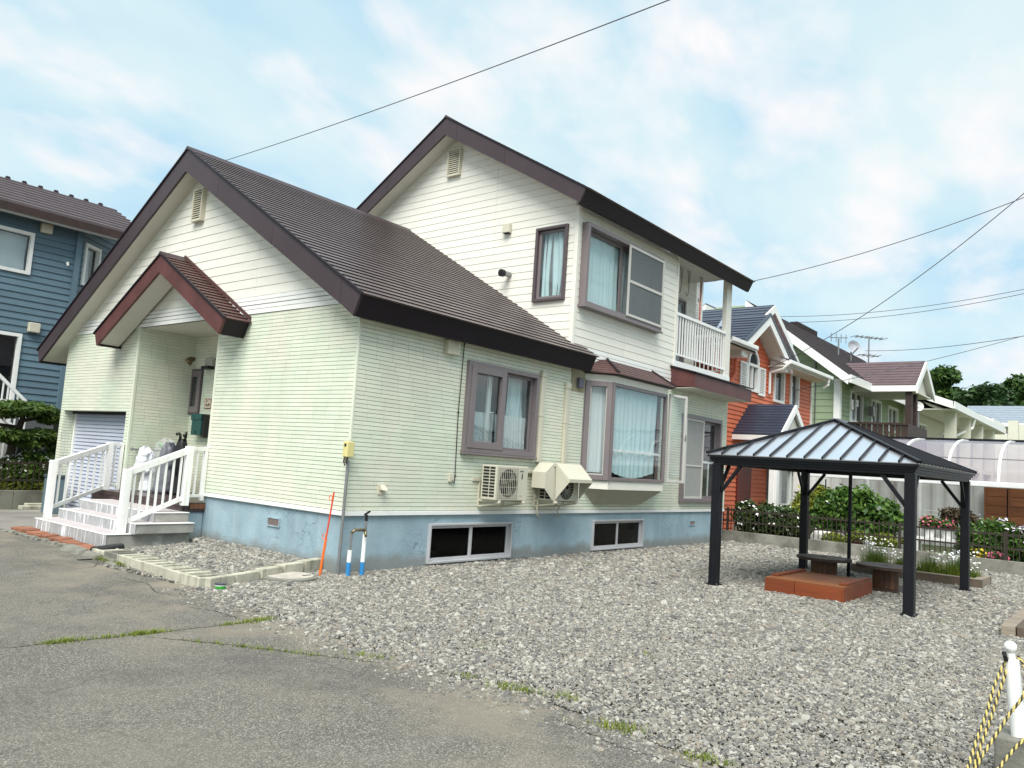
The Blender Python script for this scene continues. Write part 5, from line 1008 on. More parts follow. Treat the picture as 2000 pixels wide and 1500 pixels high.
# ------------------------------------------------------------------ timber beds, daisies
PB2 = root('timber_planter', 'low flower bed framed in weathered timber behind the gazebo', 'planter', (9.4, -5.0, 0))
MB().box(8.88, 9.00, -6.16, -4.02, -.03, .15).build('side_timber', M_timber2, PB2, bevel=.008); MB().box(8.875, 9.0, -6.165, -4.015, .151, .165).build('top_edge', M_timber, PB2)
MB().box(9.001, 9.86, -6.16, -6.02, -.03, .16).build('end_timber', M_timber, PB2, bevel=.008); MB().box(9.001, 9.86, -4.12, -4.02, -.03, .14).build('end_timber', M_timber2, PB2, bevel=.008); MB().box(9.861, 9.96, -6.16, -4.02, -.03, .14).build('side_timber', M_timber2, PB2, bevel=.008)
MB().box(9.001, 9.86, -6.019, -4.121, -.02, .10).build('soil', M_soil, PB2)
def flower_quads(pts, s, tilt=.35, tilt_dir=None):
    pts = np.array(pts); n = len(pts); nrm = np.stack([RNG.normal(size=n)*tilt-.35, RNG.normal(size=n)*tilt-.3, np.ones(n)], 1); nrm /= np.linalg.norm(nrm, axis=1)[:, None]
    out = []
    for j in range(2):
        t = np.cross(nrm, np.stack([np.cos(j*.78+np.arange(n)), np.sin(j*.78+np.arange(n)), np.zeros(n)], 1)); t /= np.linalg.norm(t, axis=1)[:, None]; b = np.cross(nrm, t); ss = (s*(.7+.6*RNG.random(n)))[:, None]; o = pts+nrm*.002*j
        out.append(np.stack([o-t*ss, o-b*ss*.8, o+t*ss, o+b*ss*.8], 1))
    return np.concatenate(out).reshape(-1, 3)
def daisy(x, y, z, w, h, nb, nf, label, lean=(0, 0), petal=None, leafm=None, fs=.022, group='daisy clumps in the timber planter', name='daisy_clump'):
    r = root(name, label, 'flowers', (x, y, z), group)
    p = np.stack([x+RNG.normal(size=nb)*w*.26, y+RNG.normal(size=nb)*w*.34, np.full(nb, z)], 1); blades('stems', leafm or L_mid, p[:nb//3], h*.75, .0035, .6, parent=r); blades('leaves', L_grass, p, h*.42, .005, .9, parent=r)
    nf = int(nf*.6); q = np.stack([x+RNG.normal(size=nf)*w*.42+lean[0]*.5, y+RNG.normal(size=nf)*w*.5+lean[1], z+h*(.55+.5*RNG.random(nf))], 1); raw_quads('flower_heads', petal or M_petal, flower_quads(q, fs), r, kind='stuff'); return r
daisy(9.35, -4.35, .10, .34, .55, 700, 90, 'full white daisy clump at the left end of the timber planter'); daisy(9.4, -4.82, .10, .26, .40, 600, 45, 'small white daisy clump beside the taller one at the planter left')
daisy(9.35, -5.28, .10, .28, .42, 900, 40, 'daisy clump flopping to the right in the middle of the timber planter', (0, -.18)); daisy(9.4, -5.70, .10, .34, .46, 1000, 70, 'broad daisy clump near the right gazebo post in the timber planter', (0, -.06)); daisy(9.45, -5.98, .10, .12, .30, 160, 26, 'smallest daisy tuft at the right end of the timber planter')
TR = root('timber_edging', 'weathered timber edging at the right edge of the gravel', 'edging', (4.6, -7.2, 0))
MB().box(3.98, 6.6, -7.20, -7.06, -.03, .125).build('long_timber', M_timber, TR, bevel=.008); MB().box(4.04, 4.18, -9.2, -7.21, -.03, .12).build('cross_timber', M_timber2, TR, bevel=.008); MB().box(4.19, 6.6, -9.2, -7.21, -.03, .05).build('soil', M_soil, TR)
# bollard with ropes
BO = root('rope_post', 'white round post with ball top set in a concrete block at lower right', 'bollard', (-1.43, -7.82, 0))
MB().box(-1.53, -1.23, -8.02, -7.72, -.03, .245).build('concrete_block', M_concdk, BO, bevel=.012); MB().tube([(-1.43, -7.83, .246), (-1.42, -7.79, .665)], .040, 20).build('post', M_whitepaint, BO); MB().tube([(-1.42, -7.79, .665), (-1.42, -7.788, .70)], .022, 14).build('neck', M_white, BO)
mb = MB(); mb.lathe((-1.42, -7.786, .70), [(.034*math.sin(a)+.0005, .034-.034*math.cos(a)) for a in np.linspace(.15, 3.1, 10)], 18); mb.build('ball', M_white, BO, smooth=True)
mb = MB(); mb.tube([(-1.46, -7.77, .66), (-1.475, -7.765, .69), (-1.47, -7.76, .71)], .012, 8); mb.build('hook', M_blackpl, BO)
M_yel = pmat('yellow_rope_strand', (.50, .40, .13), .8, .15, 20); M_blk2 = pmat('black_rope_strand', (.03, .028, .02), .8, .2, 20)
def rope(pts, label, r=.0072, pitch=.05):
    pts = [np.array(p) for p in pts]; P_ = []
    for i in range(len(pts)-1):      # Catmull-Rom
        p0, p1, p2, p3 = pts[max(i-1, 0)], pts[i], pts[i+1], pts[min(i+2, len(pts)-1)]; k = max(4, int(np.linalg.norm(p2-p1)/.012))
        for j in range(k): f = j/k; P_.append(.5*((2*p1)+(p2-p0)*f+(2*p0-5*p1+4*p2-p3)*f*f+(3*p1-p0-3*p2+p3)*f**3))
    o = root('rope', label, 'rope', tuple(pts[0]), 'yellow and black ropes on the post'); d = [0.0]
    for a, b in zip(P_, P_[1:]): d.append(d[-1]+np.linalg.norm(b-a))
    for s, (nm, m) in enumerate((('yellow_strand', M_yel), ('black_strand', M_blk2))):
        q = []
        for i, p in enumerate(P_):
            t_ = P_[min(i+1, len(P_)-1)]-P_[max(i-1, 0)]; t_ /= np.linalg.norm(t_); x = np.cross(t_, (.3, .9, .2)); x /= np.linalg.norm(x); y = np.cross(x, t_); a = 2*math.pi*d[i]/pitch+math.pi*s; q.append(p+r*.62*(math.cos(a)*x+math.sin(a)*y))
        MB().tube(q, r*(.85 if s == 0 else .72), 6).build(nm, m, o, smooth=True)
rope([(-1.44, -7.775, .675), (-1.475, -7.745, .60), (-1.565, -7.72, .507), (-1.675, -7.70, .381), (-1.79, -7.67, .255), (-1.92, -7.645, .12), (-2.05, -7.63, .02), (-2.5, -7.6, .012)], 'yellow and black rope hanging from the left of the post, outer strand')
rope([(-1.43, -7.78, .672), (-1.455, -7.765, .585), (-1.535, -7.745, .490), (-1.645, -7.72, .365), (-1.76, -7.69, .24), (-1.89, -7.665, .105), (-2.02, -7.66, .02), (-2.5, -7.66, .012)], 'yellow and black rope beside the outer one, lying closer to the white post')
rope([(-1.40, -7.82, .685), (-1.44, -7.86, .63), (-1.50, -7.86, .50), (-1.57, -7.80, .39), (-1.69, -7.745, .28), (-1.83, -7.69, .165), (-2.0, -7.66, .04), (-2.4, -7.72, .012)], 'yellow and black rope crossing in front of the white post')
rope([(-1.36, -8.10, .45), (-1.47, -7.97, .33), (-1.56, -7.87, .268), (-1.67, -7.81, .195), (-1.79, -7.76, .11), (-1.98, -7.72, .02), (-2.4, -7.80, .012)], 'lowest yellow and black rope drooping over the concrete block')

# ------------------------------------------------------------------ retaining wall and iron fence towards the neighbours
RW = root('retaining_wall', 'low stained concrete retaining wall at the back of the gravel yard', 'wall', (12.7, -5, 0))
ys = [.6, -.52, -1.96, -3.6, -5.28, -7.0, -8.8, -10.6]
for a, b in zip(ys, ys[1:]): MB().box(12.62, 12.78, b+.004, a-.004, -.1, .272).build('concrete_panel', M_conc, RW, bevel=.006)
sheet('neighbour_garden', [(12.78, -30), (60, -30), (60, 30), (12.78, 30)], .10, M_earth)
def iron_fence(label, along, a0, a1, other, zb, zt, zr, step, posts, px_w=.05):
    pos = lambda s: (other, s, 0) if along == 'y' else (s, other, 0)
    r = root('iron_fence', label, 'fence', pos(a0)); 
    for z, h in ((zt-.03, .04), (zr, .035)):
        p, q = pos(min(a0, a1)), pos(max(a0, a1)); MB().bar((p[0], p[1], z), (q[0], q[1], z), .03, h).build('rail', M_iron, r)
    n = int(abs(a1-a0)/step); s0 = min(a0, a1); x, y, _ = pos(s0+step*.5); pb = MB().box(x-.009, x+.009, y-.009, y+.009, zb+.02, zt+.05).build('bar', M_iron, r)
    for k in range(1, n): q = pos(s0+step*(k+.5)); dup(pb, (q[0]-x, q[1]-y, 0))
    for s in posts: x, y, _ = pos(s); MB().box(x-px_w/2, x+px_w/2, y-px_w/2, y+px_w/2, zb-.03, zt+.03).build('post', M_iron, r, bevel=.004)
iron_fence('long dark bronze railing fence on the retaining wall behind the gazebo', 'y', .45, -9.6, 12.70, .272, .83, .52, .105, (.1, -1.98, -4.0, -6.04, -8.05), .055)
LW = root('garden_wall', 'low concrete garden wall under the fence left of the garage', 'wall', (-2, 10.7, 0))
for a, b in ((-9, -5), (-5, -2.2), (-2.2, -.3), (-.3, 1.9)): MB().box(a+.004, b-.004, 10.62, 10.78, -.1, .34).build('concrete_panel', M_concdk, LW, bevel=.006)
iron_fence('dark railing fence on the low wall left of the garage', 'x', -5.0, 1.6, 10.70, .34, .96, .56, .125, (-3.6, -1.55, .40), .05)
sheet('side_garden', [(-30, 10.78), (8, 10.78), (8, 40), (-30, 40)], .12, M_earth)
r = root('loose_slab', 'loose broken concrete slabs lying by the garden wall', 'slab', (-.6, 10.1, 0))
for x, y, dx, dy, h in ((-.35, 9.95, .9, .22, .06), (-.15, 10.25, .7, .18, .09), (.25, 9.72, .55, .16, .10)): MB().box(x, x+dx, y, y+dy, -.02, h).build('slab_piece', M_blk, r, bevel=.012)

# ------------------------------------------------------------------ open seams in the asphalt
M_crack = pmat('open_crack', (.030, .027, .022), .95, .4, 20)
def seam(pts, w):
    L_ = []; P_ = [np.array(p, float) for p in pts]
    for a, b in zip(P_, P_[1:]):
        k = max(3, int(np.linalg.norm(b-a)/.03))
        for i in range(k): L_.append(a+(b-a)*i/k+RNG.normal(size=2)*.006)
    L_.append(P_[-1]); vs = []
    for i, p in enumerate(L_):
        d = L_[min(i+1, len(L_)-1)]-L_[max(i-1, 0)]; d /= np.linalg.norm(d); nn = np.array((-d[1], d[0])); ww = w*(.25+1.1*RNG.random())*min(1, .2+min(i, len(L_)-1-i)/6); vs += [(*(p-nn*ww), .003), (*(p+nn*ww), .003)]
    MB().add(vs, [(2*i, 2*i+2, 2*i+3, 2*i+1) for i in range(len(L_)-1)]).build('asphalt_seam', M_crack, kind='structure', recalc=False)
for pts in ([(-4.6, -1.80), (-4.03, -1.87), (-3.42, -1.93), (-2.9, -1.955), (-2.4, -1.96)], [(-3.6, -2.02), (-3.45, -2.26), (-3.2, -2.65), (-2.9, -3.22), (-2.62, -3.75)], [(-2.75, -1.0), (-2.6, -1.35), (-2.62, -1.9)], [(-2.5, .9), (-2.42, .35), (-2.6, -.2), (-2.5, -.55)], [(-2.9, 1.6), (-2.4, 1.75), (-2.15, 2.2)], [(-2.62, -5.4), (-2.75, -6.0), (-2.72, -6.6)]): seam(pts, .0055)

# ------------------------------------------------------------------ weeds in cracks and edges
def weeds():
    P_ = []
    def strip(x0, y0, x1, y1, n, w): 
        ph = random.random()*6; kk = 0
        while kk < n:
            f = random.gauss(.5, .30)
            if random.random() > .15+.85*max(0, math.sin(9*f+ph)*math.sin(23*f+2*ph)+.35): kk += .5; continue
            ww = w*(.5+1.3*abs(math.sin(7*f+ph))); kk += 1; P_.append((x0+(x1-x0)*f+random.gauss(0, ww)+.012*math.sin(30*f), y0+(y1-y0)*f+random.gauss(0, ww), 0))
    for a in ((-4.32, -1.83, -4.03, -1.87, 420, .018), (-4.0, -1.86, -3.42, -1.93, 260, .016), (-3.72, -1.90, -3.42, -1.93, 420, .017), (-2.9, -1.96, -2.78, -1.97, 90, .02), (-2.72, -1.97, -2.40, -1.96, 420, .022), (-3.45, -2.26, -2.9, -3.22, 260, .009), (-3.1, -2.9, -2.73, -3.58, 80, .01), (-2.62, -3.4, -2.50, -3.7, 120, .03), (-2.40, -4.30, -2.35, -4.52, 60, .02), (-2.36, -4.7, -2.28, -5.0, 420, .035), (-2.24, -5.16, -2.18, -5.32, 150, .03), (-2.52, -5.70, -2.42, -5.95, 330, .03), (-2.56, -6.3, -2.54, -6.6, 260, .03), (-2.08, 1.72, -1.99, 1.98, 420, .03), (-2.06, 2.12, -1.99, 2.5, 330, .035), (-1.78, 1.75, -1.2, 2.3, 130, .07), (4.5, -1.05, 4.6, -.95, 120, .05), (.9, -3.4, 1.0, -3.3, 40, .05), (1.9, -1.9, 2.0, -1.8, 30, .04), (-.6, -5.0, -.5, -4.9, 50, .05), (2.4, -5.6, 2.5, -5.5, 40, .05), (-1.6, -3.9, -1.5, -3.8, 50, .05), (6.9, -.9, 7.1, -.85, 60, .05), (.3, -.25, 1.2, -.22, 40, .03), (9.2, -.6, 9.4, -.5, 60, .05), (4.2, -6.45, 4.35, -6.3, 60, .06), (-.35, .35, -.2, .5, 60, .03), (-.3, .62, -.1, .75, 50, .03)): strip(*a)
    return P_
blades('weeds', L_grass, weeds(), .030, .0035, 1.6, kind='stuff')

# ------------------------------------------------------------------ neighbouring houses
def lap(P, u0, u1, v0, v1, pitch, mat, backm, parent, holes=(), planes=(), name='lap_siding'):
    board_objs(name, mat, parent, P, u0, u1, v0, v1, pitch, holes, planes, joined=True, kind='stuff', t0=.004, t1=.028)
    mb = MB(); plain_wall(mb, P, u0, u1, v0, v1, holes, planes, n0=-.15); mb.build('wall_core', backm, parent)
def simple_window(parent, P, u0, u1, v0, v1, fm=None, fw=.08, panes=2, dark=M_dark, cur=True, nm='window', cf=.36):
    w = MB(); fm = fm or M_white; w.pbox(P, u0, u0+fw, v0, v1, -.05, .07); w.pbox(P, u1-fw, u1, v0, v1, -.05, .07); w.pbox(P, u0+fw, u1-fw, v1-fw, v1, -.05, .068); w.pbox(P, u0+fw, u1-fw, v0, v0+fw, -.05, .068); o = w.build(nm, fm, parent)
    for k in range(1, panes): u = u0+(u1-u0)*k/panes; MB().pbox(P, u-.03, u+.03, v0+fw, v1-fw, -.04, .04).build('mullion', fm, o)
    MB().pbox(P, u0+fw-.01, u1-fw+.01, v0+fw-.01, v1-fw+.01, -.03, -.025).build('pane', M_glass, o)
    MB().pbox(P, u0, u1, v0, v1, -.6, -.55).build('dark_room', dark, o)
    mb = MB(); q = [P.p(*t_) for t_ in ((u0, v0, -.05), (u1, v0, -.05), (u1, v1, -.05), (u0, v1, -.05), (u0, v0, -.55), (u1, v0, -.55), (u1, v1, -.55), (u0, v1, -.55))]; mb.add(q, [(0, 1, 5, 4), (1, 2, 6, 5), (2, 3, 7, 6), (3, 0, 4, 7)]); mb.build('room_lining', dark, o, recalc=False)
    if cur: curtain(o, P, u0+fw, min(u1-fw, u0+fw+(u1-u0)*cf), v0+fw, v1-fw, -.18, M_curtain2, 4, .03)
    return o
def strip_roof(parent, c0, c1, r0, r1, n, mat, nm='roof', th=.03, under=.14, um=None):
    """one roof plane from eave c0-c1 to ridge r0-r1 in stepped courses, with thickness"""
    c0, c1, r0, r1 = (np.array(q, float) for q in (c0, c1, r0, r1)); mb = MB()
    for k in range(n):
        a, b = k/n, (k+1)/n+.004; A, B_, C_, D_ = c0+(r0-c0)*a, c1+(r1-c1)*a, c1+(r1-c1)*b, c0+(r0-c0)*b; up = np.array((0, 0, 1.))
        mb.hexa([A-up*.02, B_-up*.02, C_-up*.02, D_-up*.02, A+up*th, B_+up*th, C_+up*.004, D_+up*.004])
    o = mb.build(nm, mat, parent, kind='stuff')
    if um is not None: u = np.array((0, 0, under)); MB().hexa([c0-u, c1-u, r1-u, r0-u, c0-(0, 0, .022), c1-(0, 0, .022), r1-(0, 0, .022), r0-(0, 0, .022)]).build('roof_underside', um, o)
    return o

# slate-blue house on the left
BHs = root('blue_house', 'slate blue board-clad house with brown roof behind the garage at far left', 'house', (-2, 14, 0), 'houses around the yard')
PB = side_at(13.0); bz0 = 2.23; bw = [(-1.6, .245, 5.45, 6.5), (-1.4, .25, 2.28, 3.98)]
mb = MB(); plain_wall(mb, PB, -9, 1.30, bz0, 7.2, bw, n0=-.15); mb.build('wall_core', M_bluebk, BHs)
board_objs('siding_board', M_bluew, BHs, PB, -3.2, 1.22, bz0, 7.2, .162, holes=bw, t0=.004, t1=.030)
board_objs('lap_siding', M_bluew, BHs, PB, -9, -3.204, bz0, 7.2, .162, joined=True, kind='stuff', t0=.004, t1=.030)
al = math.hypot(1.5, 1.1); PA = PL((1.30, 13.0, 0), (1.5/al, 1.1/al, 0), (0, 0, 1), (1.1/al, -1.5/al, 0))
lap(PA, .05, al, bz0, 7.2, .162, M_bluew, M_bluebk, BHs, holes=[(.22, .92, 5.50, 6.62)])
MB().bar((1.28, 12.97, bz0), (1.28, 12.97, 7.2), .13, .13, up=(0, 1, 0)).build('corner_trim', M_bluew, BHs); MB().pbox(PA, al-.08, al, bz0, 7.2, .0, .04).build('corner_trim', M_bluew, BHs)
mb = MB(); mb.box(2.8, 2.9, 14.1, 22, bz0, 7.2); mb.box(-9, 2.8, 21.9, 22, bz0, 7.2); mb.build('rear_wall', M_bluebk, BHs); mb = MB(); mb.box(-9, 1.25, 13.05, 13.3, 0, bz0-.02); mb.box(1.0, 2.7, 13.9, 14.2, 0, bz0-.02); mb.build('base_wall', pmat('grey_base', (.12, .125, .13), .85, .15), BHs)
simple_window(BHs, PB, *bw[0], panes=2, cf=.97); simple_window(BHs, PB, *bw[1], panes=2); simple_window(BHs, PA, .22, .92, 5.50, 6.62, panes=1, cf=.9)  # upper curtains widened to brighten the panes, in place of sky reflection
strip_roof(BHs, (-9, 12.45, 7.0), (2.95, 12.45, 7.0), (-9, 15.2, 8.30), (2.95, 15.2, 8.30), 9, pmat('blue_house_roof', (.10, .078, .082), .4, .12, 3), um=M_darkwood, under=.2, th=.05)
MB().box(-9, 2.9, 12.5, 12.6, 6.75, 6.98).build('eave_fascia', pmat('pale_fascia', (.42, .40, .38), .5, .05), BHs); MB().prism([(-9, 15.2, 8.28), (-9, 15.2, 6.9), (-9, 19, 6.9)], (11.9, 0, 0)).build('rear_roof', M_darkroof, BHs)
g = MB().prism([(-1.9, 15.05, 8.24), (-1.78, 15.05, 8.24), (-1.80, 15.10, 8.34), (-1.88, 15.10, 8.34)], (0, .10, 0)).build('snow_guard', M_eavef, BHs)
for k in range(1, 12): dup(g, (.40*k, 0, 0))
for x, z, nm in ((.47, 6.68, 'vent_cover'), (.47, 4.17, 'vent_cover')): MB().pbox(PB, x-.13, x+.13, z-.12, z+.12, .03, .16).build(nm, M_plastic, BHs, bevel=.02)
mb = MB(); mb.tube([PB.p(1.05, 5.95, .03), PB.p(1.05, 5.95, .10), PB.p(1.05, 5.87, .12)], .03, 8); mb.build('wall_fitting', M_white, BHs)
SR = root('stair_railing', 'white railing of the outside stair on the blue house', 'railing', (-.2, 12.2, 0.1))
for dz in (0, -1.12):
    a, b = np.array((-1.5+.35*(dz < 0), 12.2, 3.88+dz)), np.array((.34+.62*(dz < 0), 12.2, 2.24+dz-.5*(dz < 0)))
    MB().bar(a, b, .06, .07).build('handrail', M_whitepaint, SR); MB().bar(a-(0, 0, .78), b-(0, 0, .78), .05, .06).build('string', M_whitepaint, SR)
    for k in range(17): p = a+(b-a)*(k+.5)/17; MB().box(p[0]-.015, p[0]+.015, 12.185, 12.215, p[2]-.78, p[2]-.02).build('baluster', M_whitepaint, SR)
MB().box(-1.6, -.1, 12.3, 12.9, 1.9, 2.1).build('landing', M_white, SR); MB().box(-.12, .0, 12.25, 12.35, .1, 2.0).build('post', M_whitepaint, SR)
r = root('storage_box', 'grey slant-lidded box under the pine left of the garage', 'box', (.2, 11.75, .1)); MB().prism([(-.1, 11.5, .1), (.75, 11.5, .1), (.75, 11.5, 1.05), (-.02, 11.5, 1.38)], (0, .6, 0)).build('body', pmat('slate_box', (.10, .115, .125), .6, .1), r); MB().prism([(-.08, 11.45, 1.42), (.83, 11.45, 1.04), (.83, 11.45, 1.07), (-.08, 11.45, 1.45)], (0, .7, 0)).build('lid', pmat('pale_slate_lid', (.30, .34, .35), .4, .1), r)

# orange house
OH = root('orange_house', 'orange lap-sided house with navy roof and white shutters beyond the balcony', 'house', (17, .8, .1), 'houses around the yard')
PO_ = side_at(.8); arch = (15.20, 16.10, 4.22, 5.12)
ohol = [arch, (17.36, 18.26, 4.10, 5.22), (18.82, 19.62, 4.10, 5.24), (14.75, 15.75, .1, 2.1)]
lap(PO_, 12.95, 20.88, .1, 5.22, .128, M_orangew, M_orangebk, OH, ohol); lap(PO_, 13.6, 17.6, 5.22, 6.3, .128, M_orangew, M_orangebk, OH, planes=[(.62, 1, 6.22+.62*15.6), (-.62, 1, 6.22-.62*15.6)])
lap(side_at(1.75), 13.30, 14.0, 5.3, 7.35, .128, M_orangew, M_orangebk, OH, name='dormer_siding'); MB().box(13.98, 14.06, 1.70, 1.80, 5.3, 7.35).build('dormer_corner', M_white, OH); MB().box(13.2, 14.35, 1.4, 3.0, 7.35, 7.48).build('dormer_eave', M_white, OH); MB().box(13.18, 14.37, 1.38, 3.0, 7.48, 7.56).build('dormer_roof', M_navyroof, OH)
mb = MB(); mb.pbox(side_at(1.72), 13.40, 13.72, 5.9, 7.2, .02, .07); DS = mb.build('dormer_shutter', M_white, OH)
for k in range(16): MB().pbox(side_at(1.72), 13.44, 13.68, 5.96+.076*k, 5.99+.076*k, .07, .078).build('dormer_slat', M_soffit, DS)
mb = MB(); mb.box(12.95, 20.88, .96, 9, .1, 5.3); mb.build('rear_block', M_orangebk, OH); MB().box(20.86, 20.94, .74, .82, .1, 5.4).build('corner_trim', M_white, OH)
lap(side_at(1.6), 13.0, 21.0, 5.2, 8.0, .128, M_orangew, M_orangebk, OH, planes=[(.58, 1, 7.25+.58*18.3), (-.58, 1, 7.25-.58*18.3)])
# main roof, ridge along y
strip_roof(OH, (13.0, 1.2, 4.33), (13.0, 8.5, 4.33), (18.3, 1.2, 7.40), (18.3, 8.5, 7.40), 22, M_navyroof, um=M_white); strip_roof(OH, (22.0, 1.2, 5.25), (22.0, 8.5, 5.25), (18.3, 1.2, 7.40), (18.3, 8.5, 7.40), 16, M_navyroof, um=M_white)
mb = MB()
for sg in (-1, 1): mb.prism([(18.3, 1.15, 7.38), (18.3+sg*1.75, 1.15, 7.38-1.02), (18.3+sg*1.75, 1.15, 7.14-1.02), (18.3, 1.15, 7.14)], (0, .05, 0))
mb.build('gable_trim', M_white, OH)
# lower eave roofs either side of the front gable
strip_roof(OH, (16.9, .15, 5.33), (21.0, .15, 5.33), (16.9, 1.8, 6.1), (21.0, 1.8, 6.1), 7, M_navyroof, um=M_white, under=.16); strip_roof(OH, (12.6, .15, 5.30), (14.4, .15, 5.30), (12.6, 1.8, 6.1), (14.4, 1.8, 6.1), 7, M_navyroof, um=M_white, under=.16)
for x0, x1 in ((16.9, 21.05), (12.6, 14.3)): MB().box(x0, x1, .06, .15, 5.22, 5.34).build('gutter', M_white, OH, bevel=.02)
mb = MB(); mb.box(16.9, 20.95, .15, .8, 5.14, 5.19); mb.box(12.6, 14.3, .15, .8, 5.14, 5.19); mb.build('eave_soffit', M_soffit, OH)
# front gable roof
gx, gz, gs = 15.6, 6.50, .62
for sg in (-1, 1):
    strip_roof(OH, (gx+sg*1.95, .32, gz-gs*1.95), (gx+sg*1.95, 4.6, gz-gs*1.95), (gx, .32, gz), (gx, 4.6, gz), 11, M_navyroof, um=M_soffit, under=.26)
    MB().prism([(gx, .26, gz-.02), (gx+sg*1.97, .26, gz-.02-gs*1.97), (gx+sg*1.97, .26, gz-.30-gs*1.97), (gx, .26, gz-.30)], (0, .055, 0)).build('gable_trim', M_white, OH)
    MB().prism([(gx, .24, gz+.05), (gx+sg*2.0, .24, gz+.05-gs*2.0), (gx+sg*2.0, .24, gz-.03-gs*2.0), (gx, .24, gz-.03)], (0, .06, 0)).build('roof_edge', M_navyroof, OH)
    MB().box(gx+sg*1.62-.16, gx+sg*1.62+.16, .32, .8, 5.0, 5.35).build('eave_return', M_white, OH)
MB().prism([(13.9, 1.3, 5.02), (15.2, 1.3, 6.28), (15.5, 1.3, 6.24), (14.2, 1.3, 4.98)], (0, .3, .12)).build('valley_flashing', pmat('pale_flashing', (.40, .44, .52), .3, .05, metal=.6), OH)
# arched window with shutters
cx = (arch[0]+arch[1])/2; mb = MB(); pts = []
def arc_ring(r0, r1, n0, n1, mat, nm, parent, cz=5.05, k=14, yb=None):
    mb = MB()
    for i in range(k):
        a, b = math.pi*i/k, math.pi*(i+1)/k; q = [(cx+r*math.cos(t_), cz+r*math.sin(t_)) for r, t_ in ((r0, a), (r1, a), (r1, b), (r0, b))]; mb.slab(PO_, q, n0, n1)
    return mb.build(nm, mat, parent)
aw = simple_window(OH, PO_, cx-.42, cx+.42, 4.22, 5.05, panes=2, cur=False, nm='arched_window'); arc_ring(.33, .42, .0, .075, M_white, 'arch_frame', aw)
mb = MB(); mb.slab(PO_, [(cx+.33*math.cos(math.pi*i/14), 5.05+.33*math.sin(math.pi*i/14)) for i in range(15)], .02, .03); mb.build('arch_pane', M_dark, aw)
for u0 in (cx-.95, cx+.45):
    mb = MB(); mb.pbox(PO_, u0, u0+.06, 4.16, 5.02, .03, .07); mb.pbox(PO_, u0+.44, u0+.50, 4.16, 5.02, .03, .07); mb.pbox(PO_, u0+.06, u0+.44, 4.16, 4.22, .03, .069); mb.pbox(PO_, u0+.06, u0+.44, 4.96, 5.02, .03, .069); o = mb.build('shutter', M_white, OH)
    for k in range(14): v = 4.225+.0525*k; MB().slab(PO_, [(u0+.06, v), (u0+.44, v), (u0+.44, v+.04), (u0+.06, v+.04)], .03, lambda u, w, v=v: .066-(w-v)*.7).build('shutter_slat', M_white, o)
simple_window(OH, PO_, 17.36, 18.26, 4.10, 5.22, panes=1); simple_window(OH, PO_, 18.82, 19.62, 4.10, 5.24, panes=1)
MB().tube([(16.85, .12, 5.22), (16.85, .3, 5.05), (16.9, .72, 4.95), (16.95, .74, 4.3)], .045, 8).build('downpipe', M_white, OH); MB().tube([(20.7, .12, 5.22), (20.7, .14, 5.0), (20.7, .3, 4.9)], .045, 8).build('downpipe', M_white, OH); MB().tube([(14.2, .7, 5.05), (14.2, .7, 4.6), (13.6, .7, 3.9), (13.6, .7, 2.6)], .05, 8).build('orange_downpipe', M_orangew, OH)
# porch of the orange house
px_, pz_ = 15.5, 3.82
for sg in (-1, 1):
    strip_roof(OH, (px_+sg*1.15, -.57, pz_-.82*1.15), (px_+sg*1.15, .8, pz_-.82*1.15), (px_, -.57, pz_), (px_, .8, pz_), 11, M_navyroof, um=M_white, under=.16, nm='porch_roof')
    MB().prism([(px_, -.62, pz_-.02), (px_+sg*1.17, -.62, pz_-.02-.82*1.17), (px_+sg*1.17, -.62, pz_-.24-.82*1.17), (px_, -.62, pz_-.24)], (0, .05, 0)).build('porch_trim', M_white, OH)
MB().prism([(px_-.95, -.5, 2.85), (px_+.95, -.5, 2.85), (px_, -.5, 3.58)], (0, .05, 0)).build('porch_gable', M_soffit, OH); MB().box(px_-1.05, px_+1.05, -.5, .78, 2.74, 2.86).build('porch_beam', M_white, OH)
for x in (px_-.95, px_+.95): MB().box(x-.11, x+.11, -.5, -.28, .1, 2.74).build('porch_post', M_white, OH, bevel=.01)
MB().box(14.76, 15.74, .74, .80, .1, 2.1).build('front_door', pmat('dark_red_door', (.12, .018, .012), .5, .2), OH)
MB().box(14.6, 16.6, -.5, .79, .1, .32).build('porch_floor', M_conc, OH)
bw_ = MB(); bw_.box(17.0, 19.3, .35, .8, .75, .93); bw_.box(16.95, 19.35, .30, .8, 1.98, 2.12); BY = bw_.build('bay_window', M_white, OH)
for u in (17.0, 17.95, 19.2): MB().box(u, u+.10, .36, .46, .93, 1.98).build('bay_post', M_white, BY)
MB().box(17.1, 19.2, .40, .405, .93, 1.98).build('pane', M_glass, BY); MB().box(17.05, 19.25, .77, .79, .93, 1.98).build('room_back', M_room, BY)
curtain(BY, side_at(.6), 17.2, 17.9, .95, 1.95, 0, M_curtain2, 5, .02)

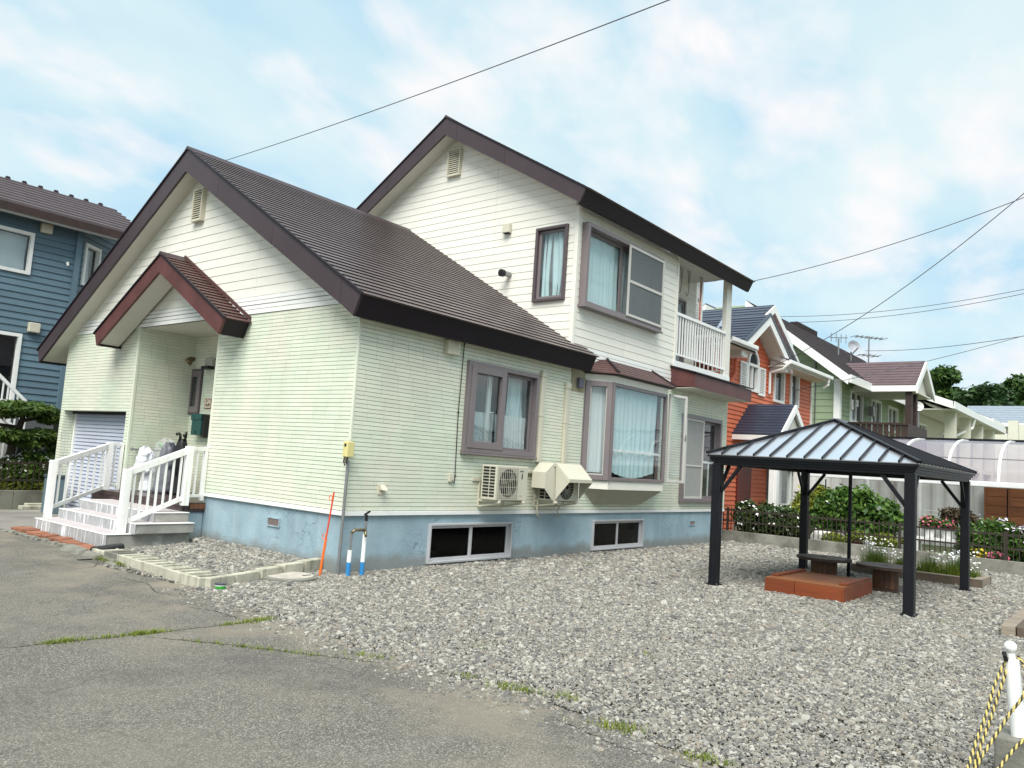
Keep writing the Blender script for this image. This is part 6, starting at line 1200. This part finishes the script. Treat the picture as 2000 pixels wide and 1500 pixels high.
# sage-green house
GH = root('green_house', 'sage green house with plum roof and dark wooden balcony', 'house', (30, 4, .1), 'houses around the yard')
GR, GLp = side_at(2.1), front_at(28.3); gw_ = [(30.1, 32.1, 4.48, 5.98), (33.5, 35.4, 3.7, 5.95), (36.7, 38.7, 4.55, 5.9)]
lap(GR, 28.3, 46, .1, 6.3, .20, M_greenw, M_greenbk, GH, gw_); lap(GLp, 2.1, 12.4, .1, 9.8, .29, M_greenw, M_greenbk, GH, planes=[(-.77, 1, 6.35-.77*2.0), (.77, 1, 6.35-.77*2.0+.77*2*7.15)])
MB().bar((28.26, 2.06, .1), (28.26, 2.06, 6.2), .26, .26, up=(0, 1, 0)).build('corner_trim', M_white, GH)
MB().box(28.24, 28.28, 3.0, 3.05, .1, 7.0).build('cable', M_wire, GH)
strip_roof(GH, (27.4, 1.35, 6.25), (46.5, 1.35, 6.25), (27.4, 6.0, 9.83), (46.5, 6.0, 9.83), 20, M_darkroof, um=M_white, under=.3); strip_roof(GH, (27.4, 12.8, 6.25), (46.5, 12.8, 6.25), (27.4, 8.0, 9.83), (46.5, 8.0, 9.83), 8, M_darkroof, um=M_white, under=.3)
MB().prism([(27.35, 1.32, 6.22), (27.35, 6.0, 9.82), (27.35, 6.0, 9.42), (27.35, 1.40, 5.86)], (0.06, 0, 0)).build('rake_board', M_white, GH); MB().box(27.38, 30.6, 1.26, 1.34, 5.93, 6.27).build('eave_board', M_white, GH); MB().box(33.9, 46.5, 1.26, 1.34, 5.93, 6.27).build('eave_board', M_white, GH)
for u in gw_: simple_window(GH, GR, *u, panes=2, fw=.12)
MB().box(34.0, 37.2, 5.9, 6.3, 9.7, 10.05).build('ridge_box', M_darkroof, GH)
qx, qz = 32.25, 7.48
for sg in (-1, 1):
    strip_roof(GH, (qx+sg*1.75, -.55, qz-.74*1.75), (qx+sg*1.75, 3.0, qz-.74*1.75), (qx, -.55, qz), (qx, 3.0, qz), 9, M_greyroof, um=M_white, under=.24, nm='balcony_roof')
    MB().prism([(qx, -.62, qz-.0), (qx+sg*1.78, -.62, qz-.74*1.78), (qx+sg*1.78, -.62, qz-.34-.74*1.78), (qx, -.62, qz-.34)], (0, .07, 0)).build('gable_trim', M_white, GH)
    MB().box(qx+sg*1.72-.05, qx+sg*1.72+.05, -.55, 2.1, qz-.74*1.75-.28, qz-.74*1.75-.02).build('eave_board', M_white, GH)
MB().prism([(qx-1.45, -.35, 6.0), (qx+1.45, -.35, 6.0), (qx, -.35, 7.1)], (0, .06, 0)).build('gable_panel', M_soffit, GH); MB().box(qx-1.6, qx+1.6, -.5, 2.1, 5.88, 5.95).build('balcony_ceiling', M_soffit, GH)
for x in (30.75, 31.7): MB().box(x-.13, x+.13, -.35, -.10, 3.5, 5.9).build('balcony_post', M_darkwood, GH)
bf = MB(); bf.box(30.0, 33.7, -.36, 2.05, 3.42, 3.60); BF_ = bf.build('balcony', M_darkwood, GH); MB().box(30.0, 33.7, -.36, -.28, 3.6, 4.45).build('balcony_panel', M_darkwood, BF_); MB().box(29.96, 30.08, -.38, 2.05, 4.38, 4.48).build('balcony_rail', M_darkwood, BF_)
pb = MB().box(30.0, 30.05, -.28, -.10, 3.6, 4.38).build('balcony_slat', M_darkwood, BF_)
for k in range(1, 10): dup(pb, (0, .235*k, 0))
r = root('carriage_lamp', 'small lantern on the green wall between two white windows', 'lamp', (32.9, 2.05, 5.2)); MB().box(32.75, 33.0, 1.75, 2.0, 5.0, 5.45).build('lantern', M_steel, r)
# antennas on the ridge
def antenna(x, y, z, h, label, kind):
    r = root('tv_antenna' if kind != 'dish' else 'satellite_dish', label, 'antenna', (x, y, z), 'antennas on the green house'); MB().tube([(x, y, z), (x, y, z+h)], .04, 6).build('mast', M_steel, r)
    if kind == 'yagi':
        mb = MB()
        for q, l in ((h*.97, 1.5), (h*.45, 1.0)): mb.tube([(x-.5*l, y+.8*l*.5, z+q), (x+.5*l, y-.8*l*.5, z+q)], .03, 5)
        for k in range(7): f = (k-3)/3; mb.tube([(x+f*.7-.25, y-f*.6-.3, z+h*.97), (x+f*.7+.25, y-f*.6+.3, z+h*.97)], .018, 4)
        for k in range(4): f = (k-1.5)/2; mb.tube([(x+f*.5-.3, y-f*.4-.35, z+h*.45), (x+f*.5+.3, y-f*.4+.35, z+h*.45)], .018, 4)
        mb.build('elements', M_steel, r, kind='stuff')
    elif kind == 'dish':
        mb = MB(); n = 18; c_ = np.array((x, y-.15, z+h+.30)); nx = np.array((-.72, -.62, .3)); nx /= np.linalg.norm(nx); a = np.cross(nx, (0, 0, 1)); a /= np.linalg.norm(a); b = np.cross(nx, a); R_ = .34; v = [c_-nx*.14]
        for q in (.5, 1): v += [c_-nx*.14*(1-q*q)+q*R_*(math.cos(2*math.pi*i/n)*a+math.sin(2*math.pi*i/n)*b) for i in range(n)]
        mb.add(v, [(0, 1+i, 1+(i+1) % n) for i in range(n)]+[(1+i, 1+n+i, 1+n+(i+1) % n, 1+(i+1) % n) for i in range(n)]); mb.build('dish', pmat('dish_grey', (.30, .31, .34), .5, .05), r, recalc=False); MB().tube([c_-b*.0+a*.1-nx*.1+(0, 0, -.45), c_+nx*.5+(0, 0, -.3)], .03, 5).build('feed_arm', M_steel, r)
    else:
        mb = MB(); mb.tube([(x-.45, y+.3, z+h), (x+.45, y-.3, z+h+.1)], .025, 5)
        for k in range(4): f = (k-1.5)/1.6; mb.tube([(x+f*.4, y-f*.27, z+h-.2), (x+f*.4, y-f*.27, z+h+.25)], .018, 4)
        mb.build('elements', M_steel, r, kind='stuff')
antenna(34.7, 4.0, 8.2, .95, 'short small antenna on the dark roof, left of the satellite dish', 'small'); antenna(36.9, 4.0, 8.2, .60, 'round satellite dish on the dark green-house roof', 'dish'); antenna(40.3, 4.0, 8.2, 2.0, 'tall branched antenna on the roof right of the satellite dish', 'yagi')

# cream houses farther along the street
CH = root('cream_house', 'cream house with deep white eaves and square balcony columns past the green house', 'house', (46, 3, .1), 'houses around the yard')
CP = side_at(1.6); cwn = [(41.2, 43.2, 3.6, 5.4), (47.5, 48.9, 3.6, 5.3)]
mb = MB(); plain_wall(mb, CP, 40, 56, .1, 6.6, cwn, n0=-.2); mb.box(40, 40.2, 1.8, 9, .1, 8); mb.build('wall', M_creamw, CH); lap(front_at(39.98), 1.6, 9, .1, 8.4, .3, M_creamw, M_creamw, CH, planes=[(-.6, 1, 6.7-.6*1.6)])
for u in cwn: simple_window(CH, CP, *u, panes=2, fw=.1)
strip_roof(CH, (38.6, -.6, 6.25), (57, -.6, 6.25), (38.6, 4.5, 8.15), (57, 4.5, 8.15), 10, M_darkroof, um=M_white, under=.28); MB().prism([(38.5, -.65, 6.28), (38.5, 4.5, 8.2), (38.5, 4.5, 7.75), (38.5, -.6, 5.92)], (.1, 0, 0)).build('rake_board', M_white, CH); MB().box(38.5, 57, -.68, -.6, 5.93, 6.3).build('eave_board', M_white, CH); MB().box(38.7, 57, -.6, 1.5, 5.88, 5.93).build('eave_soffit', M_soffit, CH)
for x in (40.2, 44.5, 48.8, 53.2): MB().box(x-.25, x+.25, -.45, .05, .1, 5.9).build('column', M_creamw, CH)
MB().tube([(44.9, -.6, 5.9), (44.9, -.5, 5.4), (42.5, .6, 4.4)], .08, 8).build('downpipe', M_white, CH); MB().box(40.2, 57, -.35, 1.5, 2.9, 3.2).build('balcony_floor', M_creamw, CH)
r = root('satellite_dish', 'large white satellite dish beside the dark wooden balcony', 'antenna', (36.6, .2, 4.2)); mb = MB(); n = 20; c_ = np.array((36.6, .6, 5.85)); nx = np.array((-.85, -.5, .15)); nx /= np.linalg.norm(nx); a = np.cross(nx, (0, 0, 1)); a /= np.linalg.norm(a); b = np.cross(nx, a); v = [c_-nx*.12]
for q in (.5, 1): v += [c_-nx*.12*(1-q*q)+q*.24*(math.cos(2*math.pi*i/n)*a+math.sin(2*math.pi*i/n)*b) for i in range(n)]
mb.add(v, [(0, 1+i, 1+(i+1) % n) for i in range(n)]+[(1+i, 1+n+i, 1+n+(i+1) % n, 1+(i+1) % n) for i in range(n)]); mb.build('dish', M_white, r, recalc=False); MB().tube([(36.7, .65, 4.1), (36.7, .65, 5.8)], .05, 6).build('mast', M_steel, r)
CH2 = root('white_house', 'white house with pale blue grey roof farther down the street', 'house', (64, 3, .1), 'houses around the yard')
MB().box(58, 74, 2.2, 9, .1, 7.3).build('wall', M_creamw, CH2); strip_roof(CH2, (57.2, .2, 7.0), (68, .2, 7.0), (57.2, 4.5, 8.9), (68, 4.5, 8.9), 8, pmat('blue_grey_roof', (.22, .26, .30), .4, .1), um=M_white, under=.3)
for sg in (-1, 1): strip_roof(CH2, (65.5+sg*2.6, -1.6, 7.2), (65.5+sg*2.6, 3, 7.2), (65.5, -1.6, 8.7), (65.5, 3, 8.7), 7, MAT['blue_grey_roof'], um=M_white, under=.3, nm='gable_roof'); MB().prism([(65.5, -1.68, 8.7), (65.5+sg*2.65, -1.68, 7.18), (65.5+sg*2.65, -1.68, 6.75), (65.5, -1.68, 8.27)], (0, .1, 0)).build('gable_trim', M_white, CH2)
MB().box(57.2, 68, .1, .2, 6.7, 7.02).build('eave_board', M_white, CH2)
for x in (59, 62.5, 64.2, 67): MB().box(x-.3, x+.3, -1.2, -.6, .1, 7.0).build('column', M_creamw, CH2)
CH3 = root('plum_roof_house', 'distant house with plum tiled porch roof at the far end of the street', 'house', (88, 2, .1), 'houses around the yard')
MB().box(84, 96, 2.5, 9, .1, 7.8).build('wall', M_creamw, CH3)
for sg in (-1, 1): strip_roof(CH3, (88+sg*3.2, -1.5, 7.4), (88+sg*3.2, 5, 7.4), (88, -1.5, 9.2), (88, 5, 9.2), 8, M_greyroof, um=M_white, under=.3); MB().prism([(88, -1.58, 9.2), (88+sg*3.25, -1.58, 7.38), (88+sg*3.25, -1.58, 6.95), (88, -1.58, 8.77)], (0, .1, 0)).build('gable_trim', M_white, CH3)
for x in (85.5, 90.5): MB().box(x-.3, x+.3, -1.2, -.7, .1, 7.3).build('column', M_creamw, CH3)
CH4 = root('white_shed', 'pale grey-white house wall with blue roof at the right edge of the street', 'house', (100, -6, .1), 'houses around the yard')
MB().box(96, 104, -9.0, -1.2, .1, 7.9).build('wall', pmat('pale_blue_wall', (.60, .64, .68), .7, .05), CH4); MB().prism([(95.5, -1.0, 7.7), (95.5, -5, 9.0), (95.5, -9.5, 7.7)], (9, 0, 0)).build('roof', pmat('teal_roof', (.06, .13, .16), .5, .1), CH4)

# ------------------------------------------------------------------ arched carport and shed
M_poly = bpy.data.materials.new('smoked_polycarbonate'); M_poly.use_nodes = True; t = M_poly.node_tree; b_ = t.nodes['Principled BSDF']; b_.inputs['Base Color'].default_value = (.30, .26, .31, 1); b_.inputs['Roughness'].default_value = .14; b_.inputs['Alpha'].default_value = .60
CPT = root('carport', 'carport with arched smoked plastic roof behind the railing fence', 'carport', (15.5, -5, .1))
prof = [(15.0, 1.93), (15.06, 2.15), (15.22, 2.40), (15.5, 2.63), (15.95, 2.82), (16.5, 2.95), (17.1, 3.02), (17.8, 3.05)]
ribs = [-1.3, -2.38, -3.46, -4.54, -5.62, -6.7, -7.78, -8.86, -9.94]
for y in ribs:
    mb = MB()
    for (a, za), (b, zb) in zip(prof, prof[1:]): mb.bar((a, y, za+.01), (b, y, zb+.01), .06, .05)
    mb.build('rib', M_white, CPT)
for a, b in zip(ribs, ribs[1:]):
    mb = MB(); v = [(x, q, z) for x, z in prof for q in (a-.03, b+.03)]; mb.add(v, [(2*i, 2*i+1, 2*i+3, 2*i+2) for i in range(len(prof)-1)]); o = mb.build('roof_panel', M_poly, CPT, recalc=False, smooth=True)
MB().bar((15.32, ribs[0], 2.49), (15.32, ribs[-1], 2.49), .03, .02).build('purlin', M_steel, CPT)
MB().box(14.92, 15.04, ribs[-1]-.1, ribs[0]+.1, 1.80, 1.93).build('front_beam', pmat('white_beam_paint', (.70, .70, .70), .35, .05), CPT, bevel=.02); MB().box(17.75, 17.87, ribs[-1]-.1, ribs[0]+.1, 3.0, 3.12).build('rear_beam', M_black, CPT)
for y in (-2.72, -3.95, -8.4): MB().tube([(14.86, y, .05), (14.86, y, 1.80)], .065, 12).build('post', pmat('grey_post', (.34, .34, .33), .5, .1), CPT)
for y in (-2.72, -8.4): MB().tube([(17.8, y, .05), (17.8, y, 3.0)], .05, 10).build('post', MAT['grey_post'], CPT)
SHD = root('wooden_shed', 'brown board shed under the carport at the right edge', 'shed', (18.5, -6, .1))
MB().box(18.06, 20, -8, -4.92, .1, 1.85).build('core', M_darkwood, SHD)
for c0, c1 in ((-5.46, -4.92), (-6.02, -5.48), (-6.58, -6.04), (-7.2, -6.6)):
    for k in range(7): MB().box(18.0, 18.055, c0+.03, c1-.03, .12+.245*k, .12+.245*k+.235).build('shed_board', M_brownwood, SHD, bevel=.006)
    MB().box(17.97, 18.0, c1-.035, c1+.015, .1, 1.85).build('batten', M_brownwood, SHD)
CW = root('corrugated_fence', 'white corrugated steel fence behind the flower pots', 'fence', (19, -3, .1)); mb = MB(); n = 64; ys_ = np.linspace(.6, -4.9, n); v = []
for i, y in enumerate(ys_): x = 18.3+(.045 if (i//2) % 2 else 0); v += [(x, y, .1), (x, y, 1.98)]
mb.add(v, [(2*i, 2*i+2, 2*i+3, 2*i+1) for i in range(n-1)]); mb.build('sheet', M_corr, CW, recalc=False); MB().box(18.36, 18.42, -4.9, .6, .1, 1.9).build('back_frame', M_steel, CW)
mb = MB()
for z in (.75, .86, .97, 1.08): mb.bar((17.9, -1.6, z), (17.9, -4.85, z), .02, .02)
mb.build('wire_rails', M_white, CW, kind='stuff')

# ------------------------------------------------------------------ gardens
def bush(name, label, cat, c, blobs, n, size, mat, group=None, stems=5, **kw):
    r = root(name, label, cat, c, group); leaves('foliage', mat, blobs, n, size, r, **kw)
    mb = MB()
    for k in range(stems): b = blobs[k % len(blobs)]; mb.tube([(c[0]+random.uniform(-.08, .08), c[1]+random.uniform(-.1, .1), c[2]), (c[0]*.4+b[0]*.6, c[1]*.4+b[1]*.6, c[2]+(b[2]-c[2])*.5), (b[0], b[1], b[2])], [.02, .014, .006], 5)
    mb.build('stems', M_bark, r, kind='stuff'); return r
def blossoms(parent, blobs, n, s, mat, nm='blossoms', top=.2):
    B = np.array(blobs); idx = RNG.integers(0, len(B), n); q = B[idx]; d = RNG.normal(size=(n, 3)); d[:, 2] = d[:, 2]*.8+top; d[:, 0] -= .3; d /= np.linalg.norm(d, axis=1)[:, None]; p = q[:, :3]+d*q[:, 3:]*1.02; raw_quads(nm, mat, flower_quads(p, s, .6), parent, kind='stuff')
GB = 'garden plants behind the fence'
bl = [(13.35, -.15, .62, .35, .35, .45), (13.4, -.65, .58, .35, .40, .48), (13.35, -1.15, .55, .35, .40, .45), (13.5, -1.55, .42, .3, .3, .32)]
r = bush('rose_bush', 'dark leafy bush dotted with white flowers behind the left end of the fence', 'bush', (13.4, -.8, .1), bl, 5200, .075, L_dark, GB); blossoms(r, bl, 90, .045, M_petal)
bl = [(14.1, -2.1, .95, .45, .45, .55), (14.2, -2.75, 1.05, .5, .5, .55), (14.2, -3.3, .85, .45, .42, .50), (14.0, -1.8, .6, .4, .35, .4), (14.05, -2.9, .55, .45, .5, .35), (14.3, -2.3, 1.35, .3, .3, .25)]
r = bush('hydrangea_bush', 'big bright green leafy bush in front of the carport post', 'bush', (14.15, -2.6, .1), bl, 5200, .105, L_mid, GB); blossoms(r, bl, 10, .07, M_petal)
bl = [(14.5, -1.25, .75, .35, .35, .70), (14.6, -1.65, .9, .3, .3, .75)]
bush('tall_shrub', 'feathery olive green shrub between the rose bush and the large leafy bush', 'bush', (14.5, -1.45, .1), bl, 3600, .06, L_yel, GB, aspect=2.6)
bl = [(13.25, -3.0, .32, .3, .35, .22), (13.2, -3.55, .34, .3, .3, .24), (13.15, -2.4, .28, .25, .3, .18)]
bush('ground_cover', 'low yellow green cover plants at the fence foot by the grey carport post', 'plant', (13.2, -3.0, .1), bl, 2600, .05, L_yel, GB)
bl = [(13.6, -5.25, .95, .28, .32, .26), (13.7, -5.0, 1.05, .25, .25, .2)]
bush('bronze_shrub', 'wispy bronze-leaved shrub above the red potted flowers', 'bush', (13.65, -5.1, .1), [(13.7, -4.95, 1.12, .25, .35, .16), (13.7, -5.2, 1.02, .2, .2, .2)], 900, .06, L_bronze, GB)
for y, lab in ((-4.42, 'white pot with pink and red flowers left of the similar pot'), (-4.80, 'white pot with trailing red flowers right of the similar pot')):
    r = root('flower_pot', lab, 'flower pot', (13.6, y, .55), 'white flower pots on the garden shelf'); MB().lathe((13.6, y, .56), [(.10, 0), (.13, .2), (.14, .22)], 14).build('pot', M_pot, r); b2 = [(13.6, y, .88, .20, .20, .16)]; leaves('foliage', L_mid, b2, 420, .06, r); blossoms(r, b2, 60, .032, M_petalp)
r = root('garden_shelf', 'low white garden shelf holding the two flower pots', 'shelf', (13.6, -4.6, .1)); MB().box(13.42, 13.80, -5.05, -4.15, .50, .555).build('board', M_pot, r); mb = MB()
for x, y in ((13.45, -5.0), (13.45, -4.2), (13.77, -5.0), (13.77, -4.2)): mb.box(x-.02, x+.02, y-.02, y+.02, .1, .50)
mb.build('legs', M_pot, r, kind='stuff')
for k, (y, m, lab) in enumerate(((-3.0, M_potr, 'dark brown pot at the fence foot left of the near gazebo post'), (-3.25, M_pot, 'small pale pot beside the dark brown pot'), (-4.05, M_pot, 'white curved pot just right of the near gazebo post'), (-5.15, M_pot, 'large white round planter low behind the fence'), (-7.0, M_pot, 'white pot among the flowers at the far right end'))):
    r = root('garden_pot', lab, 'flower pot', (13.1, y, .1), 'pots standing along the fence foot'); MB().lathe((13.1, y, .10), [(.10, 0), (.16, .22), (.17, .26), (.15, .26)], 16).build('pot', m, r); leaves('foliage', L_yel if k != 3 else L_dark, [(13.1, y, .42, .14, .14, .10)], 220, .05, r)
bl = [(13.5, -5.6, .6, .35, .3, .5), (13.6, -5.9, .62, .35, .35, .48), (13.5, -6.35, .55, .35, .35, .45), (13.6, -6.8, .6, .35, .35, .45), (13.6, -7.3, .6, .35, .35, .5), (13.5, -5.25, .55, .25, .25, .45)]
r = bush('flower_border', 'tall green flower border with lilac-white blooms in front of the wooden shed', 'plant', (13.5, -6.2, .1), bl, 6200, .06, L_mid, GB, aspect=2.4); blossoms(r, bl[1:4], 60, .04, M_petall, top=1.2); blossoms(r, bl, 26, .035, M_petal, top=.8)
bl2 = [(13.0, -5.5, .30, .15, .18, .14), (13.0, -5.85, .28, .15, .2, .12)]
r = bush('yellow_flowers', 'yellow flowers low behind the fence right of the far gazebo post', 'flowers', (13.0, -5.5, .1), bl2[:1], 300, .05, L_yel, GB, stems=2); blossoms(r, bl2[:1], 30, .04, M_petaly)
r = bush('pink_flowers', 'pink flowers on the wall top right of the yellow ones', 'flowers', (12.95, -5.75, .1), bl2[1:], 260, .05, L_mid, GB, stems=2); blossoms(r, bl2[1:], 46, .04, M_petalp)
r = root('garden_boulder', 'pale rounded garden rock behind the fence near the left gazebo post', 'rock', (13.4, -2.1, .1)); lump(MB(), (13.35, -2.1, .05), (.3, .35), .42, 16, 8, 12, .5, .08).build('rock', pmat('pale_rock', (.52, .50, .47), .9, .2, 5, .5, 20), r, smooth=True)
for x, y, h, lab in ((13.9, -.62, 1.95, 'thin white garden pole before the orange porch'), (14.6, -1.75, 1.75, 'thin dark pipe hanging below the carport beam')):
    MB().tube([(x, y, .1), (x+.02, y, h)], .018, 8).build('garden_pole', M_white if 'white' in lab else M_blackpl, label=lab, cat='pole', group='thin poles in the garden', loc=(x, y, .1))
# left garden: pine, white-flowered shrubs
PT = root('pine_tree', 'cloud-pruned garden pine with layered dark pads left of the garage', 'tree', (-.32, 11.3, .1)); mb = MB()
mb.tube([(-.32, 11.3, .1), (-.30, 11.3, .7), (-.22, 11.28, 1.3), (-.08, 11.3, 1.9), (-.15, 11.3, 2.2)], [.11, .095, .08, .06, .04], 10); TK = mb.build('trunk', M_bark, PT, smooth=True)
mb = MB()
for p in (((-.2, 11.28, 1.4), (.15, 11.2, 1.5), (.5, 11.15, 1.62)), ((-.1, 11.3, 1.85), (.25, 11.2, 1.95), (.48, 11.15, 2.0)), ((-.15, 11.3, 1.7), (-.7, 11.2, 1.75), (-1.3, 11.1, 1.8)), ((-.2, 11.3, 1.3), (-.6, 11.15, 1.45), (-1.0, 11.1, 1.5))): mb.tube(p, [.05, .035, .02], 6)
mb.build('limb', M_bark, PT, kind='stuff')
pads = [(-.1, 11.2, 2.12, .66, .5, .17), (-.75, 11.1, 2.05, .6, .5, .17), (.42, 11.15, 1.95, .30, .35, .12), (-1.4, 11.1, 1.95, .5, .5, .16), (.30, 11.15, 1.56, .42, .38, .14), (-.45, 11.05, 1.52, .55, .4, .14), (-1.1, 11.1, 1.5, .5, .45, .14), (.05, 11.1, 1.36, .35, .3, .10)]
leaves('needle_pad', L_pine, pads, 15000, .052, PT, aspect=3.0, shell=.4, flat=.5)
for k, (bl, lab) in enumerate((([(.15, 11.15, .80, .38, .28, .42), (-.25, 11.15, .72, .30, .25, .36), (.5, 11.2, .75, .25, .25, .40)], 'white-flowered shrub behind the fence next to the garage'), ([(-.75, 11.2, .68, .35, .3, .34), (-1.15, 11.2, .62, .35, .3, .3)], 'white-flowered shrub at the left edge behind the fence'))):
    r = bush('flowering_shrub', lab, 'bush', (bl[0][0], 11.2, .1), bl, 2600, .06, L_left if k == 0 else L_yel, 'shrubs in the left garden'); blossoms(r, bl, 200, .03, M_petal)
bush('low_garden_plants', 'low bright green plants under the fence rail left of the garage', 'plant', (-.3, 10.95, .1), [(x_, 10.95, .32, .3, .12, .24) for x_ in (-1.6, -1.1, -.6, -.1, .35, .75)], 2600, .055, L_yel, 'shrubs in the left garden')
bush('leafy_shrub', 'leafy green shrub squeezed between pine and garage wall', 'bush', (.75, 11.5, .1), [(.75, 11.5, 1.25, .22, .22, .45), (.72, 11.5, .8, .2, .2, .4)], 1500, .07, L_mid, 'shrubs in the left garden')

# distant trees at right
def big_tree(c, h, w, n, mat, label, sd):
    rg = random.Random(sd); r = root('tree', label, 'tree', (c[0], c[1], 0), 'trees behind the houses'); mb = MB(); mb.tube([(c[0], c[1], 0), (c[0]+.1, c[1], h*.35), (c[0]-.1, c[1]+.1, h*.75)], [.5, .36, .12], 8)
    bl = []
    for k in range(20):
        a = rg.random()*6.28; f = rg.random(); rr = w*(.25+.75*rg.random())*math.sqrt(max(.1, 1-(f*1.05-.25)**2)); z = h*(.30+.62*f); bl.append((c[0]+rr*.75*math.cos(a), c[1]+rr*.75*math.sin(a), z, w*rg.uniform(.2, .36), w*rg.uniform(.2, .36), h*rg.uniform(.05, .09)))
    bl.append((c[0], c[1], h*.93, w*.35, w*.35, h*.07)); bl += [(c[0]+w*.5*rg.uniform(-1, 1), c[1]+w*.5*rg.uniform(-1, 1), h*.2, w*.4, w*.4, h*.12) for _ in range(5)]
    for b in bl[:10]: mb.tube([(c[0], c[1], h*.35), ((c[0]+b[0])/2, (c[1]+b[1])/2, b[2]*.75), b[:3]], [.18, .11, .04], 5)
    mb.build('trunk', M_bark, r); leaves('crown', mat, bl, n, .46, r, shell=.35, flat=.2)
big_tree((100, 11.0), 16.9, 5.2, 17000, L_tree, 'tall round-headed tree just right of the green house balcony roof', 1); big_tree((96, 6.0), 14.2, 5.0, 15000, L_tree2, 'dark tree filling the dip between the taller trees', 5)
big_tree((104, 3.6), 16.2, 4.8, 15000, L_tree, 'tree behind the white house roof, second from the right edge', 3); big_tree((101, -1.6), 15.4, 4.8, 13000, L_tree2, 'tree at the right edge of the view behind the plum roof', 4)
big_tree((120, 7.5), 16.0, 6.5, 12000, L_tree2, 'farthest dark tree showing between the other crowns', 6)

# ------------------------------------------------------------------ overhead cables
def cable(label, a, b, sag, r):
    a, b = np.array(a), np.array(b); pts = [a+(b-a)*f-np.array((0, 0, sag*4*f*(1-f))) for f in np.linspace(0, 1.9, 44)]
    MB().tube(pts, r*.72, 5).build('overhead_cable', M_wire, label=label, cat='cable', group='overhead cables', loc=tuple(a))
cable('overhead cable rising from behind the low roof to the top of the view', (11.73, 30.13, 14.94), (8.01, -1.47, 12.34), .25, .020)
cable('overhead cable from the upper eave tip to the right edge', (12.45, -.25, 6.72), (12.84, -6.73, 8.24), .18, .014)
cable('overhead cable climbing steeply from the green roof to the right edge', (17.73, 2.13, 4.8), (12.75, -6.65, 8.43), .5, .014)
cable('upper of two parallel thin cables in the right sky', (31.61, 6.57, 9.91), (28.3, -5.24, 9.65), .35, .017)
cable('lower of two parallel thin cables in the right sky', (31.65, 6.57, 9.6), (28.32, -5.23, 9.49), .35, .017)
cable('thin cable behind the tall antenna running to the right edge', (43.28, 4.98, 9.88), (28.51, -5.21, 7.86), .2, .02)
cable('thin cable crossing the orange and green fronts and passing the plum ridge', (18.43, 1.35, 4.4), (28.5, -5.21, 7.94), .12, .015)
print('all done', len(bpy.data.objects))
